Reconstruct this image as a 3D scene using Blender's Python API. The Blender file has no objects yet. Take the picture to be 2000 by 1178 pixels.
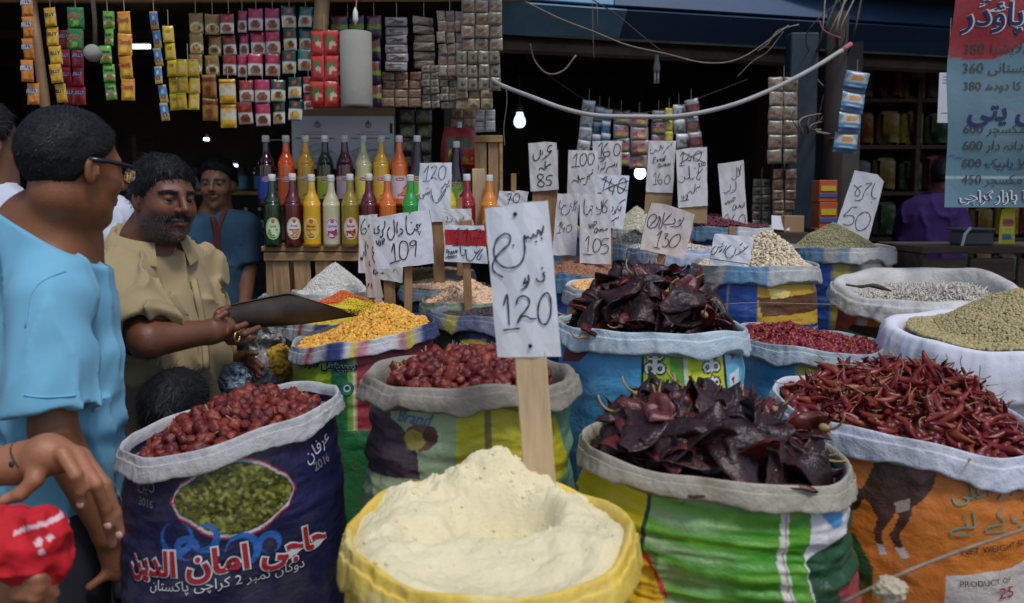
import bpy, bmesh, math, random
import numpy as np
from mathutils import Vector, Matrix, Euler, Quaternion

# ------------------------------------------------------------------ camera, sky, sun, exposure
rad = math.radians
sc = bpy.context.scene
FPX, PITCH, CAMZ, HOR = 1600.0, rad(5.0), 1.45, 395.0
PPY = HOR + FPX * math.tan(PITCH)
cd = bpy.data.cameras.new('camera')
cam = bpy.data.objects.new('camera', cd)
sc.collection.objects.link(cam)
cam.location = (0, 0, CAMZ)
cam.rotation_euler = (math.pi / 2 - PITCH, 0, 0)
cd.sensor_width = 36.0
cd.lens = 36.0 * FPX / 2000.0
cd.shift_y = (PPY - 589.0) / 2000.0
cd.clip_start, cd.clip_end = 0.02, 200.0
cd.dof.use_dof = True
cd.dof.focus_distance = 2.45
cd.dof.aperture_fstop = 4.0
sc.camera = cam

SUN_EL, SUN_AZ = 62.0, 150.0          # elevation; compass direction the light comes from (0 = +Y, clockwise)
w = bpy.data.worlds.new('World'); sc.world = w; w.use_nodes = True
_nt = w.node_tree
_sky = _nt.nodes.new('ShaderNodeTexSky'); _sky.sky_type = 'NISHITA'; _sky.sun_disc = False
_sky.sun_elevation = rad(SUN_EL); _sky.sun_rotation = rad(SUN_AZ)
_sky.air_density = 1.0; _sky.dust_density = 1.6; _sky.ozone_density = 1.0
_bg = _nt.nodes['Background']; _bg.inputs[1].default_value = 0.115
_nt.links.new(_sky.outputs[0], _bg.inputs[0])
_sl = bpy.data.lights.new('sun', 'SUN'); _sl.energy = 1.5; _sl.angle = rad(11); _sl.color = (1.0, 0.98, 0.96)
sun = bpy.data.objects.new('sun', _sl); sc.collection.objects.link(sun)
_d = Vector((math.sin(rad(SUN_AZ)) * math.cos(rad(SUN_EL)), math.cos(rad(SUN_AZ)) * math.cos(rad(SUN_EL)), math.sin(rad(SUN_EL))))
sun.rotation_euler = _d.to_track_quat('Z', 'Y').to_euler()
sun.location = _d * 20
vs = sc.view_settings
vs.view_transform = 'Standard'; vs.look = 'None'; vs.gamma = 1.0; vs.use_curve_mapping = False
vs.exposure = 0.16
sc.render.engine = 'CYCLES'
sc.cycles.use_denoising = True
sc.cycles.max_bounces = 6; sc.cycles.diffuse_bounces = 2; sc.cycles.glossy_bounces = 3
sc.cycles.transmission_bounces = 4; sc.cycles.transparent_max_bounces = 6
sc.cycles.caustics_reflective = False; sc.cycles.caustics_refractive = False
# ------------------------------------------------------------------ helpers
COL = sc.collection
rng = np.random.default_rng(7)
random.seed(7)
_cr, _up, _fw = np.array((1., 0, 0)), np.array((0, math.sin(PITCH), math.cos(PITCH))), np.array((0, math.cos(PITCH), -math.sin(PITCH)))

def P(px, py, Y):
    """world point seen at photograph pixel px,py at forward distance Y (metres)"""
    d = _cr * ((px - 1000) / FPX) + _up * ((PPY - py) / FPX) + _fw
    return np.array((0, 0, CAMZ)) + d * (Y / d[1])

def c255(*a, k=1.0):
    """display colour (0-255 or '#hex') to linear"""
    if isinstance(a[0], str):
        h = a[0].lstrip('#'); a = [int(h[i:i + 2], 16) for i in (0, 2, 4)]
    v = np.array(a[:3], float) / 255
    v = np.where(v <= .04045, v / 12.92, ((v + .055) / 1.055) ** 2.4) * k
    return tuple(np.clip(v, 0, .9))

def _hash(ix, iy, iz, seed):
    with np.errstate(over='ignore'):
        h = (ix.astype(np.uint32) * np.uint32(374761393) + iy.astype(np.uint32) * np.uint32(668265263)
             + iz.astype(np.uint32) * np.uint32(2147483647 - 1234567) + np.uint32((seed * 974711 + 12345) & 0xffffffff))
        h = (h ^ (h >> np.uint32(13))) * np.uint32(1274126177)
        h = (h ^ (h >> np.uint32(16))) * np.uint32(2246822519)
        h ^= h >> np.uint32(15)
    return h.astype(np.float64) / 4294967295.0

def vnoise(p, seed=0):
    p = np.asarray(p, float); f = np.floor(p); t = p - f; t = t * t * (3 - 2 * t)
    i = f.astype(np.int64) & 0xffffffff
    r = 0
    for dx in (0, 1):
        for dy in (0, 1):
            for dz in (0, 1):
                h = _hash((i[..., 0] + dx) & 0xffffffff, (i[..., 1] + dy) & 0xffffffff, (i[..., 2] + dz) & 0xffffffff, seed)
                r = r + h * (t[..., 0] if dx else 1 - t[..., 0]) * (t[..., 1] if dy else 1 - t[..., 1]) * (t[..., 2] if dz else 1 - t[..., 2])
    return r * 2 - 1

def fbm(p, seed=0, oct=3):
    p = np.asarray(p, float); r = 0; a = 1.0; s = 0
    for k in range(oct):
        r = r + a * vnoise(p * 2.03 ** k + 17.3 * k, seed + k); s += a; a *= .5
    return r / s

def v3(x, y, z):
    x, y, z = np.broadcast_arrays(x, y, z)
    return np.stack([x, y, z], -1).astype(float)

def sstep(a, b, x):
    t = np.clip((x - a) / (b - a), 0, 1); return t * t * (3 - 2 * t)

def tag(o, label=None, cat=None, group=None, kind=None):
    if label: o['label'] = label
    if cat: o['category'] = cat
    if group: o['group'] = group
    if kind: o['kind'] = kind
    return o

def empty(name, loc=(0, 0, 0), rz=0.0, parent=None):
    o = bpy.data.objects.new(name, None); COL.objects.link(o)
    o.location = tuple(loc); o.rotation_euler = (0, 0, rz); o.empty_display_size = .05
    if parent: o.parent = parent
    return o

def mesh(name, V, Fs, mats=None, colors=None, midx=None, smooth=True):
    V = np.asarray(V, np.float32).reshape(-1, 3)
    if not isinstance(Fs, list): Fs = [Fs]
    Fs = [np.asarray(f, np.int32) for f in Fs if len(f)]
    me = bpy.data.meshes.new(name)
    me.vertices.add(len(V)); me.vertices.foreach_set('co', V.ravel())
    loops = np.concatenate([f.ravel() for f in Fs]); tot = np.concatenate([np.full(len(f), f.shape[1], np.int32) for f in Fs])
    me.loops.add(len(loops)); me.loops.foreach_set('vertex_index', loops)
    me.polygons.add(len(tot)); me.polygons.foreach_set('loop_start', np.concatenate([[0], np.cumsum(tot)[:-1]]).astype(np.int32))
    if midx is not None: me.polygons.foreach_set('material_index', np.asarray(midx, np.int32))
    me.polygons.foreach_set('use_smooth', np.full(len(tot), bool(smooth)))
    if colors is not None:
        a = me.color_attributes.new('Col', 'FLOAT_COLOR', 'POINT')
        c = np.ones((len(V), 4), np.float32); c[:, :3] = colors; a.data.foreach_set('color', c.ravel())
    me.update(calc_edges=True); me.validate()
    for m in (mats if isinstance(mats, (list, tuple)) else [mats] if mats else []): me.materials.append(m)
    return me

def ob(name, me, parent=None, loc=None, rot=None, scale=None):
    o = bpy.data.objects.new(name, me); COL.objects.link(o)
    if parent: o.parent = parent
    if loc is not None: o.location = tuple(loc)
    if rot is not None: o.rotation_euler = tuple(rot)
    if scale is not None: o.scale = (scale,) * 3 if np.isscalar(scale) else tuple(scale)
    return o

class G:
    """collects simple shapes into one mesh"""
    def __init__(s): s.V = []; s.F = {}; s.n = 0; s.M = {}
    def add(s, V, F, m=0):
        V = np.asarray(V, float).reshape(-1, 3)
        for f in (F if isinstance(F, list) and len(F) and isinstance(F[0], np.ndarray) and F[0].ndim == 2 else [np.asarray(F)]):
            if len(f):
                s.F.setdefault(f.shape[1], []).append(f + s.n); s.M.setdefault(f.shape[1], []).append(np.full(len(f), m))
        s.V.append(V); s.n += len(V); return s
    def box(s, c, size, rot=None, m=0, bev=0.0):
        x, y, z = np.array(size) / 2
        if bev <= 0:
            V = np.array([(i, j, k) for i in (-x, x) for j in (-y, y) for k in (-z, z)])
            F = np.array([(0, 1, 3, 2), (4, 6, 7, 5), (0, 4, 5, 1), (2, 3, 7, 6), (0, 2, 6, 4), (1, 5, 7, 3)])
            F2 = [F]
        else:
            b = min(bev, x * .9, y * .9, z * .9); V = []; 
            for i in (-1, 1):
                for j in (-1, 1):
                    for k in (-1, 1):
                        V += [(i * x, j * (y - b), k * (z - b)), (i * (x - b), j * y, k * (z - b)), (i * (x - b), j * (y - b), k * z)]
            V = np.array(V)
            q = lambda a, ax: 3 * a + ax
            id = lambda i, j, k: ((i > 0) * 4 + (j > 0) * 2 + (k > 0))
            Q = []; T = []
            for ax in range(3):
                for sg in (-1, 1):
                    o1, o2 = [a for a in range(3) if a != ax]
                    lst = []
                    for (u, v) in ((-1, -1), (1, -1), (1, 1), (-1, 1)):
                        t = [0, 0, 0]; t[ax] = sg; t[o1] = u; t[o2] = v; lst.append(q(id(*t), ax))
                    Q.append(lst)
            for ax in range(3):
                o1, o2 = [a for a in range(3) if a != ax]
                for u in (-1, 1):
                    for v in (-1, 1):
                        a = [0, 0, 0]; b2 = [0, 0, 0]; a[ax] = -1; b2[ax] = 1; a[o1] = b2[o1] = u; a[o2] = b2[o2] = v
                        Q.append([q(id(*a), o1), q(id(*b2), o1), q(id(*b2), o2), q(id(*a), o2)])
            for i in (-1, 1):
                for j in (-1, 1):
                    for k in (-1, 1): T.append([q(id(i, j, k), 0), q(id(i, j, k), 1), q(id(i, j, k), 2)])
            F2 = [np.array(Q), np.array(T)]
        if rot is not None: V = V @ np.array(Euler(rot).to_matrix()).T
        return s.add(V + np.array(c), F2, m)
    def tube(s, pts, r, n=8, m=0, cap=True, squash=None):
        pts = np.asarray(pts, float); k = len(pts); r = np.broadcast_to(np.asarray(r, float), (k,))
        T = np.gradient(pts, axis=0); T /= np.linalg.norm(T, axis=1)[:, None] + 1e-12
        up = np.array((0, 0, 1.)) if abs(T[0][2]) < .9 else np.array((1., 0, 0))
        N = np.cross(T[0], up); N /= np.linalg.norm(N)
        V = []
        a = np.linspace(0, 2 * np.pi, n, endpoint=False)
        for i in range(k):
            N = N - T[i] * N.dot(T[i]); N /= np.linalg.norm(N) + 1e-12; B = np.cross(T[i], N)
            V.append(pts[i] + r[i] * (np.cos(a)[:, None] * N + np.sin(a)[:, None] * B * (squash or 1)))
        V = np.concatenate(V); F = []
        i = np.arange(k - 1)[:, None] * n; j = np.arange(n)[None]; j2 = (j + 1) % n
        F = [np.stack([i + j, i + j2, i + n + j2, i + n + j], -1).reshape(-1, 4)]
        if cap:
            V = np.concatenate([V, pts[:1], pts[-1:]]); c0, c1 = k * n, k * n + 1; j = np.arange(n); j2 = (j + 1) % n
            F.append(np.concatenate([np.stack([j2, j, np.full(n, c0)], -1), np.stack([(k - 1) * n + j, (k - 1) * n + j2, np.full(n, c1)], -1)]))
        return s.add(V, F, m)
    def lathe(s, prof, n=24, m=0, c=(0, 0, 0), cap=True):
        prof = np.asarray(prof, float); k = len(prof); a = np.linspace(0, 2 * np.pi, n, endpoint=False)
        V = np.stack([prof[:, :1] * np.cos(a), prof[:, :1] * np.sin(a), np.repeat(prof[:, 1:], n, 1)], -1).reshape(-1, 3)
        i = np.arange(k - 1)[:, None] * n; j = np.arange(n)[None]; j2 = (j + 1) % n
        F = [np.stack([i + j, i + j2, i + n + j2, i + n + j], -1).reshape(-1, 4)]
        if cap:
            V = np.concatenate([V, [[0, 0, prof[0, 1]], [0, 0, prof[-1, 1]]]]); j = np.arange(n); j2 = (j + 1) % n
            F.append(np.concatenate([np.stack([j2, j, np.full(n, k * n)], -1), np.stack([(k - 1) * n + j, (k - 1) * n + j2, np.full(n, k * n + 1)], -1)]))
        return s.add(V + np.array(c), F, m)
    def me(s, name, mats, smooth=False, colors=None):
        Fs, M = [], []
        for k in s.F: Fs.append(np.concatenate(s.F[k])); M.append(np.concatenate(s.M[k]))
        return mesh(name, np.concatenate(s.V), Fs, mats, colors, np.concatenate(M), smooth)
    def ob(s, name, mats, parent=None, smooth=False, **kw): return ob(name, s.me(name, mats, smooth), parent, **kw)

def grid_faces(nu, nv, wrap_u=False):
    u = np.arange(nu if wrap_u else nu - 1)[:, None]; v = np.arange(nv - 1)[None]; u2 = (u + 1) % nu
    return np.stack([u * nv + v, u2 * nv + v, u2 * nv + v + 1, u * nv + v + 1], -1).reshape(-1, 4)

# ------------------------------------------------------------------ materials
_mc = {}
def M(name, col=(.5, .5, .5), rough=.6, attr=False, var=.15, vscale=6.0, bump=.0, bscale=60.0, island=0.0, hue=0.0,
      dirt=None, dirt_amt=.5, dirt_scale=4.0, metal=0.0, coat=0.0, spec=.5, sss=0.0, trans=0.0, emis=None, estr=0.0, sheen=0.0, stretch=None,
      crinkle=0.0, cscale=9.0):
    if name in _mc: return _mc[name]
    m = bpy.data.materials.new(name); m.use_nodes = True; nt = m.node_tree; N = nt.nodes; L = nt.links; b = N['Principled BSDF']
    b.inputs['Roughness'].default_value = rough; b.inputs['Metallic'].default_value = metal
    b.inputs['Coat Weight'].default_value = coat; b.inputs['Coat Roughness'].default_value = .15
    b.inputs['Specular IOR Level'].default_value = spec
    if sss: b.inputs['Subsurface Weight'].default_value = sss; b.inputs['Subsurface Radius'].default_value = (.012, .004, .002); b.inputs['Subsurface Scale'].default_value = .6
    if trans: b.inputs['Transmission Weight'].default_value = trans
    if sheen: b.inputs['Sheen Weight'].default_value = sheen
    tc = N.new('ShaderNodeTexCoord'); src = tc.outputs['Object']
    if stretch:
        mp = N.new('ShaderNodeMapping'); mp.inputs['Scale'].default_value = stretch; L.new(src, mp.inputs[0]); src = mp.outputs[0]
    def noise(scale, det=3.0, rgh=.6):
        n = N.new('ShaderNodeTexNoise'); n.inputs['Scale'].default_value = scale; n.inputs['Detail'].default_value = det; n.inputs['Roughness'].default_value = rgh
        L.new(src, n.inputs['Vector']); return n
    if attr:
        a = N.new('ShaderNodeVertexColor'); a.layer_name = 'Col'; cur = a.outputs[0]
    else:
        a = N.new('ShaderNodeRGB'); a.outputs[0].default_value = (*col, 1); cur = a.outputs[0]
    if var:
        n = noise(vscale, 4.0); mr = N.new('ShaderNodeMapRange'); mr.inputs[1].default_value = .3; mr.inputs[2].default_value = .7
        mr.inputs[3].default_value = 1 - var; mr.inputs[4].default_value = 1 + var * .6; L.new(n.outputs[0], mr.inputs[0])
        mx = N.new('ShaderNodeVectorMath'); mx.operation = 'SCALE'; L.new(cur, mx.inputs[0]); L.new(mr.outputs[0], mx.inputs[3]); cur = mx.outputs[0]
    if dirt is not None:
        n = noise(dirt_scale, 6.0, .7); cr = N.new('ShaderNodeMapRange'); cr.inputs[1].default_value = .48; cr.inputs[2].default_value = .72
        cr.inputs[3].default_value = 0; cr.inputs[4].default_value = dirt_amt; L.new(n.outputs[0], cr.inputs[0])
        mx = N.new('ShaderNodeMix'); mx.data_type = 'RGBA'; L.new(cr.outputs[0], mx.inputs[0]); L.new(cur, mx.inputs[6]); mx.inputs[7].default_value = (*dirt, 1); cur = mx.outputs[2]
    if island or hue:
        g = N.new('ShaderNodeNewGeometry'); hs = N.new('ShaderNodeHueSaturation')
        mr = N.new('ShaderNodeMapRange'); mr.inputs[3].default_value = 1 - island; mr.inputs[4].default_value = 1 + island * .8; L.new(g.outputs['Random Per Island'], mr.inputs[0]); L.new(mr.outputs[0], hs.inputs['Value'])
        w1 = N.new('ShaderNodeMath'); w1.operation = 'MULTIPLY'; w1.inputs[1].default_value = 57.31; L.new(g.outputs['Random Per Island'], w1.inputs[0])
        w2 = N.new('ShaderNodeMath'); w2.operation = 'FRACT'; L.new(w1.outputs[0], w2.inputs[0])
        mh = N.new('ShaderNodeMapRange'); mh.inputs[3].default_value = .5 - hue; mh.inputs[4].default_value = .5 + hue; L.new(w2.outputs[0], mh.inputs[0]); L.new(mh.outputs[0], hs.inputs['Hue'])
        L.new(cur, hs.inputs['Color']); cur = hs.outputs[0]
    L.new(cur, b.inputs['Base Color'])
    nrm = None
    if crinkle:
        n = noise(cscale, 5.0, .62); n.inputs['Distortion'].default_value = .25
        bp = N.new('ShaderNodeBump'); bp.inputs['Strength'].default_value = crinkle; bp.inputs['Distance'].default_value = .02
        L.new(n.outputs[0], bp.inputs['Height']); nrm = bp
    if bump:
        n = noise(bscale, 4.0, .65); bp = N.new('ShaderNodeBump'); bp.inputs['Strength'].default_value = bump; bp.inputs['Distance'].default_value = .006
        L.new(n.outputs[0], bp.inputs['Height'])
        if nrm: L.new(nrm.outputs[0], bp.inputs['Normal'])
        nrm = bp
    if nrm: L.new(nrm.outputs[0], b.inputs['Normal'])
    if emis is not None:
        b.inputs['Emission Color'].default_value = (*emis, 1); b.inputs['Emission Strength'].default_value = estr
    _mc[name] = m
    return m

# ------------------------------------------------------------------ lettering
_AR = {}
def _ar(ch, *f): _AR[ch] = f        # isolated, final, initial, medial
for _l in """ا FE8D FE8E|آ FE81 FE82|ب FE8F FE90 FE91 FE92|پ FB56 FB57 FB58 FB59|ت FE95 FE96 FE97 FE98|ٹ FB66 FB67 FB68 FB69|ج FE9D FE9E FE9F FEA0|چ FB7A FB7B FB7C FB7D|ح FEA1 FEA2 FEA3 FEA4|خ FEA5 FEA6 FEA7 FEA8|د FEA9 FEAA|ڈ FB88 FB89|ر FEAD FEAE|ڑ FB8C FB8D|ز FEAF FEB0|س FEB1 FEB2 FEB3 FEB4|ش FEB5 FEB6 FEB7 FEB8|ع FEC9 FECA FECB FECC|ف FED1 FED2 FED3 FED4|ق FED5 FED6 FED7 FED8|ک FB8E FB8F FB90 FB91|گ FB92 FB93 FB94 FB95|ل FEDD FEDE FEDF FEE0|م FEE1 FEE2 FEE3 FEE4|ن FEE5 FEE6 FEE7 FEE8|ں FB9E FB9F|و FEED FEEE|ؤ FE85 FE86|ہ FBA6 FBA7 FBA8 FBA9|ھ FBAA FBAB FBAC FBAD|ی FBFC FBFD FBFE FBFF|ے FBAE FBAF|ئ FE89 FE8A FE8B FE8C|ص FEB9 FEBA FEBB FEBC|ط FEC1 FEC2 FEC3 FEC4""".split('|'):
    _q = _l.split(); _ar(_q[0], *[chr(int(x, 16)) for x in _q[1:]])

def shape_ar(t):
    """join Arabic-script letters and lay the line out right to left"""
    out = []
    for i, ch in enumerate(t):
        if ch not in _AR: out.append(ch); continue
        f = _AR[ch]
        pj = i > 0 and t[i - 1] in _AR and len(_AR[t[i - 1]]) == 4
        nj = len(f) == 4 and i + 1 < len(t) and t[i + 1] in _AR
        out.append(f[3] if pj and nj else f[2] if nj else f[1] if pj else f[0])
    s = ''.join(out).replace('\uFEDF\uFE8E', '\uFEFB').replace('\uFEE0\uFE8E', '\uFEFC')
    import re
    parts = re.findall(r'[A-Za-z0-9.:/]+(?: [A-Za-z0-9.:/]+)*|.', s)
    return ''.join(reversed(parts))

_tc = {}
def text2d(t, height=1.0, offset=0.0, shear=0.0, arab=False, cut=None):
    """triangulated flat lettering centred on the origin, cap height about `height`"""
    key = (t, height, offset, shear, arab, cut)
    if key in _tc: return _tc[key]
    cu = bpy.data.curves.new('lettering', 'FONT'); cu.body = shape_ar(t) if arab else t
    cu.size = height * 1.4; cu.align_x = 'CENTER'; cu.align_y = 'CENTER'; cu.offset = offset; cu.shear = shear; cu.resolution_u = 3; cu.fill_mode = 'FRONT'
    o = bpy.data.objects.new('lettering', cu); COL.objects.link(o)
    dg = bpy.context.evaluated_depsgraph_get(); me = bpy.data.meshes.new_from_object(o.evaluated_get(dg))
    bm = bmesh.new(); bm.from_mesh(me); bmesh.ops.triangulate(bm, faces=bm.faces[:])
    if cut and len(bm.verts):
        xs = [v.co.x for v in bm.verts]; x = math.floor(min(xs) / cut) * cut
        while x < max(xs):
            bmesh.ops.bisect_plane(bm, geom=bm.verts[:] + bm.edges[:] + bm.faces[:], plane_co=(x, 0, 0), plane_no=(1, 0, 0)); x += cut
        bmesh.ops.triangulate(bm, faces=bm.faces[:])
    bm.verts.index_update()
    V = np.array([v.co[:2] for v in bm.verts]).reshape(-1, 2); F = np.array([[v.index for v in f.verts] for f in bm.faces], int).reshape(-1, 3)
    bm.free(); bpy.data.objects.remove(o); bpy.data.curves.remove(cu); bpy.data.meshes.remove(me)
    _tc[key] = (V, F); return V, F

def smooth_line(pts, per=5):
    pts = np.asarray(pts, float)
    if len(pts) < 3:
        t = np.linspace(0, 1, 4)[:, None]; return pts[0] * (1 - t) + pts[-1] * t if len(pts) == 2 else pts
    p = np.vstack([2 * pts[0] - pts[1], pts, 2 * pts[-1] - pts[-2]]); out = []
    t = np.linspace(0, 1, per, endpoint=False)[:, None]
    for i in range(1, len(p) - 2):
        a, b, c, d = p[i - 1], p[i], p[i + 1], p[i + 2]
        out.append(.5 * (2 * b + (c - a) * t + (2 * a - 5 * b + 4 * c - d) * t ** 2 + (3 * b - a - 3 * c + d) * t ** 3))
    out.append(pts[-1:]); return np.vstack(out)

def ribbon2d(line, wd):
    """flat pen stroke along a 2D line: verts, quads"""
    T = np.gradient(line, axis=0); T /= np.linalg.norm(T, axis=1)[:, None] + 1e-9; Nn = np.stack([-T[:, 1], T[:, 0]], 1)
    k = len(line); w_ = np.full(k, wd) * (1 + .18 * np.sin(np.arange(k) * .9)); w_[0] *= .55; w_[-1] *= .55
    V = np.empty((2 * k, 2)); V[0::2] = line + Nn * w_[:, None] / 2; V[1::2] = line - Nn * w_[:, None] / 2
    i = np.arange(k - 1) * 2
    return V, np.stack([i, i + 1, i + 3, i + 2], 1)

# ------------------------------------------------------------------ smooth solids (signed distance -> mesh)
def surfnet(sdf, lo, hi, h, B=8, marg=1.5, slack=.01):
    lo = np.asarray(lo, float); hi = np.asarray(hi, float)
    nb = np.maximum(1, np.ceil((hi - lo) / (h * B)).astype(int)); n = nb * B
    bc = np.stack(np.meshgrid(*[(np.arange(k) + .5) * B * h for k in nb], indexing='ij'), -1).reshape(-1, 3) + lo
    cd_ = sdf(bc); act = np.abs(cd_) < B * h * .87 * marg + slack
    D = np.repeat(cd_.astype(np.float32)[:, None], B ** 3, 1)
    off = np.stack(np.meshgrid(*[np.arange(B) * h] * 3, indexing='ij'), -1).reshape(-1, 3)
    ai = np.nonzero(act)[0]
    for s in range(0, len(ai), 400):
        k = ai[s:s + 400]; p = (bc[k] - B * h / 2)[:, None] + off[None]
        D[k] = sdf(p.reshape(-1, 3)).reshape(len(k), -1)
    D = D.reshape(*nb, B, B, B).transpose(0, 3, 1, 4, 2, 5).reshape(*n)
    S = D < 0
    c = np.zeros(tuple(n - 1), np.uint8)
    for dx in (0, 1):
        for dy in (0, 1):
            for dz in (0, 1): c += S[dx:n[0] - 1 + dx, dy:n[1] - 1 + dy, dz:n[2] - 1 + dz]
    mix = (c > 0) & (c < 8); I = np.argwhere(mix)
    idx = np.full(mix.shape, -1, np.int32); idx[mix] = np.arange(len(I))
    cr = [(x, y, z) for x in (0, 1) for y in (0, 1) for z in (0, 1)]
    val = {q: D[I[:, 0] + q[0], I[:, 1] + q[1], I[:, 2] + q[2]] for q in cr}
    acc = np.zeros((len(I), 3)); cnt = np.zeros(len(I))
    for a in cr:
        for ax in range(3):
            if a[ax] == 0:
                b = list(a); b[ax] = 1; b = tuple(b); va, vb = val[a], val[b]; cross = (va < 0) != (vb < 0)
                t = np.where(cross, va / (va - vb + 1e-12), 0); q = np.zeros((len(I), 3)) + np.array(a, float); q[:, ax] = t
                acc += q * cross[:, None]; cnt += cross
    V = lo + (I + acc / cnt[:, None]) * h
    Q = []
    for ax in range(3):
        sl0 = [slice(1, -1)] * 3; sl1 = [slice(1, -1)] * 3; sl0[ax] = slice(0, -1); sl1[ax] = slice(1, None)
        A, Bm = S[tuple(sl0)], S[tuple(sl1)]
        e = np.argwhere(A != Bm); o = np.ones(3, int); o[ax] = 0; e = e + o
        b_, c_ = (ax + 1) % 3, (ax + 2) % 3
        def at(db, dc):
            g = e.copy(); g[:, b_] -= db; g[:, c_] -= dc; return idx[g[:, 0], g[:, 1], g[:, 2]]
        q = np.stack([at(1, 1), at(0, 1), at(0, 0), at(1, 0)], 1)
        ins = S[e[:, 0], e[:, 1], e[:, 2]]; q[~ins] = q[~ins][:, ::-1]; Q.append(q)
    Q = np.concatenate(Q); Q = Q[(Q >= 0).all(1)]
    return V, Q

def smin(a, b, k):
    h = np.clip(.5 + .5 * (b - a) / k, 0, 1); return b * (1 - h) + a * h - k * h * (1 - h)
def smax(a, b, k): return -smin(-a, -b, k)
def s_ball(p, c, r): return np.linalg.norm(p - np.asarray(c), axis=1) - r
def s_ell(p, c, r, rot=None):
    q = p - np.asarray(c)
    if rot is not None: q = q @ np.asarray(rot)
    r = np.asarray(r, float); k0 = np.linalg.norm(q / r, axis=1); k1 = np.linalg.norm(q / (r * r), axis=1)
    return k0 * (k0 - 1) / (k1 + 1e-9)
def s_cone(p, a, b, ra, rb):
    a = np.asarray(a, float); b = np.asarray(b, float); ba = b - a
    t = np.clip((p - a) @ ba / (ba @ ba + 1e-12), 0, 1)
    return np.linalg.norm(p - a - t[:, None] * ba, axis=1) - (ra + (rb - ra) * t)
def s_flat(p, a, b, ra, rb, ax, k):
    """tapered limb squashed along unit direction ax by factor k"""
    ax = np.asarray(ax, float); ax = ax / np.linalg.norm(ax); f = lambda q: q + np.outer((q @ ax) * (1 / k - 1), ax)
    return s_cone(f(p), f(np.asarray(a, float)[None])[0], f(np.asarray(b, float)[None])[0], ra, rb) * min(1, k) * 1.0
def s_chain(p, pts, rs, k=.01):
    d = None
    for i in range(len(pts) - 1):
        q = s_cone(p, pts[i], pts[i + 1], rs[i], rs[i + 1]); d = q if d is None else smin(d, q, k)
    return d
# ------------------------------------------------------------------ the place: ground, shop row, awning
m_ground = M('street_dirt', (.10, .085, .07), .95, var=.35, vscale=3, bump=.6, bscale=30, dirt=(.05, .04, .035), dirt_amt=.7, dirt_scale=2)
m_plaster = M('dark_plaster', (.075, .068, .06), .95, var=.3, vscale=2.5, bump=.3, bscale=20, dirt=(.03, .027, .024), dirt_amt=.8, dirt_scale=2)  # the shops' deep shade is put into this dark base colour
m_ceil = M('dark_boards', (.05, .042, .034), .9, var=.35, vscale=5, bump=.3, stretch=(1, 8, 8))  # boards coloured dark as well, so the ceiling stays in shade
m_wood = M('rough_crate_wood', (.42, .25, .11), .75, var=.35, vscale=9, bump=.4, bscale=50, stretch=(1, 7, 7), dirt=(.13, .08, .04), dirt_amt=.5, dirt_scale=6)
m_woodz = M('rough_upright_wood', (.40, .24, .11), .75, var=.35, vscale=9, bump=.4, bscale=50, stretch=(7, 7, 1), dirt=(.13, .08, .04), dirt_amt=.5, dirt_scale=6)
m_darkwood = M('old_dark_wood', (.085, .058, .037), .85, var=.4, vscale=7, bump=.4, stretch=(1, 6, 6))
m_cement = M('cement_edge', (.13, .115, .095), .95, var=.3, vscale=6, bump=.4, bscale=25, dirt=(.05, .04, .03), dirt_amt=.7)
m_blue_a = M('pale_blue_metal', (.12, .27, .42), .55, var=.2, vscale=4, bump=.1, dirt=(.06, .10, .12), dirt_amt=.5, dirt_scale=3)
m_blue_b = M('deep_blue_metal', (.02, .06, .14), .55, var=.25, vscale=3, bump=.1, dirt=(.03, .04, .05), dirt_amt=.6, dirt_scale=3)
m_post = M('blue_post_paint', (.014, .036, .055), .6, var=.3, vscale=5, bump=.2, dirt=(.12, .09, .06), dirt_amt=.5, dirt_scale=5)

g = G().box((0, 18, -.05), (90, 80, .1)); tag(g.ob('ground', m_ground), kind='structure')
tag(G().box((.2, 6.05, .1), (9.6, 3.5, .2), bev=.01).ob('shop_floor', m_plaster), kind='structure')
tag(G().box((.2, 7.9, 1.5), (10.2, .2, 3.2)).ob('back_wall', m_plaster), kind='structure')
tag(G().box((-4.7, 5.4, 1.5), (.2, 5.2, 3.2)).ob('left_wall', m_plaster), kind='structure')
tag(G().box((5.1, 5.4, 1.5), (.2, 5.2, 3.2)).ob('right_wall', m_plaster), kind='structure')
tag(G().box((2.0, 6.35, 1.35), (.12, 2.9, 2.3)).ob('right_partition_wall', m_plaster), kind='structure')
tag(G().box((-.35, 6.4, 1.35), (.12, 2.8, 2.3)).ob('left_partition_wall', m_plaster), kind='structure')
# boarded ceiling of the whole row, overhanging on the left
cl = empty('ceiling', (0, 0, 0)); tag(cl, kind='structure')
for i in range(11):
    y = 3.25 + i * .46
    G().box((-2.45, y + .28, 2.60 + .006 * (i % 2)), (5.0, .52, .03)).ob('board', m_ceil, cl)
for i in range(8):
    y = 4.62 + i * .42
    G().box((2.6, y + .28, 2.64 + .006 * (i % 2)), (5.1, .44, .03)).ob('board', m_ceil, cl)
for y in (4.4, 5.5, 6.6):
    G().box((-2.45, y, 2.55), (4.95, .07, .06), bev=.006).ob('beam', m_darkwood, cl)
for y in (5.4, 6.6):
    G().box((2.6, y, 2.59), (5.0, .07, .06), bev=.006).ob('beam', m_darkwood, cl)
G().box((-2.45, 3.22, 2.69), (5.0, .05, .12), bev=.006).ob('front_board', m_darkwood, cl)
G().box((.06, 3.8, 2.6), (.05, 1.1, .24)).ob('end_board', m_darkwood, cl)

for yy, lb_ in ((3.0, 'front bamboo rail from which the left sachets hang'), (3.47, 'rear bamboo rail from which the spice packets hang')):
    g = G(); g.tube([(-3.2, yy, 2.30), (-1.5, yy, 2.29), (.08, yy, 2.30)], .022, 10); tag(g.ob('hanging_rail', m_wood, None, True), lb_, 'rail')
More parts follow.
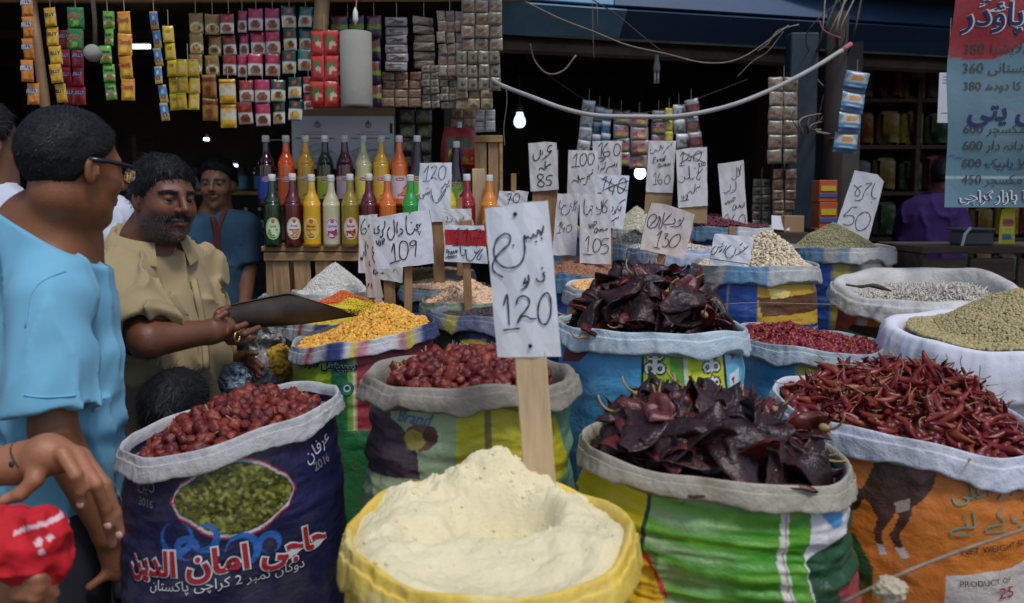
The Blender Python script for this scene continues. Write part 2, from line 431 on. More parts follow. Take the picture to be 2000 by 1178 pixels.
# blue sheet-metal awning over the middle and right shops
aw = empty('awning', P(1250, 60, 4.4)); tag(aw, 'pale and deep blue painted metal awning above the middle shop', 'awning')
def panel(nm, a, b, c, d, mat, par, th=.012):
    o = np.array(aw.location) if par is aw else np.zeros(3)
    q = np.array([a, b, c, d]) - o; n = np.cross(q[1] - q[0], q[3] - q[0]); n = n / np.linalg.norm(n) * th
    V = np.vstack([q, q + n]); F = np.array([(3, 2, 1, 0), (4, 5, 6, 7), (0, 1, 5, 4), (1, 2, 6, 5), (2, 3, 7, 6), (3, 0, 4, 7)])
    return ob(nm, mesh(nm, V, F, mat, smooth=False), par)
Za = 2.345
def row(x, off=0, z=0):                                # points along the awning's lower edge, set back towards the right
    Y = 4.30 + (x - 980) * .00085
    p = P(x, 200, Y + off); return np.array((p[0], p[1], Za + z))
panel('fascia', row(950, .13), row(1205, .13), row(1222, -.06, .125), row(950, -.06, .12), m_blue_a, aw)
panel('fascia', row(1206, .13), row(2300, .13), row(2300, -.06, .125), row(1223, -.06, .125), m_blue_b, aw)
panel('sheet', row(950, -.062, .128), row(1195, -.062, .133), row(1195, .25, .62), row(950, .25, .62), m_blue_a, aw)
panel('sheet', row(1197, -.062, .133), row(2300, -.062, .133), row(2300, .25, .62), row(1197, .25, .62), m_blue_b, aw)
panel('soffit', row(2300, .132, -.001), row(950, .132, -.001), row(950, .75, .20), row(2300, .75, .20), m_cement, aw)
tag(ob('lintel_beam', None), kind='structure') if False else None
lb = G()
a_, b_ = row(960, .28, -.03), row(1960, .28, -.03)
lb.tube([a_, b_], .05, 8); tag(lb.ob('lintel_beam', m_cement), kind='structure')
# painted blue post between the middle and the right shop, and a darker wooden one
po = P(1560, 300, 4.5); q = empty('shop_post', (po[0], po[1], .2)); tag(q, 'square post with chipped blue paint between the two shops', 'post')
G().box((0, 0, 1.05), (.15, .1, 2.2), bev=.006).ob('shaft', m_post, q); G().box((0, 0, .06), (.2, .16, .12), bev=.008).ob('foot', m_cement, q)
po = P(1628, 300, 4.45); q = empty('shop_post', (po[0], po[1], .2)); tag(q, 'dark weathered wooden post hung with tangled ropes', 'post')
G().tube([(0, 0, 0), (.01, 0, .7), (-.01, .0, 1.4), (0, 0, 2.25)], [.06, .058, .055, .055], 10).ob('shaft', M('black_old_wood', (.025, .018, .013), .9, var=.4, vscale=7, bump=.4), q, True); G().box((0, 0, .04), (.2, .2, .08), bev=.008).ob('foot', m_cement, q)

# low plank platform that lifts the rear sacks
pf = empty('display_platform', (.4, 3.2, 0)); tag(pf, 'low wooden plank platform under the rear rows of sacks', 'platform')
for i in range(10): G().box((0, -1.05 + i * .225, .285), (3.4, .215, .03), bev=.004).ob('plank', m_darkwood, pf)
for x in (-1.5, -.5, .5, 1.5):
    for y in (-.95, 0, .75): G().box((x, y, .13), (.08, .08, .26)).ob('leg', m_darkwood, pf)
# ------------------------------------------------------------------ sacks with rolled rims
def inpoly(s, d, poly):
    poly = np.asarray(poly, float); r = np.zeros(np.shape(s), bool); j = len(poly) - 1
    for i in range(len(poly)):
        xi, yi = poly[i]; xj, yj = poly[j]
        c = ((yi > d) != (yj > d)) & (s < (xj - xi) * (d - yi) / (yj - yi + 1e-12) + xi); r ^= c; j = i
    return r
def fill(s, col): return np.broadcast_to(np.asarray(col, float), np.shape(s) + (3,)).copy()
def put(C, mask, col):
    m = np.asarray(mask, float)[..., None]; return C * (1 - m) + np.asarray(col) * m
def bands(s, stops, soft=.004):
    """stops: [(s_start, colour), ...] left to right"""
    C = fill(s, stops[0][1])
    for a, col in stops[1:]: C = put(C, sstep(a - soft, a + soft, s), col)
    return C

GREY = c255(176, 180, 186); WHITE = c255(218, 220, 224); KRAFT = c255(190, 165, 120)
def cuff_plain(col, stain=None, amt=.5):
    def f(s, t, th):
        C = fill(s, col); n = fbm(v3(s * 14, t * 25, 0), 5, 4)
        if stain is not None: C = put(C, np.clip((n + .1) * 1.6, 0, 1) * amt, stain)
        return C
    return f
def cuff_bands(stops, soft=.006):
    def f(s, t, th): return bands(s + .006 * np.sin(t * 40), stops, soft)
    return f

m_bag = M('printed_woven_plastic', attr=True, rough=.42, var=.14, vscale=5, crinkle=.38, cscale=18, bump=.12, bscale=260, spec=.45, dirt=(.20, .17, .13), dirt_amt=.28, dirt_scale=5)
m_cuff = M('woven_plastic_inside', attr=True, rough=.5, var=.13, vscale=8, crinkle=.42, cscale=24, bump=.16, bscale=240, spec=.4, dirt=(.22, .18, .13), dirt_amt=.4, dirt_scale=7)
m_cloth = M('white_cloth_sack', attr=True, rough=.85, var=.08, vscale=5, crinkle=.3, cscale=8, bump=.15, bscale=300, spec=.2)

SACKS = {}
def sack(key, label, cx, cy, wpx, D, body, cuffc, cuff=.075, asp=1.0, tx=0.0, ty=0.0, base=0.0, seed=1, wr=.006, nth=110, nz=40,
         bulge=.07, wave=.003, mb=None, mc=None, name='sack', group=None, thick=.008, wk=(6, 26), square=0.0):
    Y = FPX * D / wpx; c = P(cx, cy, Y); R0 = D / 2 - thick
    rz = -math.atan2(c[0], c[1]); H = c[2] - base
    root = empty(name, (c[0], c[1], base), rz); tag(root, label, 'sack', group)
    rs = np.random.default_rng(seed); ph = rs.uniform(0, 6.28, 8)
    def lob(th):
        sq = 1 + square * (1 / np.maximum(np.abs(np.sin(th)), np.abs(np.cos(th))) - 1.15)
        return sq * (1 + .014 * np.sin(2 * th + ph[0]) + .012 * np.sin(3 * th + ph[1]) + .006 * np.sin(5 * th + ph[2]))
    def rimz(th): return H + tx * np.sin(th) - ty * np.cos(th) + wave * (np.sin(3 * th + ph[3]) + .7 * np.sin(5 * th + ph[4]) + .5 * np.sin(9 * th + ph[5]))
    def rad_at(th, d):
        prof = .965 + bulge * sstep(.0, .30, d) - .02 * sstep(.35, .8, d)
        n1 = fbm(v3(np.sin(th) * R0 * wk[0], np.cos(th) * R0 * wk[0], d * wk[1]), seed, 3)
        n2 = 1 - np.abs(fbm(v3(np.sin(th) * 4, np.cos(th) * 4, d * 5), seed + 9, 2)) * 2
        return R0 * lob(th) * prof - .004 * (1 - sstep(cuff * .9, cuff * 1.3 + .02, d)) + wr * sstep(cuff * .85, cuff * 1.3 + .05, d) * (n1 * 1.4 + .5 * n2)
    def surf(th, d, off=0.0):
        r = rad_at(th, d) + off; return v3(r * np.sin(th), -r * np.cos(th) * asp, rimz(th) - d)
    nf = int(nth * .72); nbk = max(8, (nth - nf) // 2)
    th = np.concatenate([np.linspace(-np.pi, -1.75, nbk, endpoint=False), np.linspace(-1.75, 1.75, nf), np.linspace(1.75, np.pi, nbk + 1)[1:-1]])
    dd = np.concatenate([np.linspace(cuff * .5, min(.30, H - .04), nz), np.linspace(min(.30, H - .04), H - .03, 14)[1:]])
    TH, DD = np.meshgrid(th, dd, indexing='ij')
    V = surf(TH, DD); V[..., 2] = np.maximum(V[..., 2], .02)
    C = body(TH * R0, DD - (rimz(TH) - H)) if callable(body) else fill(TH, body)
    bot = V[:, -1].copy() * np.array((.9, .9, 0)) + np.array((0, 0, .004))
    V = np.concatenate([V, bot[:, None]], 1); C = np.concatenate([C, C[:, -1:]], 1)
    F = grid_faces(len(th), V.shape[1], True); nV = V.reshape(-1, 3); k = len(nV); nvv = V.shape[1]
    j = np.arange(len(th)); cap = np.stack([j * nvv + nvv - 1, np.full(len(th), k), ((j + 1) % len(th)) * nvv + nvv - 1], 1)
    bo = ob('bag', mesh('bag', np.vstack([nV, [[0, 0, .004]]]), [F[:, ::-1], cap], mb or m_bag, np.vstack([C.reshape(-1, 3), C[:1, -1]])), root)
    # rolled rim: folded outwards, a flat cuff
    q = cuff; T = thick
    prof = np.array([(-T * 2.2, -.24), (-T * 2.0, -.15), (-T * 1.6, -.07), (-T * 1.2, -.025), (-T * .7, -.006), (0, 0), (T * .6, -.004), (T, -.018), (T * 1.25, -.3 * q), (T * 1.5, -.55 * q), (T * 1.75, -.78 * q), (T * 1.8, -.93 * q), (T * 1.3, -q), (-T * .5, -q * .95)])
    pp = smooth_line(prof, 3); na = 190; a = np.linspace(-np.pi, np.pi, na, endpoint=False)
    A, I = np.meshgrid(a, np.arange(len(pp)), indexing='ij')
    dr, dz = pp[I, 0], pp[I, 1]
    out = sstep(0, T, dr)
    lowv = 1 + .34 * fbm(v3(np.sin(A) * 3.4, np.cos(A) * 3.4, 3.0), seed + 3, 3)
    dz2 = np.where(dr > 0, dz * (1 + (lowv - 1) * 1.2 * out), dz)
    n1 = fbm(v3(np.sin(A) * 6, np.cos(A) * 6, dz * 20), seed + 4, 3)
    n2 = np.abs(fbm(v3(np.sin(A) * 13, np.cos(A) * 13, dz * 9), seed + 6, 3))
    rr = R0 * lob(A) + dr * (1 + .12 * n1) + .002 * n1 - .011 * n2 * out
    zz = rimz(A) + dz2 + .0015 * n1
    V = v3(rr * np.sin(A), -rr * np.cos(A) * asp, zz)
    C = cuffc(A * R0, -dz2 * np.where(dr > -.002, 1, -1), A) if callable(cuffc) else fill(A, cuffc)
    ob('rolled_rim', mesh('rolled_rim', V.reshape(-1, 3), grid_faces(na, len(pp), True)[:, ::-1], mc or m_cuff, C.reshape(-1, 3)), root)
    S = dict(root=root, R=R0 - T * 1.6, asp=asp, rimz=rimz, lob=lob, surf=surf, H=H, base=base, rz=rz, c=c, R0=R0, key=key)
    SACKS[key] = S
    return S

def bag_text(S, t, s0, d0, h, mat, arab=False, off=.004, rot=0.0, shear=0.0, bold=0.0, name='lettering', outline=None):
    V, F = text2d(t, h, bold, shear, arab, .015)
    if not len(V): return
    if outline:
        bag_text(S, t, s0, d0, h, outline[0], arab, off - .0018, rot, shear, bold + outline[1], name + '_outline')
    c, s = math.cos(rot), math.sin(rot)
    x = V[:, 0] * c - V[:, 1] * s; y = V[:, 0] * s + V[:, 1] * c
    tt_ = (s0 + x) / S['R0']; W = S['surf'](tt_, d0 - y + S['rimz'](tt_) - S['H'], off)
    return ob(name, mesh(name, W, F, mat, smooth=False), S['root'])

# printed designs (s: distance round the bag from its front, d: distance below the rim, metres)
def d_flour(s, d):
    C = fill(s, c255(236, 196, 60)); n = fbm(v3(s * 5, d * 6, 1), 3, 4)
    C = put(C, np.clip(n * 1.5, 0, 1) * .55, c255(222, 168, 40)); C = put(C, np.clip(-n * 1.8 - .2, 0, 1) * .7, c255(240, 224, 150))
    return put(C, (np.abs(s - .085 - .01 * np.sin(d * 30)) < .0025) & (d > .13), c255(90, 80, 40))
def d_green(s, d):
    gr, lg, wh = c255(66, 142, 24), c255(120, 180, 44), c255(190, 204, 170)
    C = fill(s, gr); v = d + .30 * (s + .12) ** 2 * 3 - .30 * (s + .05)
    n = fbm(v3(s * 9, d * 16, 2), 4, 3)
    for a, wd in ((.035, .012), (.075, .020), (.125, .014), (.17, .022), (.22, .018), (.27, .02), (.33, .02)):
        C = put(C, np.clip(1.3 - np.abs(v - a - .010 * n) / wd, 0, 1) * sstep(.08, -.08, s) * .62, wh)
        C = put(C, np.clip(1 - np.abs(v - a - .026) / .014, 0, 1) * .6, lg)
    C = put(C, sstep(.02, .12, np.abs(n)) * .25, c255(50, 120, 20))
    C = put(C, (s < -.104) & (s > -.112), c255(20, 60, 50)); C = put(C, s < -.112, c255(205, 190, 30))
    b = .168 + .010 * np.sin(d * 30); C = put(C, s > b, c255(70, 150, 205)); C = put(C, (s > b) & (d > .075 + .02 * np.sin(s * 60)), c255(210, 205, 208))
    C = put(C, (s > b + .005) & (d > .125 - .3 * (s - .2)), c255(24, 70, 40)); C = put(C, (s > b + .06) & (d > .19), c255(150, 60, 66))
    sm = .122 + .005 * np.sin(d * 34); C = put(C, np.abs(s - sm) < .008, c255(205, 198, 190)); C = put(C, np.abs(s - sm - .003) < .0013, c255(130, 120, 110))
    C = put(C, inpoly(s, d, [(-.14, .12), (-.10, .145), (-.07, .22), (-.07, .5), (-.2, .5)]), c255(226, 180, 40)); C = put(C, inpoly(s, d, [(-.14, .11), (-.098, .138), (-.066, .20), (-.07, .21), (-.102, .147), (-.14, .12)]), c255(190, 40, 40))
    return C
HORSE = [(1848, 905), (1828, 930), (1815, 950), (1790, 975), (1768, 990), (1740, 1005), (1715, 1000), (1690, 995), (1668, 1010), (1655, 1030), (1648, 1050), (1662, 1052), (1680, 1038), (1692, 1012), (1700, 1025), (1712, 1040), (1715, 1060), (1712, 1085), (1722, 1105), (1728, 1118), (1742, 1116), (1733, 1095), (1726, 1078), (1732, 1055), (1742, 1040), (1755, 1022), (1760, 1035), (1752, 1060), (1744, 1075), (1752, 1090), (1762, 1105), (1772, 1116), (1784, 1114), (1770, 1092), (1762, 1072), (1772, 1050), (1782, 1028), (1785, 1010), (1800, 1000), (1815, 990), (1826, 970), (1830, 945), (1836, 925)]
def d_horse(s, d):
    C = fill(s, c255(206, 118, 38)); n = fbm(v3(s * 6, d * 7, 3), 8, 4); C = put(C, np.clip(n, 0, 1) * .5, c255(190, 104, 30)); C = put(C, np.clip(-n, 0, 1) * .5, c255(232, 160, 80))
    px = 1765 + .263 * np.sin(np.clip(s / .263, -1.57, 1.57)) * 1060; py = 862 + d * 1060
    body = [(1745, 870), (1720, 900), (1706, 935), (1700, 960), (1690, 985), (1672, 990), (1655, 1010), (1648, 1040), (1660, 1048), (1684, 1030), (1694, 1006), (1705, 1015), (1722, 1040), (1716, 1070), (1722, 1095), (1730, 1116), (1742, 1114), (1734, 1090), (1732, 1068), (1748, 1040), (1756, 1020), (1762, 1030), (1752, 1060), (1745, 1072), (1758, 1098), (1772, 1118), (1784, 1112), (1768, 1085), (1764, 1068), (1782, 1035), (1786, 1008), (1806, 990), (1824, 965), (1832, 930), (1836, 870)]
    ins = inpoly(px, py, body); C = put(C, ins, c255(66, 40, 30)); C = put(C, ins & inpoly(px, py, [(1770, 880), (1826, 880), (1826, 940), (1800, 960), (1770, 940)]), c255(112, 72, 62))
    C = put(C, ins & (py > 1095), c255(190, 185, 180)); C = put(C, ins & inpoly(px, py, [(1752, 1005), (1782, 990), (1780, 1015), (1758, 1025)]), c255(160, 140, 130))
    C = put(C, inpoly(px, py, [(1650, 1090), (1680, 1085), (1720, 1150), (1720, 1200), (1600, 1200), (1600, 1095)]), c255(34, 80, 40))
    C = put(C, inpoly(px, py, [(1850, 1140), (1960, 1120), (2010, 1090), (2010, 1260), (1850, 1260)]), c255(205, 196, 186))
    return C
def d_navy(s, d):
    C = fill(s, c255(28, 32, 68)); n = fbm(v3(s * 7, d * 8, 5), 11, 4); C = put(C, np.clip(n, 0, 1) * .5, c255(50, 50, 110)); C = put(C, np.clip(-n, 0, 1) * .45, c255(22, 24, 46))
    C = put(C, inpoly(s, d, [(.115, -.01), (.118, .022), (.132, .036), (.155, .028), (.17, .005), (.178, -.02), (.15, -.04)]), c255(170, 50, 62))
    C = put(C, ((s - .142) / .020) ** 2 + ((d - .006) / .013) ** 2 < 1, c255(205, 96, 100))
    C = put(C, ((s + .024) / .011) ** 2 + ((d - .030) / .008) ** 2 < 1, c255(90, 160, 40)); C = put(C, ((s + .11) / .028) ** 2 + ((d - .040) / .008) ** 2 < 1, c255(150, 36, 40))
    x, y = (s - .0) / .118, (d - .121) / .072                                   # picture of green seed pods in a scalloped oval
    a = np.abs(x); out = np.where(a < .62, np.sqrt(np.clip(1 - (a / .80) ** 2, 0, 1)) * 1.0, np.interp(a, [.62, .74, .86, .96, 1.0], [.632, .50, .40, .16, 0])) * (a < 1)
    v = np.abs(y) - out
    C = put(C, (v < .10) & (a < 1.05), c255(176, 34, 46)); C = put(C, (v < .04) & (a < 1.01), c255(190, 194, 196)); C = put(C, v < -.04, c255(24, 30, 30))
    seeds = np.abs(fbm(v3(s * 55 + d * 40, d * 110 - s * 35, 1), 21, 3)); seeds2 = np.abs(fbm(v3(s * 95 - d * 70, d * 60 + s * 45, 4), 22, 2))
    P_ = put(fill(s, c255(50, 56, 16)), sstep(.05, .3, seeds), c255(104, 106, 36)); P_ = put(P_, sstep(.3, .55, seeds2), c255(150, 150, 76))
    C = np.where((v < -.07)[..., None], P_, C)
    for k, (s0, d0, r) in enumerate(((-.11, .185, .030), (-.062, .190, .024), (.005, .225, .028), (.06, .222, .018), (-.085, .215, .020))):   # pale blue scroll work
        q = np.hypot(s - s0, d - d0); an = np.arctan2(d - d0, s - s0); C = put(C, (np.abs(q - r * (1 + .18 * np.sin(an + k))) < .0034 * (1 + np.sin(an * 1.0 + k))) , c255(44, 100, 176))
    return C
def d_chilli6(s, d):
    C = fill(s, c255(150, 168, 128)); n = fbm(v3(s * 8, d * 10, 5), 31, 4); C = put(C, np.clip(n, 0, 1) * .6, c255(120, 140, 110))
    C = put(C, s > -.028, c255(190, 182, 30)); C = put(C, (np.abs(s - .035) < .007), c255(120, 104, 60)); C = put(C, (s > .155) & (d > .03 + .02 * np.sin(s * 60)), c255(40, 86, 52)); C = put(C, (s > .185), c255(110, 150, 120)); C = put(C, inpoly(s, d, [(.15, .10), (.2, .07), (.25, .2), (.15, .2)]), c255(196, 190, 40))
    C = put(C, inpoly(s, d, [(-.30, .02), (-.20, .03), (-.185, .07), (-.15, .085), (-.115, .115), (-.10, .18), (-.30, .2)]), c255(66, 50, 58))
    C = put(C, ((s + .105) / .035) ** 2 + ((d - .100) / .026) ** 2 < 1, c255(104, 62, 40)); C = put(C, ((s + .118) / .024) ** 2 + ((d - .106) / .020) ** 2 < 1, c255(150, 140, 50))
    C = put(C, ((s + .082) / .017) ** 2 + ((d - .095) / .019) ** 2 < 1, c255(70, 34, 24))
    return C
def d_blue7(s, d):
    C = fill(s, c255(74, 150, 196)); n = fbm(v3(s * 8, d * 9, 5), 41, 4); C = put(C, np.clip(n, 0, 1) * .4, c255(120, 186, 216)); C = put(C, np.clip(-n, 0, 1) * .4, c255(50, 120, 170))
    C = put(C, s > -.018, c255(150, 190, 30)); C = put(C, s > .045, c255(84, 140, 26)); C = put(C, s > .078, c255(188, 200, 190)); C = put(C, s > .088, c255(196, 202, 36))
    C = put(C, np.abs(s + .018) < .0035, c255(14, 20, 20)); C = put(C, s > .188, c255(14, 20, 20)); C = put(C, s > .195, c255(110, 190, 225))
    C = put(C, inpoly(s, d, [(.215, .03), (.222, .07), (.245, .06), (.245, .03)]), c255(176, 46, 40)); C = put(C, inpoly(s, d, [(.205, .10), (.25, .09), (.25, .13), (.205, .14)]), c255(214, 226, 232)); C = put(C, inpoly(s, d, [(.21, .11), (.225, .105), (.22, .125)]), c255(176, 46, 40))
    C = put(C, inpoly(s, d, [(-.26, .04), (-.16, .05), (-.19, .08), (-.26, .09)]), c255(110, 44, 50))
    for sx in (.010, .152):                                                            # white scroll ornaments with dark outlines
        for k in range(4):
            dc = .062 + k * .062; u, v = (s - sx) / 1.25, (d - dc) / 1.25
            for col, e in ((c255(16, 18, 18), .0030), (c255(226, 228, 226), 0)):
                m = (((u / (.005 + e)) ** 2 + (v / (.022 + e)) ** 2) < 1) | (np.abs(np.hypot(np.abs(u) - .010, v - .012) - .007) < .0022 + e) | (np.abs(np.hypot(np.abs(u) - .008, v + .010) - .0055) < .002 + e)
                C = put(C, m, col)
    return C
def d_multi(stops, spots=(), seed=1):
    def f(s, d):
        C = bands(s, stops, .003); n = fbm(v3(s * 8, d * 9, seed), seed, 3); C = C * (1 + .15 * n)[..., None]
        for poly, col in spots: C = put(C, inpoly(s, d, poly), col)
        return C
    return f
# ------------------------------------------------------------------ the sacks on the stall
yl, nb, gy = c255(212, 190, 60), c255(56, 70, 120), c255(168, 170, 176)
stripes = cuff_bands([(-9, gy), (-.16, c255(150, 60, 60)), (-.14, gy), (-.10, nb), (-.045, c255(208, 210, 214)), (-.03, yl), (-.015, c255(186, 120, 130)), (.015, c255(196, 196, 198)), (.075, c255(206, 206, 206)), (.10, c255(188, 130, 140)), (.125, yl), (.15, gy), (.18, nb)], .010)
greyblue = cuff_bands([(-9, c255(150, 150, 146)), (-.085, c255(96, 138, 172)), (.02, c255(150, 150, 146)), (.026, c255(96, 138, 172)), (.05, c255(176, 178, 178))])
sack('flour', 'bright yellow sack of gram flour at the very front', 955, 1025, 600, .45, d_flour, cuff_plain(c255(234, 200, 84), c255(240, 222, 150), .8), cuff=0.06, asp=1.0, seed=3, wr=.012, nth=220, nz=80, wave=.005, thick=.010, wk=(5, 16), ty=.004)
sack('green', 'green printed sack with yellow side strip holding broad dark chillies', 1391, 868, 522, .48, d_green, cuff_plain(c255(178, 172, 156), c255(128, 116, 92), .8), cuff=0.042, tx=-.012, seed=5, wr=.017, nth=420, nz=130, wk=(4, 34), ty=.0, asp=0.9)
sack('horse', 'orange sack printed with a horse, at the lower right', 1768, 800, 505, .55, d_horse, cuff_plain(c255(206, 210, 222), c255(178, 180, 190), .7), cuff=0.058, tx=-.03, seed=7, wr=.009, nth=420, nz=140, wave=.005, ty=.01, wk=(6, 14), asp=0.85)
sack('coriander', 'plain white cloth sack heaped with pale coriander seed', 1935, 640, 395, .54, c255(212, 214, 224), c255(220, 222, 230), cuff=.11, seed=9, wr=.016, mb=m_cloth, mc=m_cloth, thick=.024, wk=(3, 20), bulge=.14, ty=.02)
sack('navy', 'navy blue sack with green seed picture and red lettering', 454, 812, 430, .45, d_navy, cuff_plain(c255(196, 196, 198), c255(170, 164, 158), .6), cuff=0.043, tx=.045, seed=11, wr=.006, nth=420, nz=150, asp=0.74, ty=.005)
sack('round', 'pale green and yellow sack with a dirty grey rim, round chillies inside', 918, 722, 420, .45, d_chilli6, cuff_plain(c255(150, 144, 130), c255(92, 84, 72), .8), cuff=0.05, seed=13, wr=.010, nth=380, nz=110, wave=.005, thick=0.014, asp=0.88)
sack('blue', 'light blue sack with yellow green scroll panel and dark chillies', 1272, 628, 368, .46, d_blue7, cuff_plain(c255(186, 204, 214), c255(164, 176, 184), .6), cuff=0.055, tx=-.004, seed=15, wr=.007, nth=380, nz=120, ty=-.004, wk=(5, 12), asp=0.95)
bl, ol = c255(40, 76, 150), c255(150, 136, 50)
sack('redsmall', 'blue sack with greyish rim full of small crushed red chillies', 1572, 658, 300, .44, d_multi([(-9, c255(70, 140, 176)), (-.02, c255(196, 180, 60)), (.04, c255(70, 140, 176))]), cuff_plain(c255(156, 172, 180), c255(186, 190, 192), .6), cuff=0.052, seed=17, base=.3, tx=-.014, nth=160, nz=60)
sack('flakes', 'wide half empty sack with white rim and green orange print', 1806, 552, 337, .62, d_multi([(-9, c255(206, 90, 40)), (-.235, c255(205, 204, 208)), (-.19, c255(214, 120, 50)), (-.09, c255(110, 160, 40)), (.12, c255(150, 190, 50))], [([(-.26, .14), (-.1, .13), (-.08, .18), (-.3, .19)], c255(30, 30, 24)), ([(-.3, .2), (.4, .23), (.4, .6), (-.3, .6)], c255(176, 60, 36)), ([(-.3, .16), (.1, .19), (.1, .23), (-.3, .2)], c255(96, 160, 40))], 6), cuff_plain(c255(206, 206, 202), c255(178, 172, 160), .6), cuff=.075, asp=1.15, seed=19, base=.3, ty=0.035, nth=170, nz=70, wave=.005, thick=.024)
sack('bajra', 'blue and olive sack with pale rim, grey green millet piled high', 1637, 480, 205, .46, d_multi([(-9, bl), (-.02, ol), (.05, c255(110, 90, 70)), (.1, c255(190, 186, 170))]), cuff_bands([(-9, c255(96, 130, 160)), (-.05, c255(150, 148, 140)), (.0, c255(120, 140, 155)), (.05, c255(196, 196, 190))]), cuff=.065, seed=21, base=.3)
sack('oats', 'royal blue sack with gold picture, rolled oats spilling upward', 1472, 512, 240, .42, d_multi([(-9, c255(160, 160, 158)), (-.125, bl), (-.085, c255(170, 160, 130)), (-.078, bl), (.015, c255(200, 160, 40))], [([(.015, .10), (.3, .09), (.3, .15), (.03, .16)], c255(96, 56, 24)), ([(.05, .07), (.13, .08), (.12, .10), (.06, .105)], c255(236, 214, 130)), ([(.03, .19), (.0, .3), (.3, .3), (.3, .195), (.12, .19)], bl), ([(-.08, .205), (.3, .205), (.3, .212), (-.08, .212)], c255(190, 180, 130))], 3), greyblue, cuff=.062, seed=23, base=.3, nth=200, nz=90, wr=.006)
sack('poprice', 'plain blue sack with pale woven rim behind the popcorn sign', 1318, 482, 186, .40, c255(34, 62, 140), cuff_bands([(-9, c255(150, 160, 176)), (-.03, c255(176, 186, 206))]), cuff=.07, seed=25, base=.3)
sack('kidney', 'blue rimmed sack of dark red kidney beans at the back', 1415, 442, 178, .42, c255(30, 54, 90), cuff_bands([(-9, c255(88, 124, 150)), (.06, c255(200, 204, 206))]), cuff=.06, seed=27, base=.3)
sack('corn', 'whitish sack of popping corn behind the dark chillies', 1230, 556, 264, .42, c255(176, 172, 166), cuff_plain(c255(206, 206, 206), c255(186, 180, 170), .6), cuff=.06, seed=29, base=.3)
sack('kala', 'blue sack of small brown chickpeas under the 105 sign', 1155, 530, 215, .40, c255(40, 70, 140), cuff_plain(c255(80, 122, 150), c255(110, 140, 156), .6), cuff=.06, seed=31, base=.3)
sack('kabuli', 'greenish rimmed sack of large pale chickpeas beside the big sign', 915, 582, 192, .39, c255(40, 60, 60), cuff_plain(c255(140, 150, 126), c255(110, 120, 100), .7), cuff=.06, seed=33, base=.3)
sack('kabuli2', 'sack with light blue rim behind the pale chickpeas', 868, 556, 182, .40, c255(36, 60, 100), cuff_plain(c255(150, 170, 186), c255(120, 140, 150), .6), cuff=.055, seed=35, base=.3)
sack('lentil', 'black sack with blue and yellow band holding dark lentils', 940, 604, 206, .38, d_multi([(-9, c255(24, 24, 26)), (-.06, c255(40, 50, 100))], [([(-.08, .085), (.02, .08), (.02, .11), (-.08, .115)], c255(170, 150, 40))]), cuff_bands([(-9, c255(130, 136, 150)), (-.13, c255(176, 166, 90)), (-.08, c255(90, 98, 124)), (.0, c255(110, 118, 140))]), cuff=.06, seed=37, base=.3, nth=150, nz=60)
sack('chana', 'green and red sack with striped rim, split yellow gram inside', 710, 643, 286, .42, d_multi([(-9, c255(150, 180, 40)), (-.092, c255(30, 96, 60)), (-.045, c255(110, 160, 50)), (-.031, c255(206, 200, 160)), (-.022, c255(150, 46, 56))], [([(-.3, .24), (.02, .24), (.02, .5), (-.3, .5)], c255(40, 110, 60))], 5), stripes, cuff=0.045, seed=39, base=.3, tx=.03, nth=200, nz=90)
sack('mung', 'green sack with striped rim being filled with yellow lentils', 672, 612, 232, .41, d_multi([(-9, c255(120, 150, 40)), (-.12, c255(60, 90, 30)), (.05, c255(150, 180, 40))]), stripes, cuff=.055, seed=41, base=.3, tx=.02)
sack('redlentil', 'small sack of orange red lentils behind the yellow lentils', 672, 592, 170, .32, c255(120, 40, 50), cuff_plain(c255(170, 176, 186), c255(150, 60, 66), .5), cuff=.05, seed=43, base=.3)
sack('rice', 'sack of white puffed rice in front of the bottle crate', 655, 566, 172, .36, c255(150, 130, 70), cuff_bands([(-9, c255(180, 180, 180)), (.02, c255(90, 150, 196)), (.09, c255(190, 196, 200))]), cuff=.055, seed=45, base=.3)
sack('rear_red', 'far sack with grey rim and red band near the 117 sign', 850, 528, 156, .38, c255(130, 30, 44), cuff_bands([(-9, c255(170, 160, 90)), (-.02, c255(176, 176, 176))]), cuff=.06, seed=47, base=.3)
sack('seeds', 'blue and yellow sack of black and white striped seeds', 1240, 474, 150, .36, d_multi([(-9, c255(36, 50, 90)), (-.04, ol), (.03, c255(120, 120, 110))]), cuff_bands([(-9, c255(84, 112, 140)), (-.04, c255(140, 142, 140))]), cuff=.07, seed=49, base=.3)
sack('whiterice', 'far sack with a steep pile of white rice', 1243, 446, 140, .38, c255(120, 120, 110), c255(180, 180, 176), cuff=.05, seed=51, base=.3)
sack('farbeige', 'far sack of beige grain behind the big front sign', 1085, 446, 140, .38, c255(90, 110, 130), c255(160, 168, 176), cuff=.05, seed=53, base=.3)
sack('edge', 'white rimmed sack cut off by the right edge', 2060, 556, 190, .42, c255(190, 190, 196), c255(206, 206, 212), cuff=.07, seed=55, base=0, mb=m_cloth, mc=m_cloth)

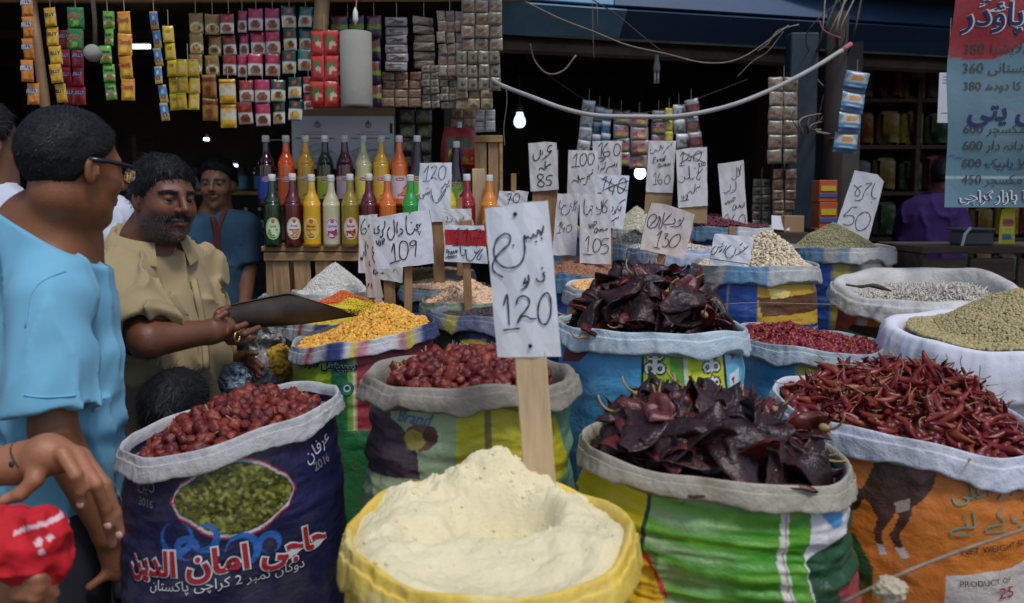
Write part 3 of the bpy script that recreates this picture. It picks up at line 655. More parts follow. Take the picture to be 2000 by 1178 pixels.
m_ink_w, m_ink_r, m_ink_k = M('white_print', c255(206, 208, 210), .5, var=.25, vscale=30), M('red_print', c255(168, 34, 46), .5, var=.2, vscale=30), M('black_print', c255(28, 28, 32), .5, var=.2, vscale=30)
m_ink_gy, m_ink_b, m_ink_t = M('grey_print', c255(120, 124, 134), .5, var=.3, vscale=30), M('blue_print', c255(58, 96, 160), .5, var=.25, vscale=30), M('teal_print', c255(110, 150, 128), .5, var=.25, vscale=30)
S = SACKS['navy']
bag_text(S, 'حاجی امان الدین', -.028, .240, .046, m_ink_r, True, rot=.05, bold=.0020, outline=(m_ink_w, .0030))
bag_text(S, 'دوکان نمبر 2 کراچی پاکستان', -.02, .280, .019, m_ink_w, True, rot=.04)
bag_text(S, 'عرفان', .185, .052, .026, m_ink_w, True, rot=.45)
bag_text(S, '2016', .192, .086, .018, m_ink_gy, rot=.25, bold=.0006)
bag_text(S, 'دین', -.185, .095, .026, m_ink_gy, True, rot=-.1); bag_text(S, '2016', -.185, .130, .016, m_ink_gy, rot=-.1)
S = SACKS['chana']; bag_text(S, 'سپیشل سپر کرنل', -.135, .066, .024, m_ink_k, True, rot=-.02, bold=.0012, outline=(m_ink_w, .0014))
m_badge = M('teal_badge', c255(30, 110, 96), .5)
def ring(S, s0, d0, r0, r1, mat, nm='printed_badge'):
    a = np.linspace(0, 2 * np.pi, 24, endpoint=False); V = np.vstack([S['surf']((s0 + r * np.cos(a)) / S['R0'], d0 + r * np.sin(a), .003) for r in (r0, r1)]); j = np.arange(24); k = (j + 1) % 24
    ob(nm, mesh(nm, V, np.stack([j, k, k + 24, j + 24], 1), mat), S['root'])
ring(S, -.045, .125, .006, .010, m_ink_w); ring(S, -.045, .125, .010, .018, m_badge)
S = SACKS['lentil']; bag_text(S, 'خالص سپورٹ دال', -.03, .096, .017, m_ink_w, True)
S = SACKS['round']; bag_text(S, 'Brand', -.122, .064, .024, m_ink_b, shear=.3, rot=-.04)
S = SACKS['horse']
bag_text(S, 'معیار اعلی', .178, .092, .032, m_ink_t, True, rot=.12); bag_text(S, 'آپ کے لئے', .168, .148, .032, m_ink_t, True, rot=.10)
bag_text(S, 'NET WEIGHT 50', .165, .205, .012, m_ink_k, rot=.14, shear=.2); bag_text(S, 'PRODUCT OF', .15, .270, .011, m_ink_k, rot=.1); bag_text(S, '25', .19, .292, .024, m_ink_r, rot=.1)
S = SACKS['oats']; bag_text(S, 'COMPANY', -.045, .225, .012, m_ink_w)

# ------------------------------------------------------------------ heaps of grain (nobody could count them)
def ico(sub=1):
    bm = bmesh.new(); bmesh.ops.create_icosphere(bm, subdivisions=sub, radius=1); bm.verts.index_update()
    V = np.array([v.co[:] for v in bm.verts]); F = np.array([[v.index for v in f.verts] for f in bm.faces]); bm.free(); return V, F
ICO1, ICO2 = ico(1), ico(2)
def gs(kind):
    V, F = (ICO2 if kind in ('pea', 'split') else ICO1); V = V.copy()
    if kind == 'pea': V[:, 2] *= .92; V[:, 0] += .25 * np.maximum(0, V[:, 0]) ** 6; V *= (1 - .14 * np.exp(-((V[:, 1]) / .18) ** 2) * (V[:, 2] > 0))[:, None]
    if kind == 'split': V[:, 2] = np.where(V[:, 2] < 0, V[:, 2] * .12, V[:, 2] * .75)
    if kind == 'seed': V = V * np.array((1.25, .85, .85))
    if kind == 'lens': V = V * np.array((1, 1, .5))
    if kind == 'rice': V = V * np.array((1.7, .55, .55))
    if kind == 'flake': V = V * np.array((1.15, .85, .16)); V[:, 2] += .3 * V[:, 0] ** 2
    if kind == 'bean': V = V * np.array((1.4, .75, .65)); V[:, 1] += .3 * V[:, 0] ** 2
    if kind == 'sliver': V = V * np.array((1.9, .4, .14)); V[:, 2] += .12 * V[:, 0] ** 2
    return V, F
def heapfn(S, lvl, apex, ax=0.0, ay=0.0, pw=1.2, nz=.006, seed=1, lim=.97):
    R_ = S['R'] * lim
    def Hf(x, y):
        th = np.arctan2(x, -y / S['asp']); r = np.hypot(x, y / S['asp']) / (R_ * S['lob'](th))
        q = np.hypot(x - ax, (y - ay)) / (R_ * 1.0); t = np.clip(1 - q, 0, 1) ** pw * apex
        tilt = S['rimz'](th) - S['H']
        return S['H'] + lvl + tilt * np.minimum(r, 1) + t * sstep(1.02, .6, r) + nz * fbm(v3(x * 14, y * 14, 0), seed, 3), r
    return Hf, R_
def rand_disc(n, rs, S, R_):
    a = rs.uniform(0, 2 * np.pi, n); r = np.sqrt(rs.uniform(0, 1, n)) * R_ * S['lob'](a)
    return r * np.sin(a), -r * np.cos(a) * S['asp']
def rmats(n, rs, flat=0.0):
    u = rs.normal(size=(n, 4)); 
    if flat: u[:, 1:3] *= (1 - flat)
    u /= np.linalg.norm(u, axis=1)[:, None]; w_, x, y, z = u.T
    return np.stack([np.stack([1 - 2 * (y * y + z * z), 2 * (x * y - z * w_), 2 * (x * z + y * w_)], -1), np.stack([2 * (x * y + z * w_), 1 - 2 * (x * x + z * z), 2 * (y * z - x * w_)], -1), np.stack([2 * (x * z - y * w_), 2 * (y * z + x * w_), 1 - 2 * (x * x + y * y)], -1)], 1)
def heap(key, name, label, mat, kind, size, n, lvl=-.012, apex=.05, ax=0, ay=0, pw=1.2, flat=0.0, seed=1, nz=.006, layers=1, base_mat=None, szv=.15, lim=.97):
    S = SACKS[key]; Hf, R_ = heapfn(S, lvl, apex, ax, ay, pw, nz, seed, lim); rs = np.random.default_rng(seed)
    nr, na = 22, 56; r = np.linspace(0, 1.0, nr); a = np.linspace(0, 2 * np.pi, na, endpoint=False); A, Rr = np.meshgrid(a, r)
    X = Rr * R_ * S['lob'](A) * np.sin(A); Yy = -Rr * R_ * S['lob'](A) * np.cos(A) * S['asp']; Z = Hf(X, Yy)[0] - size * .45
    V = v3(X, Yy, Z).reshape(-1, 3); i = np.arange(nr - 1)[:, None] * na; j = np.arange(na)[None]; j2 = (j + 1) % na
    F0 = np.stack([i + j, i + na + j, i + na + j2, i + j2], -1).reshape(-1, 4)
    gv, gf = gs(kind)
    Vs, Fs = [V], []; off = len(V); M0 = [np.zeros(len(F0), int)]
    x, y = rand_disc(n, rs, S, R_); z = Hf(x, y)[0] + rs.uniform(-.25, .35, n) * size
    if layers > 1: z -= rs.integers(0, layers, n) * size * .4
    Rm = rmats(n, rs, flat); sz = size * (1 + szv * rs.normal(size=n).clip(-2, 2))
    W = np.einsum('nij,vj->nvi', Rm, gv) * sz[:, None, None] + np.stack([x, y, z], 1)[:, None]
    Fg = (gf[None] + (np.arange(n) * len(gv))[:, None, None] + off).reshape(-1, 3)
    me = mesh(name, np.vstack([V, W.reshape(-1, 3)]), [F0, Fg], [base_mat or mat, mat], midx=np.concatenate([np.zeros(len(F0), int), np.ones(len(Fg), int)]))
    o = ob(name, me); o.location = S['root'].location; o.rotation_euler = S['root'].rotation_euler
    tag(o, label, name.split('_heap')[0].replace('_', ' '), kind='stuff'); return o, Hf, R_
def gm(nm, col, rough=.55, isl=.25, hue=.012, **k): return M(nm, col, rough, var=0, island=isl, hue=hue, **k)
H_ = {}
heap('chana', 'split_gram_heap', 'golden split gram heaped in the striped rim sack', gm('split_gram', c255(232, 176, 70), .45, .28, .015), 'split', .0062, 2600, apex=.075, ax=.05, ay=.03, seed=3)
heap('mung', 'yellow_lentil_heap', 'small yellow lentils under the metal scoop', gm('yellow_lentil', c255(214, 190, 44), .5, .25), 'seed', .0036, 6000, apex=.06, ax=.02, ay=.02, seed=4)
heap('redlentil', 'red_lentil_heap', 'orange red lentils just behind the yellow ones', gm('red_lentil', c255(222, 110, 50), .5, .2), 'lens', .0042, 2500, lvl=-.005, apex=.05, seed=5)
heap('rice', 'puffed_rice_heap', 'white puffed rice mound before the bottle crate', gm('puffed_rice', c255(222, 222, 214), .6, .14, .0), 'rice', .0036, 5200, apex=.125, pw=1.0, seed=6, nz=.004)
heap('kabuli', 'pale_chickpea_heap', 'large pale pinkish chickpeas beside the big white sign', gm('pale_chickpea', c255(226, 190, 156), .5, .22, .01), 'pea', .0078, 1500, apex=.085, pw=1.0, seed=7)
heap('kabuli2', 'small_chickpea_heap', 'smaller pale chickpeas behind the larger heap', gm('small_chickpea', c255(216, 184, 150), .5, .22, .01), 'pea', .0062, 1400, lvl=0, apex=.03, seed=8)
heap('lentil', 'dark_lentil_heap', 'dark grey brown lentils in the blue grey rim sack', gm('dark_lentil', c255(74, 66, 66), .45, .35), 'lens', .0044, 3000, lvl=-.02, apex=.03, ax=.04, seed=9)
heap('kala', 'brown_chickpea_heap', 'small reddish brown chickpeas around the 105 sign', gm('brown_chickpea', c255(150, 100, 72), .5, .28, .012), 'pea', .0062, 2300, lvl=-.004, apex=.055, ax=-.05, seed=10)
heap('corn', 'popping_corn_heap', 'orange and cream popping corn behind the chillies', gm('popping_corn', c255(230, 176, 110), .45, .3, .03), 'pea', .0062, 2300, lvl=-.004, apex=.03, seed=11)
heap('oats', 'rolled_oats_heap', 'cream rolled oats piled behind the low sign', gm('oat_flake', c255(224, 208, 178), .7, .22, .01), 'flake', .0075, 2600, apex=.12, ax=.04, pw=1.0, seed=12, flat=.4)
heap('bajra', 'millet_heap', 'grey green millet cone by the 50 sign', gm('millet', c255(168, 160, 118), .55, .35, .02), 'seed', .0036, 7000, apex=.115, ax=-.02, pw=1.0, seed=13, nz=.003)
heap('poprice', 'pale_flake_heap', 'pale flakes in the woven rim sack behind', gm('pale_flake', c255(216, 206, 190), .7, .2), 'flake', .006, 1700, lvl=-.01, apex=.03, seed=14, flat=.4)
heap('kidney', 'kidney_bean_heap', 'dark red kidney beans at the back', gm('kidney_bean', c255(104, 40, 52), .35, .3), 'bean', .006, 1500, lvl=.005, apex=.05, ax=-.05, seed=15)
heap('seeds', 'striped_seed_heap', 'black and white striped seeds', gm('striped_seed', c255(110, 112, 108), .5, .8), 'rice', .0046, 2600, apex=.07, seed=16)
heap('whiterice', 'white_rice_heap', 'steep pile of white rice far behind', gm('white_rice', c255(216, 210, 190), .55, .12), 'rice', .0032, 4000, apex=.13, pw=1.0, seed=17, nz=.003)
heap('farbeige', 'beige_grain_heap', 'beige grain heap showing beside the front sign', gm('beige_grain', c255(190, 170, 130), .6, .2), 'rice', .0034, 3000, apex=.10, pw=1.0, seed=18)
heap('rear_red', 'far_chickpea_heap', 'few pale chickpeas in the far grey rim sack', gm('pale_chickpea2', c255(216, 186, 150), .5, .2), 'pea', .0062, 900, lvl=-.01, apex=.02, seed=19)
heap('coriander', 'coriander_seed_heap', 'pale green tan coriander seed filling the white cloth sack', gm('coriander_seed', c255(172, 158, 110), .6, .28, .015), 'pea', .0048, 6500, lvl=-.006, apex=.105, ax=.06, ay=.05, pw=.9, seed=20)
heap('flakes', 'melon_seed_heap', 'pale slivers lying low inside the half empty sack', gm('melon_seed', c255(206, 200, 186), .6, .22, .0), 'sliver', .0095, 2400, lvl=-.062, apex=.05, ax=.10, seed=21, flat=.45)
heap('redsmall', 'small_red_chilli_heap', 'small crushed red chillies in the blue sack', gm('small_red_chilli', c255(134, 36, 38), .4, .5, .02), 'flake', .0125, 1300, lvl=-.012, apex=.035, ax=-.05, ay=.02, seed=22)
heap('edge', 'pale_seed_heap', 'pale seed in the sack at the right edge', gm('pale_seed', c255(190, 186, 170), .6, .2), 'seed', .004, 1500, lvl=-.03, apex=.02, seed=23)
# ------------------------------------------------------------------ gram flour and the chillies
S = SACKS['flour']; _R = S['R0'] * .985
nr, na = 170, 300
A, Q = np.meshgrid(np.linspace(0, 2 * np.pi, na, endpoint=False), np.linspace(0, 1, nr))
X = Q * _R * S['lob'](A) * np.sin(A); Yy = -Q * _R * S['lob'](A) * np.cos(A)
def flour_h(X, Yy, Q, A):
    rim = S['rimz'](A) - S['H']
    wx = X + .012 * fbm(v3(X * 16, Yy * 16, 3), 23, 3); wy = Yy + .012 * fbm(v3(X * 16, Yy * 16, 6), 24, 3)
    mound = .038 * np.exp(-(((wx - .012) / .052) ** 2 + ((wy - .160) / .036) ** 2)) + .030 * np.exp(-(((wx + .0) / .13) ** 2 + ((wy - .165) / .042) ** 2)) + .022 * np.exp(-(((wx - .115) / .04) ** 2 + ((wy - .07) / .07) ** 2)) + .016 * np.exp(-(((wx + .14) / .04) ** 2 + ((wy - .02) / .09) ** 2))
    rb_ = np.hypot((wx - .025) / .098, (wy - .045) / .066); bowl = -.062 * sstep(1.12, .45, rb_) - .030 * sstep(1.2, .3, np.hypot((wx + .098) / .055, (wy + .005) / .040)) - .020 * np.exp(-(((X - .02) / .13) ** 2 + ((Yy + .13) / .06) ** 2))
    clump = fbm(v3(X * 38, Yy * 38, 0), 3, 4); cl2 = np.abs(fbm(v3(X * 20, Yy * 20, 2), 5, 3)); fine = fbm(v3(X * 120, Yy * 120, 1), 9, 3)
    rough = sstep(.06, .13, Yy) * 1.5 + .2 + .35 * sstep(.35, .75, fbm(v3(X * 7, Yy * 7, 4), 13, 2) + .5)
    lip = sstep(.0, .012, np.hypot((X - .015) / .085, (Yy - .015) / .065) - 1.0)
    return S['H'] - .008 + rim * Q + mound + bowl + rough * (.010 * clump + .009 * cl2) + .0016 * fine + .006 * lip * fbm(v3(X * 30, Yy * 30, 7), 17, 2) + .010 * sstep(.75, .95, Q) * fbm(v3(X * 9, Yy * 9, 8), 19, 2) - .012 * sstep(.86, 1, Q)
Z = flour_h(X, Yy, Q, A)
i = np.arange(nr - 1)[:, None] * na; j = np.arange(na)[None]; j2 = (j + 1) % na
F = np.stack([i + j, i + na + j, i + na + j2, i + j2], -1).reshape(-1, 4)
m_flour = M('gram_flour', (.82, .73, .46), .95, var=.08, vscale=14, bump=.5, bscale=160, spec=.15, sss=0)
gc = G(); rs = np.random.default_rng(5); n = 700
o = ob('gram_flour_heap', mesh('gram_flour_heap', v3(X, Yy, Z).reshape(-1, 3), F, m_flour)); o.location = S['root'].location; o.rotation_euler = S['root'].rotation_euler
tag(o, 'pale yellow gram flour with a scooped hollow in the front sack', 'flour', kind='stuff')
_a = rs.uniform(0, 6.283, n); _q = np.sqrt(rs.uniform(0, .9, n)); x = _q * _R * np.sin(_a); y = -_q * _R * np.cos(_a); keep = (y > -.02) | (rs.uniform(size=n) < .3); x, y, _q, _a = x[keep], y[keep], _q[keep], _a[keep]
z = flour_h(x, y, _q, _a); Rm = rmats(len(x), rs); szz = .0010 + .0034 * rs.uniform(size=len(x)) ** 3
Wv = np.einsum('nij,vj->nvi', Rm, ICO1[0] * np.array((1.2, .9, .8))) * szz[:, None, None] + np.stack([x, y, z], 1)[:, None]
o2 = ob('flour_crumbs', mesh('flour_crumbs', Wv.reshape(-1, 3), (ICO1[1][None] + (np.arange(len(x)) * len(ICO1[0]))[:, None, None]).reshape(-1, 3), m_flour)); o2.location = o.location; o2.rotation_euler = o.rotation_euler
tag(o2, 'loose crumbs of gram flour on the heap', 'flour', kind='stuff')

m_broad = M('broad_dried_chilli', (.036, .014, .013), .36, var=.55, vscale=14, bump=.9, bscale=55, spec=.5, dirt=(.12, .018, .018), dirt_amt=.5, dirt_scale=9)
m_broadb = M('broad_dried_chilli_red', (.13, .018, .016), .36, var=.5, vscale=14, bump=.45, bscale=70, dirt=(.04, .01, .012), dirt_amt=.7, dirt_scale=9)
m_stem = M('chilli_stem', (.36, .23, .09), .7, var=.35, vscale=40, bump=.3, bscale=90)
m_round = M('round_dried_chilli', (.22, .028, .018), .46, var=.5, vscale=45, bump=.5, bscale=90, dirt=(.34, .09, .03), dirt_amt=.75, dirt_scale=26)
m_roundb = M('round_dried_chilli_dark', (.13, .014, .014), .44, var=.5, vscale=45, bump=.5, bscale=90, dirt=(.26, .04, .02), dirt_amt=.7, dirt_scale=30)
m_slim = M('slender_dried_chilli', (.22, .016, .014), .33, var=.5, vscale=22, bump=.25, bscale=90, dirt=(.10, .012, .012), dirt_amt=.8, dirt_scale=16)
m_slimb = M('slender_dried_chilli_orange', (.28, .05, .018), .38, var=.45, vscale=22, bump=.25, bscale=90, dirt=(.12, .02, .012), dirt_amt=.8, dirt_scale=16)
m_slimd = M('slender_dried_chilli_dark', (.11, .012, .012), .33, var=.5, vscale=22, bump=.25, bscale=90, dirt=(.22, .03, .015), dirt_amt=.6, dirt_scale=16)
def pod(L, W, flat, bend, seed, n=20, m=14, wrk=.22, tip=1.3):
    rs = np.random.default_rng(seed); t = np.linspace(0, 1, n); a = np.linspace(0, 2 * np.pi, m, endpoint=False)
    wp = np.interp(t, [0, .05, .2, .5, .8, .93, 1], [.25, .5, .92, 1, .72, .42, .04]) if flat < .6 else np.clip(np.sin(np.pi * np.clip(t * .86 + .12, 0, 1)) ** .7 * (1 - t ** 3 * .55), .05, 1); wp[-1] = .03
    T, Aa = np.meshgrid(t, a, indexing='ij'); w_ = wp[:, None] * W / 2
    nn = fbm(v3(T * 6, np.cos(Aa) * 1.3 + 5, np.sin(Aa) * 1.3), seed, 3); n2 = np.abs(fbm(v3(T * 3.2, np.cos(Aa) * 2.6, np.sin(Aa) * 2.6), seed + 5, 2))
    r = 1 + wrk * nn - wrk * 1.6 * n2
    if flat < .6: r = r + .22 * (.5 - np.abs(fbm(v3(T * 13, np.cos(Aa) * 3.5, np.sin(Aa) * 3.5 + 4), seed + 8, 2)))
    fl = flat * (1 + .5 * np.sin(T * 7 + seed))
    x = (T - .5) * L; y = w_ * np.cos(Aa) * r + bend * L * (T - .5) ** 2 * 4 * .25; tw = .6 * np.sin(seed) * (T - .5)
    z = w_ * np.sin(Aa) * fl * r + .22 * W * np.sin(T * 5 + seed * 1.7) * (1 - T) + .10 * W * np.cos(Aa * 1) * np.sin(T * 8 + seed)
    if flat < .6: z = z + (.55 * np.sin(seed * 2.7) + .25) * (y / W) ** 2 * W * 1.6 + .28 * W * np.sin(T * 6.5 + seed * 3.1)
    y, z = y * np.cos(tw) - z * np.sin(tw), y * np.sin(tw) + z * np.cos(tw)
    return np.stack([x, y, z], -1).reshape(-1, 3), grid_tube(n, m)
def grid_tube(n, m):
    i = np.arange(n - 1)[:, None] * m; j = np.arange(m)[None]; j2 = (j + 1) % m
    return np.stack([i + j, i + j2, i + m + j2, i + m + j], -1).reshape(-1, 4)
def stem(L, W, Ls, r, seed, cap=True):
    rs = np.random.default_rng(seed + 50); g = G(); c = rs.uniform(-.8, .8); cz = rs.uniform(-.2, .9); x0 = -L / 2
    pts = [np.array((x0 + .004, 0, .06 * W)), np.array((x0 - Ls * .3, c * Ls * .05, cz * Ls * .1)), np.array((x0 - Ls * .65, c * Ls * .3, cz * Ls * .35)), np.array((x0 - Ls * .85, c * Ls * .65, cz * Ls * .75))]
    pts = smooth_line(pts, 3); g.tube(pts, np.linspace(r * 1.15, r * .85, len(pts)), 6)
    if cap: g.tube([(x0 + W * .16, 0, .06 * W), (x0 + W * .08, 0, .05 * W), (x0 - .004, 0, .03 * W)], [W * .10 + r, W * .13 + r, r * 1.3], 8, squash=.7)
    return g.me('stem', m_stem, True)
def normal_at(Hf, x, y, e=.006):
    n_ = np.array([-(Hf(x + e, y)[0] - Hf(x - e, y)[0]) / (2 * e), -(Hf(x, y + e)[0] - Hf(x, y - e)[0]) / (2 * e), np.ones_like(x)])
    return (n_ / np.linalg.norm(n_, axis=0)).T
def poisson(n, R_, S, rs, dmin):
    out = []
    for t in range(n * 60):
        x, y = rand_disc(1, rs, S, R_); p = np.array((x[0], y[0]))
        if all((p[0] - q[0]) ** 2 + (p[1] - q[1]) ** 2 > dmin ** 2 for q in out): out.append(p)
        if len(out) >= n: break
    return np.array(out)
def scatter(key, name, label, group, pods, stems, n, Hf, R_, dmin, lift, tiltv, seed, scale=(.85, 1.15), upright=0.0, lay=1):
    S = SACKS[key]; rs = np.random.default_rng(seed); base = Matrix.Translation(S['root'].location) @ Matrix.Rotation(S['rz'], 4, 'Z')
    for L_ in range(lay):
        pts = poisson(n // lay, R_ * (.96 if L_ == 0 else .8), S, rs, dmin); N_ = normal_at(Hf, pts[:, 0], pts[:, 1]); Z_ = Hf(pts[:, 0], pts[:, 1])[0]
        for p, nn, z in zip(pts, N_, Z_):
            k = rs.integers(len(pods)); yaw = rs.uniform(0, 6.283)
            q = Vector((0, 0, 1)).rotation_difference(Vector(nn)) @ Euler((rs.normal() * tiltv, rs.normal() * tiltv, yaw)).to_quaternion()
            s = rs.uniform(*scale)
            mt = base @ Matrix.Translation((p[0], p[1], z + lift * (.6 + .8 * rs.uniform()) + L_ * lift * 1.4)) @ q.to_matrix().to_4x4() @ Matrix.Diagonal((s, s, s, 1))
            o = ob(name, pods[k]); o.matrix_world = mt; tag(o, label, 'chilli', group)
            if stems is not None and stems[k] is not None: ob('stem', stems[k], o)
# broad dark chillies: green sack and light blue sack
bp = []; bs = []
for k in range(8):
    L, W = (.150 + .02 * math.sin(k * 2.1)), (.054 + .010 * math.cos(k * 1.7))
    V, F = pod(L, W, .34 + .10 * math.sin(k * 3), .5 * math.sin(k * 1.3), 100 + k, 40, 22, .42)
    bp.append(mesh('broad_chilli', V, F, m_broad if k % 4 else m_broadb)); bs.append(stem(L, W, .036, .0019, k) if k in (0, 2, 5) else None)
S = SACKS['green']; Hf, R_ = heapfn(S, -.028, .058, 0, .03, .8, .012, 61)
heap('green', 'chilli_scrap_heap', 'broken dark chilli scraps beneath the broad chillies in the green sack', M('chilli_scrap', (.05, .016, .014), .5, island=.4, var=0), 'flake', .014, 900, lvl=-.045, apex=.07, ay=.02, pw=.8, seed=61)
scatter('green', 'broad_chilli', 'broad wrinkled dark dried chilli in the green sack', 'broad dark chillies in the green sack', bp, bs, 110, Hf, R_ * .80, .027, .010, .26, 62, (1.0, 1.35), lay=2)
S = SACKS['blue']; Hf, R_ = heapfn(S, -.02, .105, 0, .03, .8, .012, 63)
heap('blue', 'chilli_scrap_heap', 'broken dark chilli scraps in the light blue sack', M('chilli_scrap', (.05, .016, .014), .5, island=.4, var=0), 'flake', .013, 800, lvl=-.03, apex=.10, ay=.03, pw=.8, seed=63)
scatter('blue', 'broad_chilli', 'broad wrinkled dark dried chilli in the light blue sack', 'broad dark chillies in the light blue sack', bp, bs, 100, Hf, R_ * .86, .031, .012, .30, 64, (.8, 1.15), lay=2)
# round chillies: navy sack and grey rimmed sack
rp = []; rstem = []
for k in range(7):
    V = ico(3)[0]; Fc = ico(3)[1]
    n1 = np.abs(fbm(V * 2.1 + k * 7, 70 + k, 3)); n2 = fbm(V * 2.6 + k, 80 + k, 2)
    r = 1.05 - .74 * n1 + .16 * n2; W = V * r[:, None] * np.array((1.18 if k % 2 else 1.0, .95, .86)); W[:, 0] += .18 * np.maximum(W[:, 0], 0) ** 3
    rp.append(mesh('round_chilli', W * .0158, Fc, m_round if k % 3 else m_roundb))
    if k in (1, 4):
        g = G().tube([(-.013, 0, 0), (-.021, .001, .002), (-.030, .004, .005)], [.0026, .0016, .0014], 6); g.tube([(-.0125, 0, 0), (-.0165, 0, 0)], [.007, .003], 7); rstem.append(g.me('stem', m_stem, True))
    else: rstem.append(None)
S = SACKS['navy']; Hf, R_ = heapfn(S, -.035, .06, .01, .03, .8, .006, 65)
heap('navy', 'round_chilli_heap', 'round red chillies lying deeper in the navy sack', m_round, 'pea', .0155, 420, lvl=-.05, apex=.055, ax=.01, ay=.03, pw=.8, seed=65, lim=.87)
scatter('navy', 'round_chilli', 'round shiny dried red chilli in the navy sack', 'round chillies in the navy sack', rp, rstem, 150, Hf, R_ * .90, .0172, .004, 1.5, 66, (.7, 1.25))
S = SACKS['round']; Hf, R_ = heapfn(S, -.02, .055, 0, .03, .8, .006, 67)
heap('round', 'round_chilli_heap', 'round red chillies lying deeper in the grey rimmed sack', m_round, 'pea', .0155, 420, lvl=-.035, apex=.05, ay=.03, pw=.8, seed=67, lim=.87)
scatter('round', 'round_chilli', 'round shiny dried red chilli in the grey rimmed sack', 'round chillies in the grey rimmed sack', rp, rstem, 150, Hf, R_ * .90, .0178, .004, 1.5, 68, (.7, 1.25))
# slender chillies: orange horse sack
sp = []; ss = []
for k in range(8):
    L, W = .062 + .012 * math.sin(k * 2.3), .0148 + .003 * math.cos(k)
    V, F = pod(L, W, .75, .9 * math.sin(k * 1.9), 200 + k, 14, 9, .16)
    sp.append(mesh('slender_chilli', V, F, (m_slim, m_slim, m_slimb, m_slim, m_slimd, m_slim, m_slimb, m_slim)[k])); ss.append(stem(L, W, .026, .0010, k, k % 2 == 0) if k % 2 == 0 or k == 3 else None)
S = SACKS['horse']; Hf, R_ = heapfn(S, -.012, .085, .02, .07, .8, .008, 69)
heap('horse', 'slender_chilli_heap', 'slender red chillies lying deeper in the orange sack', M('slender_deep', (.17, .016, .014), .4, var=.3, island=.35, hue=.02), 'bean', .016, 900, lvl=-.022, apex=.08, ax=.02, ay=.07, pw=.8, seed=69)
scatter('horse', 'slender_chilli', 'slender dried red chilli heaped in the orange sack', 'slender chillies in the orange sack', sp, ss, 290, Hf, R_ * .98, .014, .010, .5, 70, (.8, 1.25), lay=2)
# ------------------------------------------------------------------ price signs
m_card = M('white_card', (.74, .76, .82), .75, var=.07, vscale=9, bump=.1, bscale=60, dirt=(.40, .34, .27), dirt_amt=.35, dirt_scale=7)
m_card2 = M('greyed_card', (.68, .67, .67), .8, var=.12, vscale=9, bump=.1, bscale=60, dirt=(.40, .32, .25), dirt_amt=.5, dirt_scale=8)
m_card3 = M('worn_card', (.66, .61, .58), .8, var=.14, vscale=9, bump=.12, bscale=60, dirt=(.26, .15, .10), dirt_amt=.7, dirt_scale=9)
m_pink = M('pinkish_card', (.62, .50, .46), .8, var=.1, vscale=9, dirt=(.4, .3, .25), dirt_amt=.4)
m_kraft = M('kraft_card', (.34, .22, .11), .85, var=.12, vscale=8, bump=.1)
m_edge = M('card_core', (.26, .18, .11), .9, var=.25, vscale=40)
m_pen = M('marker_pen', (.012, .013, .018), .5, var=0)
m_penb = M('blue_black_marker', (.022, .035, .06), .45, var=.2, vscale=60)
m_redband = M('red_paint_band', (.42, .012, .018), .5, var=.12, vscale=10)
m_stake = M('pale_stake_wood', (.60, .43, .25), .7, var=.18, vscale=10, bump=.2, stretch=(7, 7, 1))
m_stake2 = M('brown_stake_wood', (.38, .21, .09), .75, var=.3, vscale=10, bump=.3, stretch=(7, 7, 1))
m_nail = M('nail_head', (.03, .03, .035), .5, metal=.6)

def pl(t):
    """'x,y x,y ...' -> array"""
    return np.array([[float(v) for v in q.split(',')] for q in t.split()])

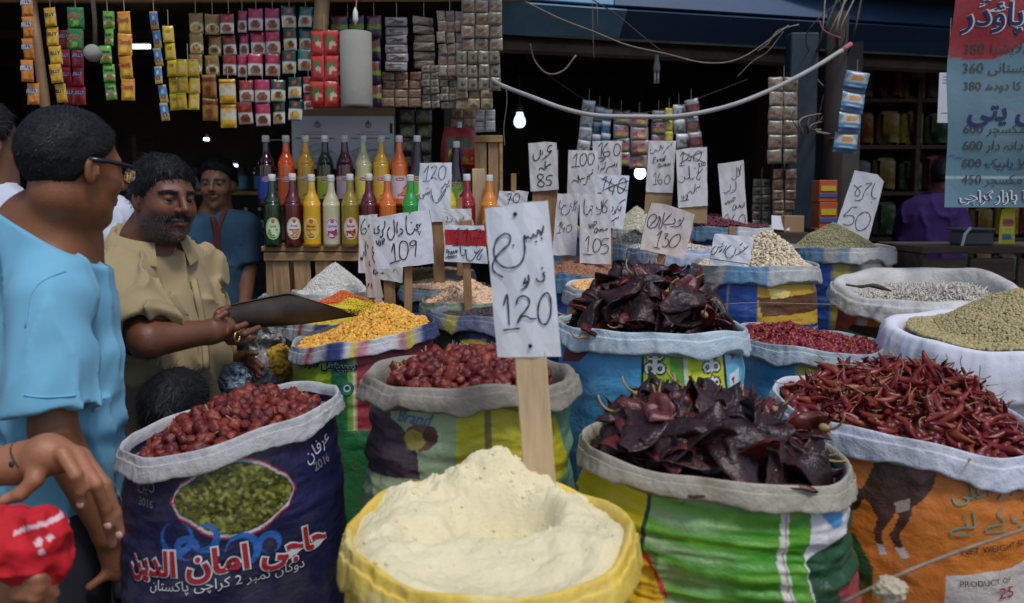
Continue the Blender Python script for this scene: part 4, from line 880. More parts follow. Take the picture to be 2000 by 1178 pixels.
def sign(label, Y, poly, strokes, zr, wd, mat=m_card, pen=m_pen, stake=None, kraft=None, th=.004, core=m_edge, name='price_sign', seed=1, curl=.006, dots='', band=None, nails=(), stub=None):
    """poly: outline in zoom coordinates; zr=(x0,y0,scale) takes zoom coordinates to photograph pixels"""
    x0, y0, k = zr; tp = lambda a: np.asarray(a, float) / k + np.array((x0, y0))
    pts = tp(pl(poly)); W = np.array([P(a, b, Y) for a, b in pts])
    bx = stake[0] if stake else pts[:, 0].mean(); bot = P(bx, stake[1] if stake else pts[:, 1].max(), Y)
    root = empty(name, bot); tag(root, label, 'price sign'); o3 = np.array(bot)
    cx, cz, hw, hh = W[:, 0].mean(), W[:, 2].mean(), np.ptp(W[:, 0]) / 2, np.ptp(W[:, 2]) / 2
    rs = np.random.default_rng(seed); ca, cb, cc = rs.uniform(-1, 1, 3)
    def yoff(x, z): u = (x - cx) / hw; v = (z - cz) / hh; return curl * (ca * u * u + .7 * cb * u * v + .6 * cc * v * v) + .0012 * np.sin(9 * u + 5 * v)
    # board: triangulated outline, cut into strips so that it can curl
    bm = bmesh.new(); vs_ = [bm.verts.new((p[0], 0, p[2])) for p in W]; bm.faces.new(vs_)
    for ax, (c_, h_) in ((0, (cx, hw)), (2, (cz, hh))):
        for t in np.linspace(-.8, .8, 7):
            co = [0, 0, 0]; no = [0, 0, 0]; co[ax] = c_ + t * h_; no[ax] = 1
            bmesh.ops.bisect_plane(bm, geom=bm.verts[:] + bm.edges[:] + bm.faces[:], plane_co=co, plane_no=no)
    bm.normal_update(); bm.faces.ensure_lookup_table()
    if bm.faces[0].normal.y > 0: bmesh.ops.reverse_faces(bm, faces=bm.faces[:])
    front = bm.faces[:]
    jit = {}
    for v in bm.verts:
        if any(e.is_boundary for e in v.link_edges): v.co.x += rs.normal() * .0006; v.co.z += rs.normal() * .0006
    r = bmesh.ops.extrude_face_region(bm, geom=front); nv = [e for e in r['geom'] if isinstance(e, bmesh.types.BMVert)]
    for v in bm.verts: v.co.y = Y + yoff(v.co.x, v.co.z)
    nvs = set(nv)
    for v in bm.verts:
        if v not in nvs: v.co.y += th
    bm.normal_update()
    for f in bm.faces: f.material_index = 1 if abs(f.normal.y) < .5 else 0
    for v in bm.verts: v.co -= Vector(o3)
    bmesh.ops.recalc_face_normals(bm, faces=bm.faces[:])
    me = bpy.data.meshes.new('board'); bm.to_mesh(me); bm.free(); me.materials.append(mat); me.materials.append(core); ob('board', me, root)
    def flat(nm, polys, m, off):
        g = G()
        for V2, F2 in polys:
            w_ = np.array([P(a, b, Y) for a, b in tp(V2)]); w_[:, 1] = Y + yoff(w_[:, 0], w_[:, 2]) - off; g.add(w_ - o3, np.asarray(F2))
        q_ = g.ob(nm, m, root)
        if nm == 'handwriting': q_['kind'] = 'stuff'
    if band:
        q = pl(band); n_ = 14; t = np.linspace(0, 1, n_)[:, None]; up_ = q[0] * (1 - t) + q[1] * t; lo_ = q[3] * (1 - t) + q[2] * t
        V2 = np.stack([up_, lo_], 1).reshape(-1, 2); i = np.arange(n_ - 1) * 2; flat('painted_band', [(V2, np.stack([i, i + 1, i + 3, i + 2], 1))], m_redband, .0012)
    polys = []
    for s in strokes.split('|'):
        if s.strip(): polys.append(ribbon2d(smooth_line(pl(s)), wd))
    for d_ in dots.split():
        a = np.linspace(0, 2 * np.pi, 8, endpoint=False); c = np.array([float(v) for v in d_.split(',')[:2]]); r_ = wd * .72
        polys.append((c + r_ * np.stack([np.cos(a), np.sin(a)], 1), np.array([[0, 1, 2, 3], [0, 3, 4, 7], [4, 5, 6, 7]])))
    flat('handwriting', polys, pen, .0022)
    for nx, ny in nails:
        p = tp([(nx, ny)])[0]; w_ = P(p[0], p[1], Y); ob('nail', G().lathe([(.0001, .002), (.0035, .0015), (.0035, 0)], 10).me('nail', m_nail), root, loc=(w_[0] - o3[0], Y + yoff(w_[0], w_[2]) - .0015 - o3[1], w_[2] - o3[2]), rot=(math.pi / 2, 0, 0))
    if kraft:
        q = np.array([P(a, b, Y) for a, b in tp(pl(kraft))]); V = np.vstack([q + np.array((0, th * .3 + .003, 0)), q + np.array((0, th * .3 + .006, 0))]) - o3
        ob('lower_strip', mesh('lower_strip', V, np.array([(3, 2, 1, 0), (4, 5, 6, 7), (0, 1, 5, 4), (1, 2, 6, 5), (2, 3, 7, 6), (3, 0, 4, 7)]), m_kraft, smooth=False), root)
    if stub:
        q = np.array([P(a, b, Y) for a, b in tp(pl(stub))]); V = np.vstack([q + np.array((0, th + .004, 0)), q + np.array((0, th + .012, 0))]) - o3
        ob('stake_top', mesh('stake_top', V, np.array([(3, 2, 1, 0), (4, 5, 6, 7), (0, 1, 5, 4), (1, 2, 6, 5), (2, 3, 7, 6), (3, 0, 4, 7)]), m_stake2, smooth=False), root)
    # stake: runs up behind the board
    if stake:
        bx, by, wpx, m_ = stake; top = np.array((cx, Y, cz + hh * .3)); tv = top - o3; L = np.linalg.norm(tv[[0, 2]]); ang = math.atan2(tv[0], tv[2]); ex = .12
        G().box((0, th + .009, (L - ex) / 2), (wpx / FPX * Y, .010, L + ex), bev=.002).ob('stake', m_, root, rot=(0, ang, 0))
    else:
        G().box((0, th + .009, -.02), (.022, .010, .30), bev=.002).ob('stake', m_stake2, root)
    return root
ZA, ZB, ZC, ZD, ZE, ZF, ZG, ZH, ZI = (940, 380, 3.4647), (690, 400, 6.547), (810, 310, 5.353), (1020, 270, 9.062), (1070, 370, 7.853), (1245, 265, 5.893), (1240, 385, 7.3625), (1390, 305, 5.714), (960, 260, 3.846)
sign('tall white sign reading 120 on a wide stake in the flour', 1.36, '20,90 452,38 545,1103 108,1108',
 '422,208 410,270 397,250 385,242 378,275 362,280 352,268 345,290 325,296 312,285 303,300 293,275 290,310 295,370 285,430 255,475 205,495 150,490 110,460 90,420 85,370 100,315 130,280 165,265 190,275 198,300 185,335 150,370 110,410 85,450 75,490 85,520 115,545 150,562|430,525 415,540 428,548 425,575 400,590 378,582 372,565|318,540 322,590 300,600 285,600 300,585 320,600 300,625 265,648|300,560 290,595|150,752 175,675 183,780 190,885|145,920 200,912 262,907|235,745 250,700 285,685 320,705 325,740 300,780 265,825 243,868 270,830 300,822 335,840 375,840|440,662 405,700 385,770 390,840 415,880 445,870 470,810 472,730 460,680 440,662',
 ZA, 11, m_card, m_penb, stake=(1052, 905, 64, m_stake), th=.004, dots='217,344 371,318 410,298 412,497', nails=[(229, 132), (331, 1026)], seed=4, curl=.010)
sign('thick white sign reading 109 with torn upper edge', 2.62, '215,180 600,105 705,98 725,130 740,95 965,65 1000,230 1035,750 660,790 300,825',
 '680,135 675,220 680,310 700,365 740,375 770,345 785,310 800,325 830,310 810,270 818,250 845,270 862,240|595,300 640,335 605,375 568,405|565,215 560,290 562,365|518,185 525,260 530,340 520,400 490,445 460,440 440,390 440,330 470,280|400,205 405,260 390,300 372,330 380,370 370,400 348,415 342,395|335,265 310,300 335,330 320,360 285,368 265,345 268,300|285,455 310,510 328,455 318,505 345,520 345,455|372,450 378,520|372,440 398,435 395,460 375,475|490,605 520,490 530,600 540,720|462,755 530,730 600,710|640,460 600,490 590,580 600,670 640,700 680,670 703,580 690,490 640,460|805,465 760,460 725,495 745,525 790,505 808,470 802,560 793,665',
 ZB, 14, m_card, stake=(795, 612, 16, m_stake2), th=.016, dots='742,227 832,347 856,347 846,375', seed=5, curl=.008)
sign('half hidden grey sign beginning with 6 at the bottle crate', 3.15, '75,140 305,120 312,880 65,870', '155,175 115,240 97,310 110,365 145,375 170,335 150,300 115,320|215,250 190,275 215,280|90,670 100,700 110,665 118,705 130,650 140,610 125,605', ZB, 10, m_card2, seed=6)
sign('narrow pinkish sign strip left of the 109 sign', 2.9, '125,385 240,380 385,1185 175,1185', '165,460 160,560 165,620 150,655|185,500 190,560|215,710 205,745 215,775 228,770|180,1055 200,1000 195,1040|225,1005 240,1020 228,1030 242,1045 220,1055', ZB, 10, m_pink, seed=7)
sign('white card marked KG 1 hanging below the 109 sign', 2.78, '245,520 640,500 632,995 245,938', '262,820 265,890|285,825 255,860 285,890|310,860 295,860 292,885 315,880 312,865|345,870 400,880|380,855 375,875|530,820 512,860|255,530 245,580 262,620 250,660 265,710 280,740|270,600 255,650', ZB, 10, m_card2, stake=(761, 606, 22, m_stake2), seed=8)
sign('grey sign reading 120 in front of the green bottle', 3.2, '50,45 388,40 372,655 30,670', '95,150 145,70 130,150 122,225|82,240 120,233 162,230|168,100 200,78 228,85 215,130 168,210 195,195 235,218|300,70 262,100 250,160 265,210 295,218 320,170 325,100 300,70|360,225 350,260 325,270 315,255 310,275 280,320 275,360|365,280 330,300 320,340 300,380 250,450 215,460 188,420 190,380|330,300 300,350 240,440|170,310 175,400 165,405|155,340 150,370 135,350 128,375 110,360 105,385 85,375 95,400 75,418 50,408 48,370', ZC, 6.5, m_card, stake=(855, 492, 22, m_stake2), dots='130,310 142,308 335,285', seed=9)
sign('small grey sign peeping above the red banded one', 3.12, '280,520 590,525 600,700 560,740 300,765', '335,600 345,640 330,660 350,670|395,620 380,660 350,655|515,600 500,640 470,640 480,625|430,630 440,665', ZC, 6, m_card2, seed=10)
sign('white sign with red band reading 117', 3.02, '315,690 725,700 765,1100 310,1075', '415,785 465,725 450,820 440,910|500,790 552,730 545,820 535,905|610,750 690,740 665,830 645,920|615,830 712,835|390,910 480,905 580,910|360,960 335,950 340,980 362,965 355,1015|375,1000 385,965 395,995 405,962 415,995|420,990 430,955 440,985 445,950|318,1028 445,1012|320,1040 440,1026|475,910 485,1000 510,1010 535,980 525,950 550,960|715,940 680,985 650,1040 680,1050 700,1000|690,940 640,1000|620,960 640,1000 610,1050 570,1070 540,1030 545,990', ZC, 7.5, m_card, stake=(912, 548, 16, m_stake2), dots='508,1038 650,980', band='313,740 738,748 750,914 322,898', th=.008, stub='440,660 590,640 598,702 440,698', seed=11)
sign('sign reading 85 on a broad board, against the dark shop', 3.95, '108,95 330,70 430,62 605,80 612,160 645,910 145,945', '530,130 490,130 450,190 460,240 520,215 480,270 430,330 350,385|410,310 425,335|360,225 350,300|330,205 315,250 320,290 300,345 250,395 205,380 195,320 205,270|510,450 490,475 470,465 455,490 430,495 405,520 410,400 400,545 370,540 340,525 310,540 298,580|365,650 310,630 270,680 300,730 370,770 390,820 340,860 285,840 275,800 320,750 370,690 365,650|540,655 455,665 430,735 490,740 515,790 480,830 410,840', ZD, 17, m_card2, stake=(1064, 440, 50, m_stake2), dots='435,535 330,225', seed=12)
sign('grey sign reading 100 left of a 160 sign', 3.85, '820,210 1340,220 1335,1180 790,1180', '905,360 970,270 955,400 948,495|865,512 950,500 1025,498|1090,265 1035,320 1025,420 1055,485 1110,460 1140,370 1130,290 1090,265|1230,262 1175,300 1165,400 1190,470 1240,450 1275,360 1270,290 1230,262|1255,545 1240,575|1250,590 1240,630 1220,620 1205,650 1180,645 1170,680 1150,680 1150,740 1130,800 1100,825 1080,810|1105,690 1085,720 1060,705 1040,730 1015,735 990,660 990,770 960,760 930,740 900,755 878,795', ZD, 14, m_card2, dots='1190,680 1190,715 1030,770', seed=13)
sign('sign reading 160 rising behind the 100 sign', 4.0, '1250,50 1762,45 1750,800 1250,800', '1345,155 1415,75 1405,200 1400,315|1340,348 1480,350|1525,75 1450,160 1425,240 1450,310 1510,320 1555,280 1530,235 1460,250 1430,290|1690,92 1640,130 1620,230 1640,300 1690,300 1735,230 1738,140 1690,92|1680,430 1665,505|1640,440 1630,490 1600,480 1590,500 1560,500 1520,520 1500,560 1480,605|1475,415 1465,470|1460,500 1440,540 1400,545 1380,600|1460,370 1380,420|1350,460 1345,560', ZD, 14, m_card2, seed=14)
sign('leaning sign with a crossed out 140 behind the 105 sign', 3.6, '1300,635 1900,665 1790,1610 1250,1560', '1415,745 1495,675 1455,820 1425,945|1585,710 1535,860 1560,930 1630,935|1635,850 1610,930 1595,1000|1790,700 1720,760 1690,880 1710,960 1770,960 1830,850 1835,740 1790,700|1330,965 1410,970|1385,700 1600,810 1870,935|1450,910 1700,810 1900,750|1832,1077 1745,1125 1716,1160|1751,1201 1733,1287 1699,1253|1595,1201 1612,1241 1578,1299|1699,1195 1676,1253 1630,1299 1664,1310 1589,1351|1705,1379 1693,1414 1653,1414 1618,1449 1572,1472', ZD, 14, m_card, dots='1624,1489 1618,1530', seed=15)
sign('greyish sign reading 140 left of the 105 sign', 2.98, '145,65 485,65 430,1010 62,1010', '455,175 410,240 385,310 420,310 435,260|415,165 400,240|360,205 345,260 375,270|340,290 320,350 270,390 220,380 205,330 215,290|195,155 175,250 190,295 230,270 245,235 260,260 275,235|165,570 210,490 190,580 175,655|120,672 205,662|235,510 215,590 270,600|260,570 240,660|340,535 295,570 285,630 310,658 350,630 368,570 340,535', ZE, 9, m_card2, dots='215,200 375,325', seed=16)
sign('tall grey sign reading 105 VIP quality in brown chickpeas', 2.9, '490,75 965,70 975,1150 490,1130', '915,155 865,230 840,300 845,345 880,355 910,310 890,260 860,235|850,150 838,300|820,170 825,300 800,370 740,382|745,265 762,300 815,315|565,150 555,280 560,370 590,392 630,350 650,300 665,320 690,260 655,250|625,525 650,600 665,520|685,525 675,600|710,500 700,600|700,500 745,490 740,530 705,555|745,585 720,620 715,660 745,660 760,610 745,585|735,640 760,668|775,605 775,635 800,635 800,605|805,640 820,605 835,635|845,600 850,635 870,630|885,600 885,632|895,600 925,600|905,600 905,632|570,795 630,715 620,840 615,955|535,992 692,1000|750,750 705,800 692,890 710,955 760,950 810,870 800,780 750,750|942,752 850,765 825,850 885,845 930,890 915,950 870,985 810,985', ZE, 11, m_card2, dots='595,268 675,355 672,382', seed=17, curl=.004)
sign('sign reading export quality 160 with brown lower strip', 3.75, '135,60 445,60 405,660 95,650', '370,115 330,150 295,215|405,80 380,110|300,120 285,150 265,110 255,165 225,180 210,160 190,195 160,205 140,190|150,155 145,175|215,250 190,255 180,310 205,310|185,280 205,278|222,270 235,300|238,268 220,305|245,300 255,262 268,275 250,285|275,270 268,295 285,290 290,265 275,270|295,300 300,260 312,265 300,280 310,295|310,240 330,238|318,240 312,290|255,315 235,340 240,365 262,350 255,315|250,350 265,368|275,330 275,355 290,350 292,328|300,355 310,325 318,350|325,320 325,350 338,345|345,320 340,348|350,320 370,318|358,320 352,350|365,330 372,345 378,318|180,470 212,425 208,560|170,560 228,562|258,430 235,500 245,555 280,545 275,505 240,515|350,450 318,490 312,540 340,558 370,520 372,465 350,450', ZF, 6.5, m_card2, kraft='97,640 408,650 392,900 80,900', dots='350,150 420,325', seed=18, curl=.004)
sign('sign with a struck through 140 and brown lower strip', 3.65, '440,165 620,140 800,130 805,805 470,830', '490,240 530,190 515,280 505,335|472,350 550,340|600,200 570,280 625,280|620,250 600,310|700,175 655,215 650,280 690,290 730,240 735,185 700,175|500,185 640,250 770,310|480,330 620,240 755,185|700,330 712,315 712,360|695,365 725,358|728,320 745,318 735,335 748,345 730,362|770,300 755,325 765,345 782,330 770,300|755,375 700,440 680,490 710,510 725,470|665,385 660,365|705,380 695,450|650,480 620,500 600,480 590,345 600,470 560,500 540,470|545,480 530,530 490,535 465,520|720,570 710,600 690,590 680,610 660,615 665,555 655,640 630,665 610,640 575,670|510,690 515,735|530,685 535,730|550,690 575,685 560,735 585,725|580,680 575,720|488,755 595,738', ZF, 7, m_card2, kraft='470,820 805,795 806,1010 480,1000', dots='510,470 640,510 680,640', seed=19, curl=.004)
sign('square tilted worn sign reading 130 on a brown stake', 2.62, '235,80 420,95 640,165 860,250 800,540 710,890 450,830 70,750 130,420', '705,290 680,350 650,390 610,425 510,425|630,350 645,320 660,350|560,305 580,350 550,385 470,390 410,375 530,230|395,365 410,300 425,220 400,330 385,420 355,450 345,410 370,330 350,270|340,270 345,330 300,420 240,445 190,430 180,370 200,300 250,250 300,255 310,300 270,350 200,430|320,555 385,485 345,600 315,720|245,712 370,742|420,530 480,530 430,590 475,610 480,670 430,720 385,700|625,530 550,570 500,640 495,710 545,725 620,670 655,590 645,540 625,530', ZG, 11, m_card3, stake=(1287, 550, 15, m_stake2), dots='285,352 430,425 445,445 655,410 670,430', th=.010, seed=20)
sign('low white sign with a ruled line on the oats', 2.66, '1145,525 1715,575 1645,1000 1075,990', '1640,700 1580,750 1500,810 1435,840|1560,720 1600,740|1505,770 1520,800|1555,655 1505,695|1450,740 1435,800 1390,860 1340,875 1300,830 1305,770 1350,715 1390,690|1320,695 1265,800|1275,645 1250,680|1250,740 1240,770 1210,790 1235,760|1260,700 1230,720 1200,720 1185,760 1140,815 1100,830 1100,780 1135,730 1165,705|1080,885 1350,925 1640,968', ZG, 10, m_card, dots='1570,822', seed=21)
sign('narrow sign reading VVIP quality 160 in the kidney beans', 3.72, '68,90 355,45 400,825 130,860', '325,95 310,200 285,235|292,120 318,215|275,120 280,200 265,255 240,265 222,235|265,280 272,340 255,390 205,415|240,365 235,390|210,310 205,380 180,395 160,410 120,405|150,510 162,545 175,500|185,500 195,530 205,490|215,490 220,520|235,470 238,520|230,468 262,460 255,485 238,495|250,540 235,575 240,605 260,595 265,550 250,540|252,590 270,600|275,550 278,580 295,575|300,580 310,540 320,575|325,545 328,575 345,570|350,540 350,568|355,520 375,520|365,525 362,560|135,690 175,645 182,720 178,800|258,640 225,710 220,780 255,800 290,790 280,755 225,770|340,650 305,700 305,780 335,800 370,750 368,670 340,650', ZH, 6.5, m_card2, dots='160,425', seed=22)
sign('slanted white sign with cut corner reading 50', 3.66, '1595,158 1845,205 1925,285 1735,990 1350,900', '1825,290 1790,370 1785,440 1810,470 1840,465|1715,310 1765,300 1785,305 1740,350 1700,410 1680,470 1635,495 1590,490|1580,315 1640,370 1655,410 1630,445 1600,430 1605,390 1645,345 1675,330|1625,570 1565,570 1540,600 1470,668 1550,660 1590,690 1570,750 1515,770 1455,755|1700,622 1640,660 1605,740 1620,820 1680,825 1745,770 1770,690 1750,635 1700,622', ZH, 8, m_card, dots='1782,518 1738,428', seed=23, curl=.004)
sign('short sign reading 70 just above the big front sign', 3.3, '60,432 170,440 185,430 280,440 260,545 40,548', '115,460 150,455 135,500 125,535|120,500 155,495|190,452 165,480 165,515 185,525 208,500 210,465 190,452', ZI, 5, m_card2, seed=24)
# ------------------------------------------------------------------ bottle crate and syrup bottles
RY = 3.42                                             # distance of the front row of bottles
zc = P(600, 480, RY)[2]
xl, xr = P(517, 480, RY)[0], P(985, 480, RY)[0]
cr = empty('bottle_crate', ((xl + xr) / 2, RY + .16, .2)); tag(cr, 'rough wooden slatted crate carrying two rows of bottles', 'crate')
hw = (xr - xl) / 2; zt = zc - .2
def bx(nm, c, s, m=m_wood, par=cr, rot=None): return G().box(c, s, bev=.003).ob(nm, m, par, rot=rot)
bx('top_plank', (0, -.115, zt - .012), (2 * hw + .02, .13, .022)); bx('top_plank', (0, .035, zt - .013), (2 * hw + .02, .13, .022)); bx('top_plank', (0, .185, zt - .012), (2 * hw + .02, .13, .022))
bx('shelf_plank', (0, .10, zt + .155), (2 * hw, .14, .018)); bx('riser_plank', (0, .035, zt + .08), (2 * hw, .012, .13), m_darkwood)
for x in (-hw + .02, hw - .02):
    for y in (-.15, .22): bx('corner_post', (x, y, (zt - .025) / 2), (.035, .03, zt - .03), m_woodz)
for x in (-hw + .10, -hw + .19, -hw + .28): bx('slat', (x, -.165, zt - .16), (.07, .010, .26), m_woodz, rot=(0, rad(-2), 0))
bx('rail', (0, -.176, zt - .045), (2 * hw, .012, .035)); bx('rail', (0, -.17, .35), (2 * hw, .012, .05))
# upright crate at the right end of the bottles
q = P(955, 430, RY + .12); uc = empty('upright_crate', (q[0], q[1], zc)); tag(uc, 'upright slatted wooden crate at the right end of the bottles', 'crate')
for x, w_ in ((-.035, .05), (.02, .045)): G().box((x, 0, .235), (w_, .012, .43), bev=.002).ob('slat', m_woodz, uc)
G().box((.052, .03, .235), (.014, .09, .44), bev=.002).ob('side', m_wood, uc); G().box((0, -.012, .45), (.12, .014, .03), bev=.002).ob('rail', m_wood, uc); G().box((0, -.012, .03), (.12, .014, .04), bev=.002).ob('rail', m_wood, uc)
q = P(935, 390, RY + .02); bd = empty('plank_paddle', (q[0], q[1], zc)); tag(bd, 'pale plywood board standing between two bottles', 'board')
G().box((0, 0, .16), (.055, .012, .32), bev=.003).ob('plank', m_stake, bd)

m_cap = M('white_plastic_cap', (.78, .78, .76), .4, var=.05)
m_neck = M('clear_neck', (.75, .72, .66), .12, var=0, spec=.6, coat=.4)
m_lab = M('bottle_label', attr=True, rough=.4, var=.06, vscale=30)
PROF = [(.0, 0), (.030, .0), (.0345, .004), (.0355, .012), (.0355, .165), (.034, .180), (.029, .198), (.021, .214), (.0165, .226), (.0145, .250), (.0135, .270), (.0135, .276)]
PROFT = [(.0, 0), (.030, .0), (.0345, .004), (.0355, .012), (.035, .11), (.030, .16), (.022, .22), (.016, .262), (.0135, .276)]
_bm = {}
def bottle_mesh(col, taper=False):
    k = (col, taper)
    if k not in _bm:
        m = M('syrup_%02x%02x%02x' % tuple(int(255 * c) for c in col), col, .10, var=.10, vscale=9, spec=.6, coat=.6)
        pf = smooth_line(PROFT if taper else PROF, 3); pf[:, 0] = np.maximum(pf[:, 0], 0); g = G().lathe(pf, 26)
        V = g.V[0]
        if taper: 
            a = np.arctan2(V[:, 1], V[:, 0]); V[:, :2] *= (1 + .035 * np.sign(np.sin(a * 8 + V[:, 2] * 60)) * (V[:, 2] > .1) * (V[:, 2] < .27))[:, None]
        _bm[k] = g.me('glass_body', m, True)
    return _bm[k]
cap_me = G().lathe([(.0148, .268), (.0152, .270), (.0152, .292), (.0135, .296), (.0001, .296)], 22).me('cap', m_cap, True)
_lm = {}
def label_mesh(kind, c1, c2, acc, word):
    key = (kind, c1, c2, acc, word)
    if key in _lm: return _lm[key]
    r = .0363
    if kind == 'oval': nu, nv, hw_, z0, z1 = 40, 50, .031, .028, .118
    else: nu, nv, hw_, z0, z1 = 50, 44, .056, .03, .125
    u = np.linspace(-1, 1, nu); v = np.linspace(0, 1, nv); U, Vv = np.meshgrid(u, v, indexing='ij')
    if kind == 'oval':
        zz = (Vv - .5) * 2; U2 = U * np.sqrt(np.clip(1 - zz ** 2, 0, 1)); s = U2 * hw_; z = (z0 + z1) / 2 + zz * (z1 - z0) / 2; q = np.sqrt(np.clip(U2 ** 2 + zz ** 2, 0, 1))
        C = fill(s, c1); C = put(C, q > .86, acc); C = put(C, q > .94, c255(230, 226, 200))
        C = put(C, np.hypot(s, z - .103) < .0075, c255(150, 40, 40)); C = put(C, np.hypot(s, z - .103) < .0035, c255(200, 120, 110))
        fr = fbm(v3(s * 70, z * 70, 1), len(word), 2); C = put(C, (z < .072) & (z > .040) & (np.abs(s) < .020) & (fr > -.12) & (q < .82), c2); C = put(C, (z < .066) & (z > .044) & (fr > .25) & (q < .8), acc)
        C = put(C, (np.abs(z - .036) < .002) & (np.abs(s) < .012), c255(60, 60, 60))
    else:
        s = U * hw_; z = z0 + Vv * (z1 - z0); C = fill(s, c1); q = np.zeros_like(s)
        C = put(C, ((s / .021) ** 2 + ((z - .112) / .0105) ** 2) < 1, c255(226, 220, 210)); C = put(C, ((s / .019) ** 2 + ((z - .112) / .0085) ** 2) < 1, c255(178, 34, 44))
        fr = fbm(v3(s * 45, z * 45, 3), len(word) + 3, 2); C = put(C, (z < .097) & (fr > -.05), c2); C = put(C, (z < .085) & (fr > .22), acc); C = put(C, z < .04, c1)
    th = s / r; V = v3(r * np.sin(th), -r * np.cos(th), z).reshape(-1, 3); g = G(); g.add(V, grid_faces(nu, nv)); cols = [C.reshape(-1, 3)]; 
    t, h_, zz0, col = (word, .0095, .083, c2) if kind == 'oval' else ('Naco', .0085, .112, c255(240, 236, 230))
    Vt, Ft = text2d(t, h_, .0002, 0, False, .006)
    if len(Vt): th = Vt[:, 0] / r; g.add(v3((r + .0006) * np.sin(th), -(r + .0006) * np.cos(th), zz0 + Vt[:, 1]), Ft); cols.append(fill(Vt[:, 0], c255(70, 24, 24) if kind == 'oval' else col))
    _lm[key] = g.me('label', m_lab, True, np.vstack(cols)); return _lm[key]
def bottle(px, Y, z, col, lab, label, taper=False, scale=1.0, rz=0.0, group=None):
    p = P(px, 400, Y); o = empty('syrup_bottle', (p[0], Y, z), rz - math.atan2(p[0], Y)); o.scale = (scale,) * 3; tag(o, label, 'bottle', group or 'syrup bottles on the crate')
    ob('glass_body', bottle_mesh(col, taper), o); ob('cap', cap_me, o)
    if lab: ob('label', label_mesh(*lab), o)
pk, wt, yw, ye = c255(226, 196, 206), c255(224, 222, 214), c255(226, 196, 70), c255(236, 220, 150)
C_ = lambda *a: tuple(c255(*a))
FR = [(532, C_(20, 54, 26), ('oval', C_(206, 226, 176), C_(90, 150, 40), C_(120, 170, 60), 'Lime'), 'front row bottle of dark green syrup, leftmost'),
 (572, C_(92, 22, 34), ('oval', C_(226, 226, 220), C_(200, 90, 50), C_(196, 170, 90), 'Fruit'), 'front row dark red bottle with mixed fruit label'),
 (609, C_(232, 176, 24), ('oval', C_(232, 176, 60), C_(170, 120, 30), C_(236, 200, 90), 'Mango'), 'front row opaque yellow bottle with mango label'),
 (647, C_(206, 200, 160), ('oval', C_(220, 206, 226), C_(176, 40, 50), C_(150, 70, 140), 'Lychee'), 'front row creamy white bottle with lychee label'),
 (684, C_(150, 130, 30), ('oval', C_(232, 206, 190), C_(120, 50, 40), C_(220, 120, 60), 'Sandal'), 'front row olive yellow bottle with sandal label'),
 (721, C_(100, 22, 36), ('oval', C_(222, 196, 206), C_(150, 40, 60), C_(190, 110, 120), 'Anar'), 'front row maroon bottle with anar label'),
 (757, C_(232, 110, 30), ('oval', C_(238, 222, 170), C_(200, 70, 60), C_(226, 160, 80), 'Peach'), 'front row orange bottle with peach label'),
 (802, C_(40, 170, 70), ('oval', C_(220, 206, 70), C_(110, 120, 30), C_(170, 180, 60), 'Kiwi'), 'front row bright green bottle beside the 120 sign'),
 (876, C_(222, 200, 30), ('oval', C_(236, 216, 120), C_(150, 130, 30), C_(190, 170, 60), 'Lemon'), 'front row lemon yellow bottle half behind a sign'),
 (912, C_(150, 20, 40), ('oval', C_(226, 190, 216), C_(170, 40, 120), C_(190, 150, 90), 'Rose'), 'front row crimson bottle left of the plywood board'),
 (956, C_(236, 140, 30), ('oval', C_(206, 120, 70), C_(150, 60, 40), C_(226, 160, 80), 'Orange'), 'front row orange bottle, rightmost by the big sign')]
for i, (px, col, lab, lb_) in enumerate(FR): bottle(px, RY - .02 + .01 * (i % 2), zc, col, lab, lb_, rz=.12 * math.sin(i * 2.3), scale=1.0 + .01 * math.sin(i * 1.7))
BR = [(522, C_(52, 20, 30), ('wrap', C_(40, 70, 170), C_(40, 70, 170), C_(226, 130, 40), 'b1'), 'back row dark bottle with blue label, leftmost', False),
 (561, C_(222, 84, 26), ('wrap', C_(222, 90, 40), C_(226, 120, 40), C_(236, 180, 90), 'b2'), 'back row orange red bottle', False),
 (599, C_(206, 150, 20), ('wrap', C_(200, 170, 70), C_(90, 60, 30), C_(226, 180, 60), 'b3'), 'back row amber bottle', False),
 (637, C_(18, 44, 22), ('wrap', C_(190, 200, 60), C_(40, 110, 40), C_(200, 40, 60), 'b4'), 'back row bottle of very dark green syrup', False),
 (675, C_(92, 18, 40), ('wrap', pk, C_(190, 60, 90), C_(120, 160, 90), 'b5'), 'back row wine red bottle with pink label', False),
 (711, C_(206, 200, 150), ('wrap', C_(230, 206, 80), C_(206, 200, 170), C_(80, 130, 60), 'b6'), 'back row pale cream bottle', False),
 (746, C_(226, 170, 20), ('wrap', C_(226, 180, 60), C_(236, 200, 90), C_(190, 90, 40), 'b7'), 'back row golden yellow bottle', False),
 (781, C_(232, 110, 40), ('wrap', pk, C_(196, 50, 90), C_(226, 150, 60), 'b8'), 'back row orange bottle with peach picture', False),
 (816, C_(50, 16, 22), ('wrap', C_(120, 190, 60), C_(222, 222, 214), C_(180, 40, 40), 'b9'), 'back row ribbed dark bottle with slanting shoulders', True),
 (892, C_(60, 16, 24), ('wrap', C_(120, 190, 60), C_(222, 222, 214), C_(180, 40, 40), 'b9'), 'ribbed dark bottle behind the crimson one', True)]
for i, (px, col, lab, lb_, tp) in enumerate(BR): bottle(px, RY + .18, zc + .165 if px < 850 else zc + .14, col, lab, lb_, tp, rz=.1 * math.sin(i * 1.9), scale=1.03)
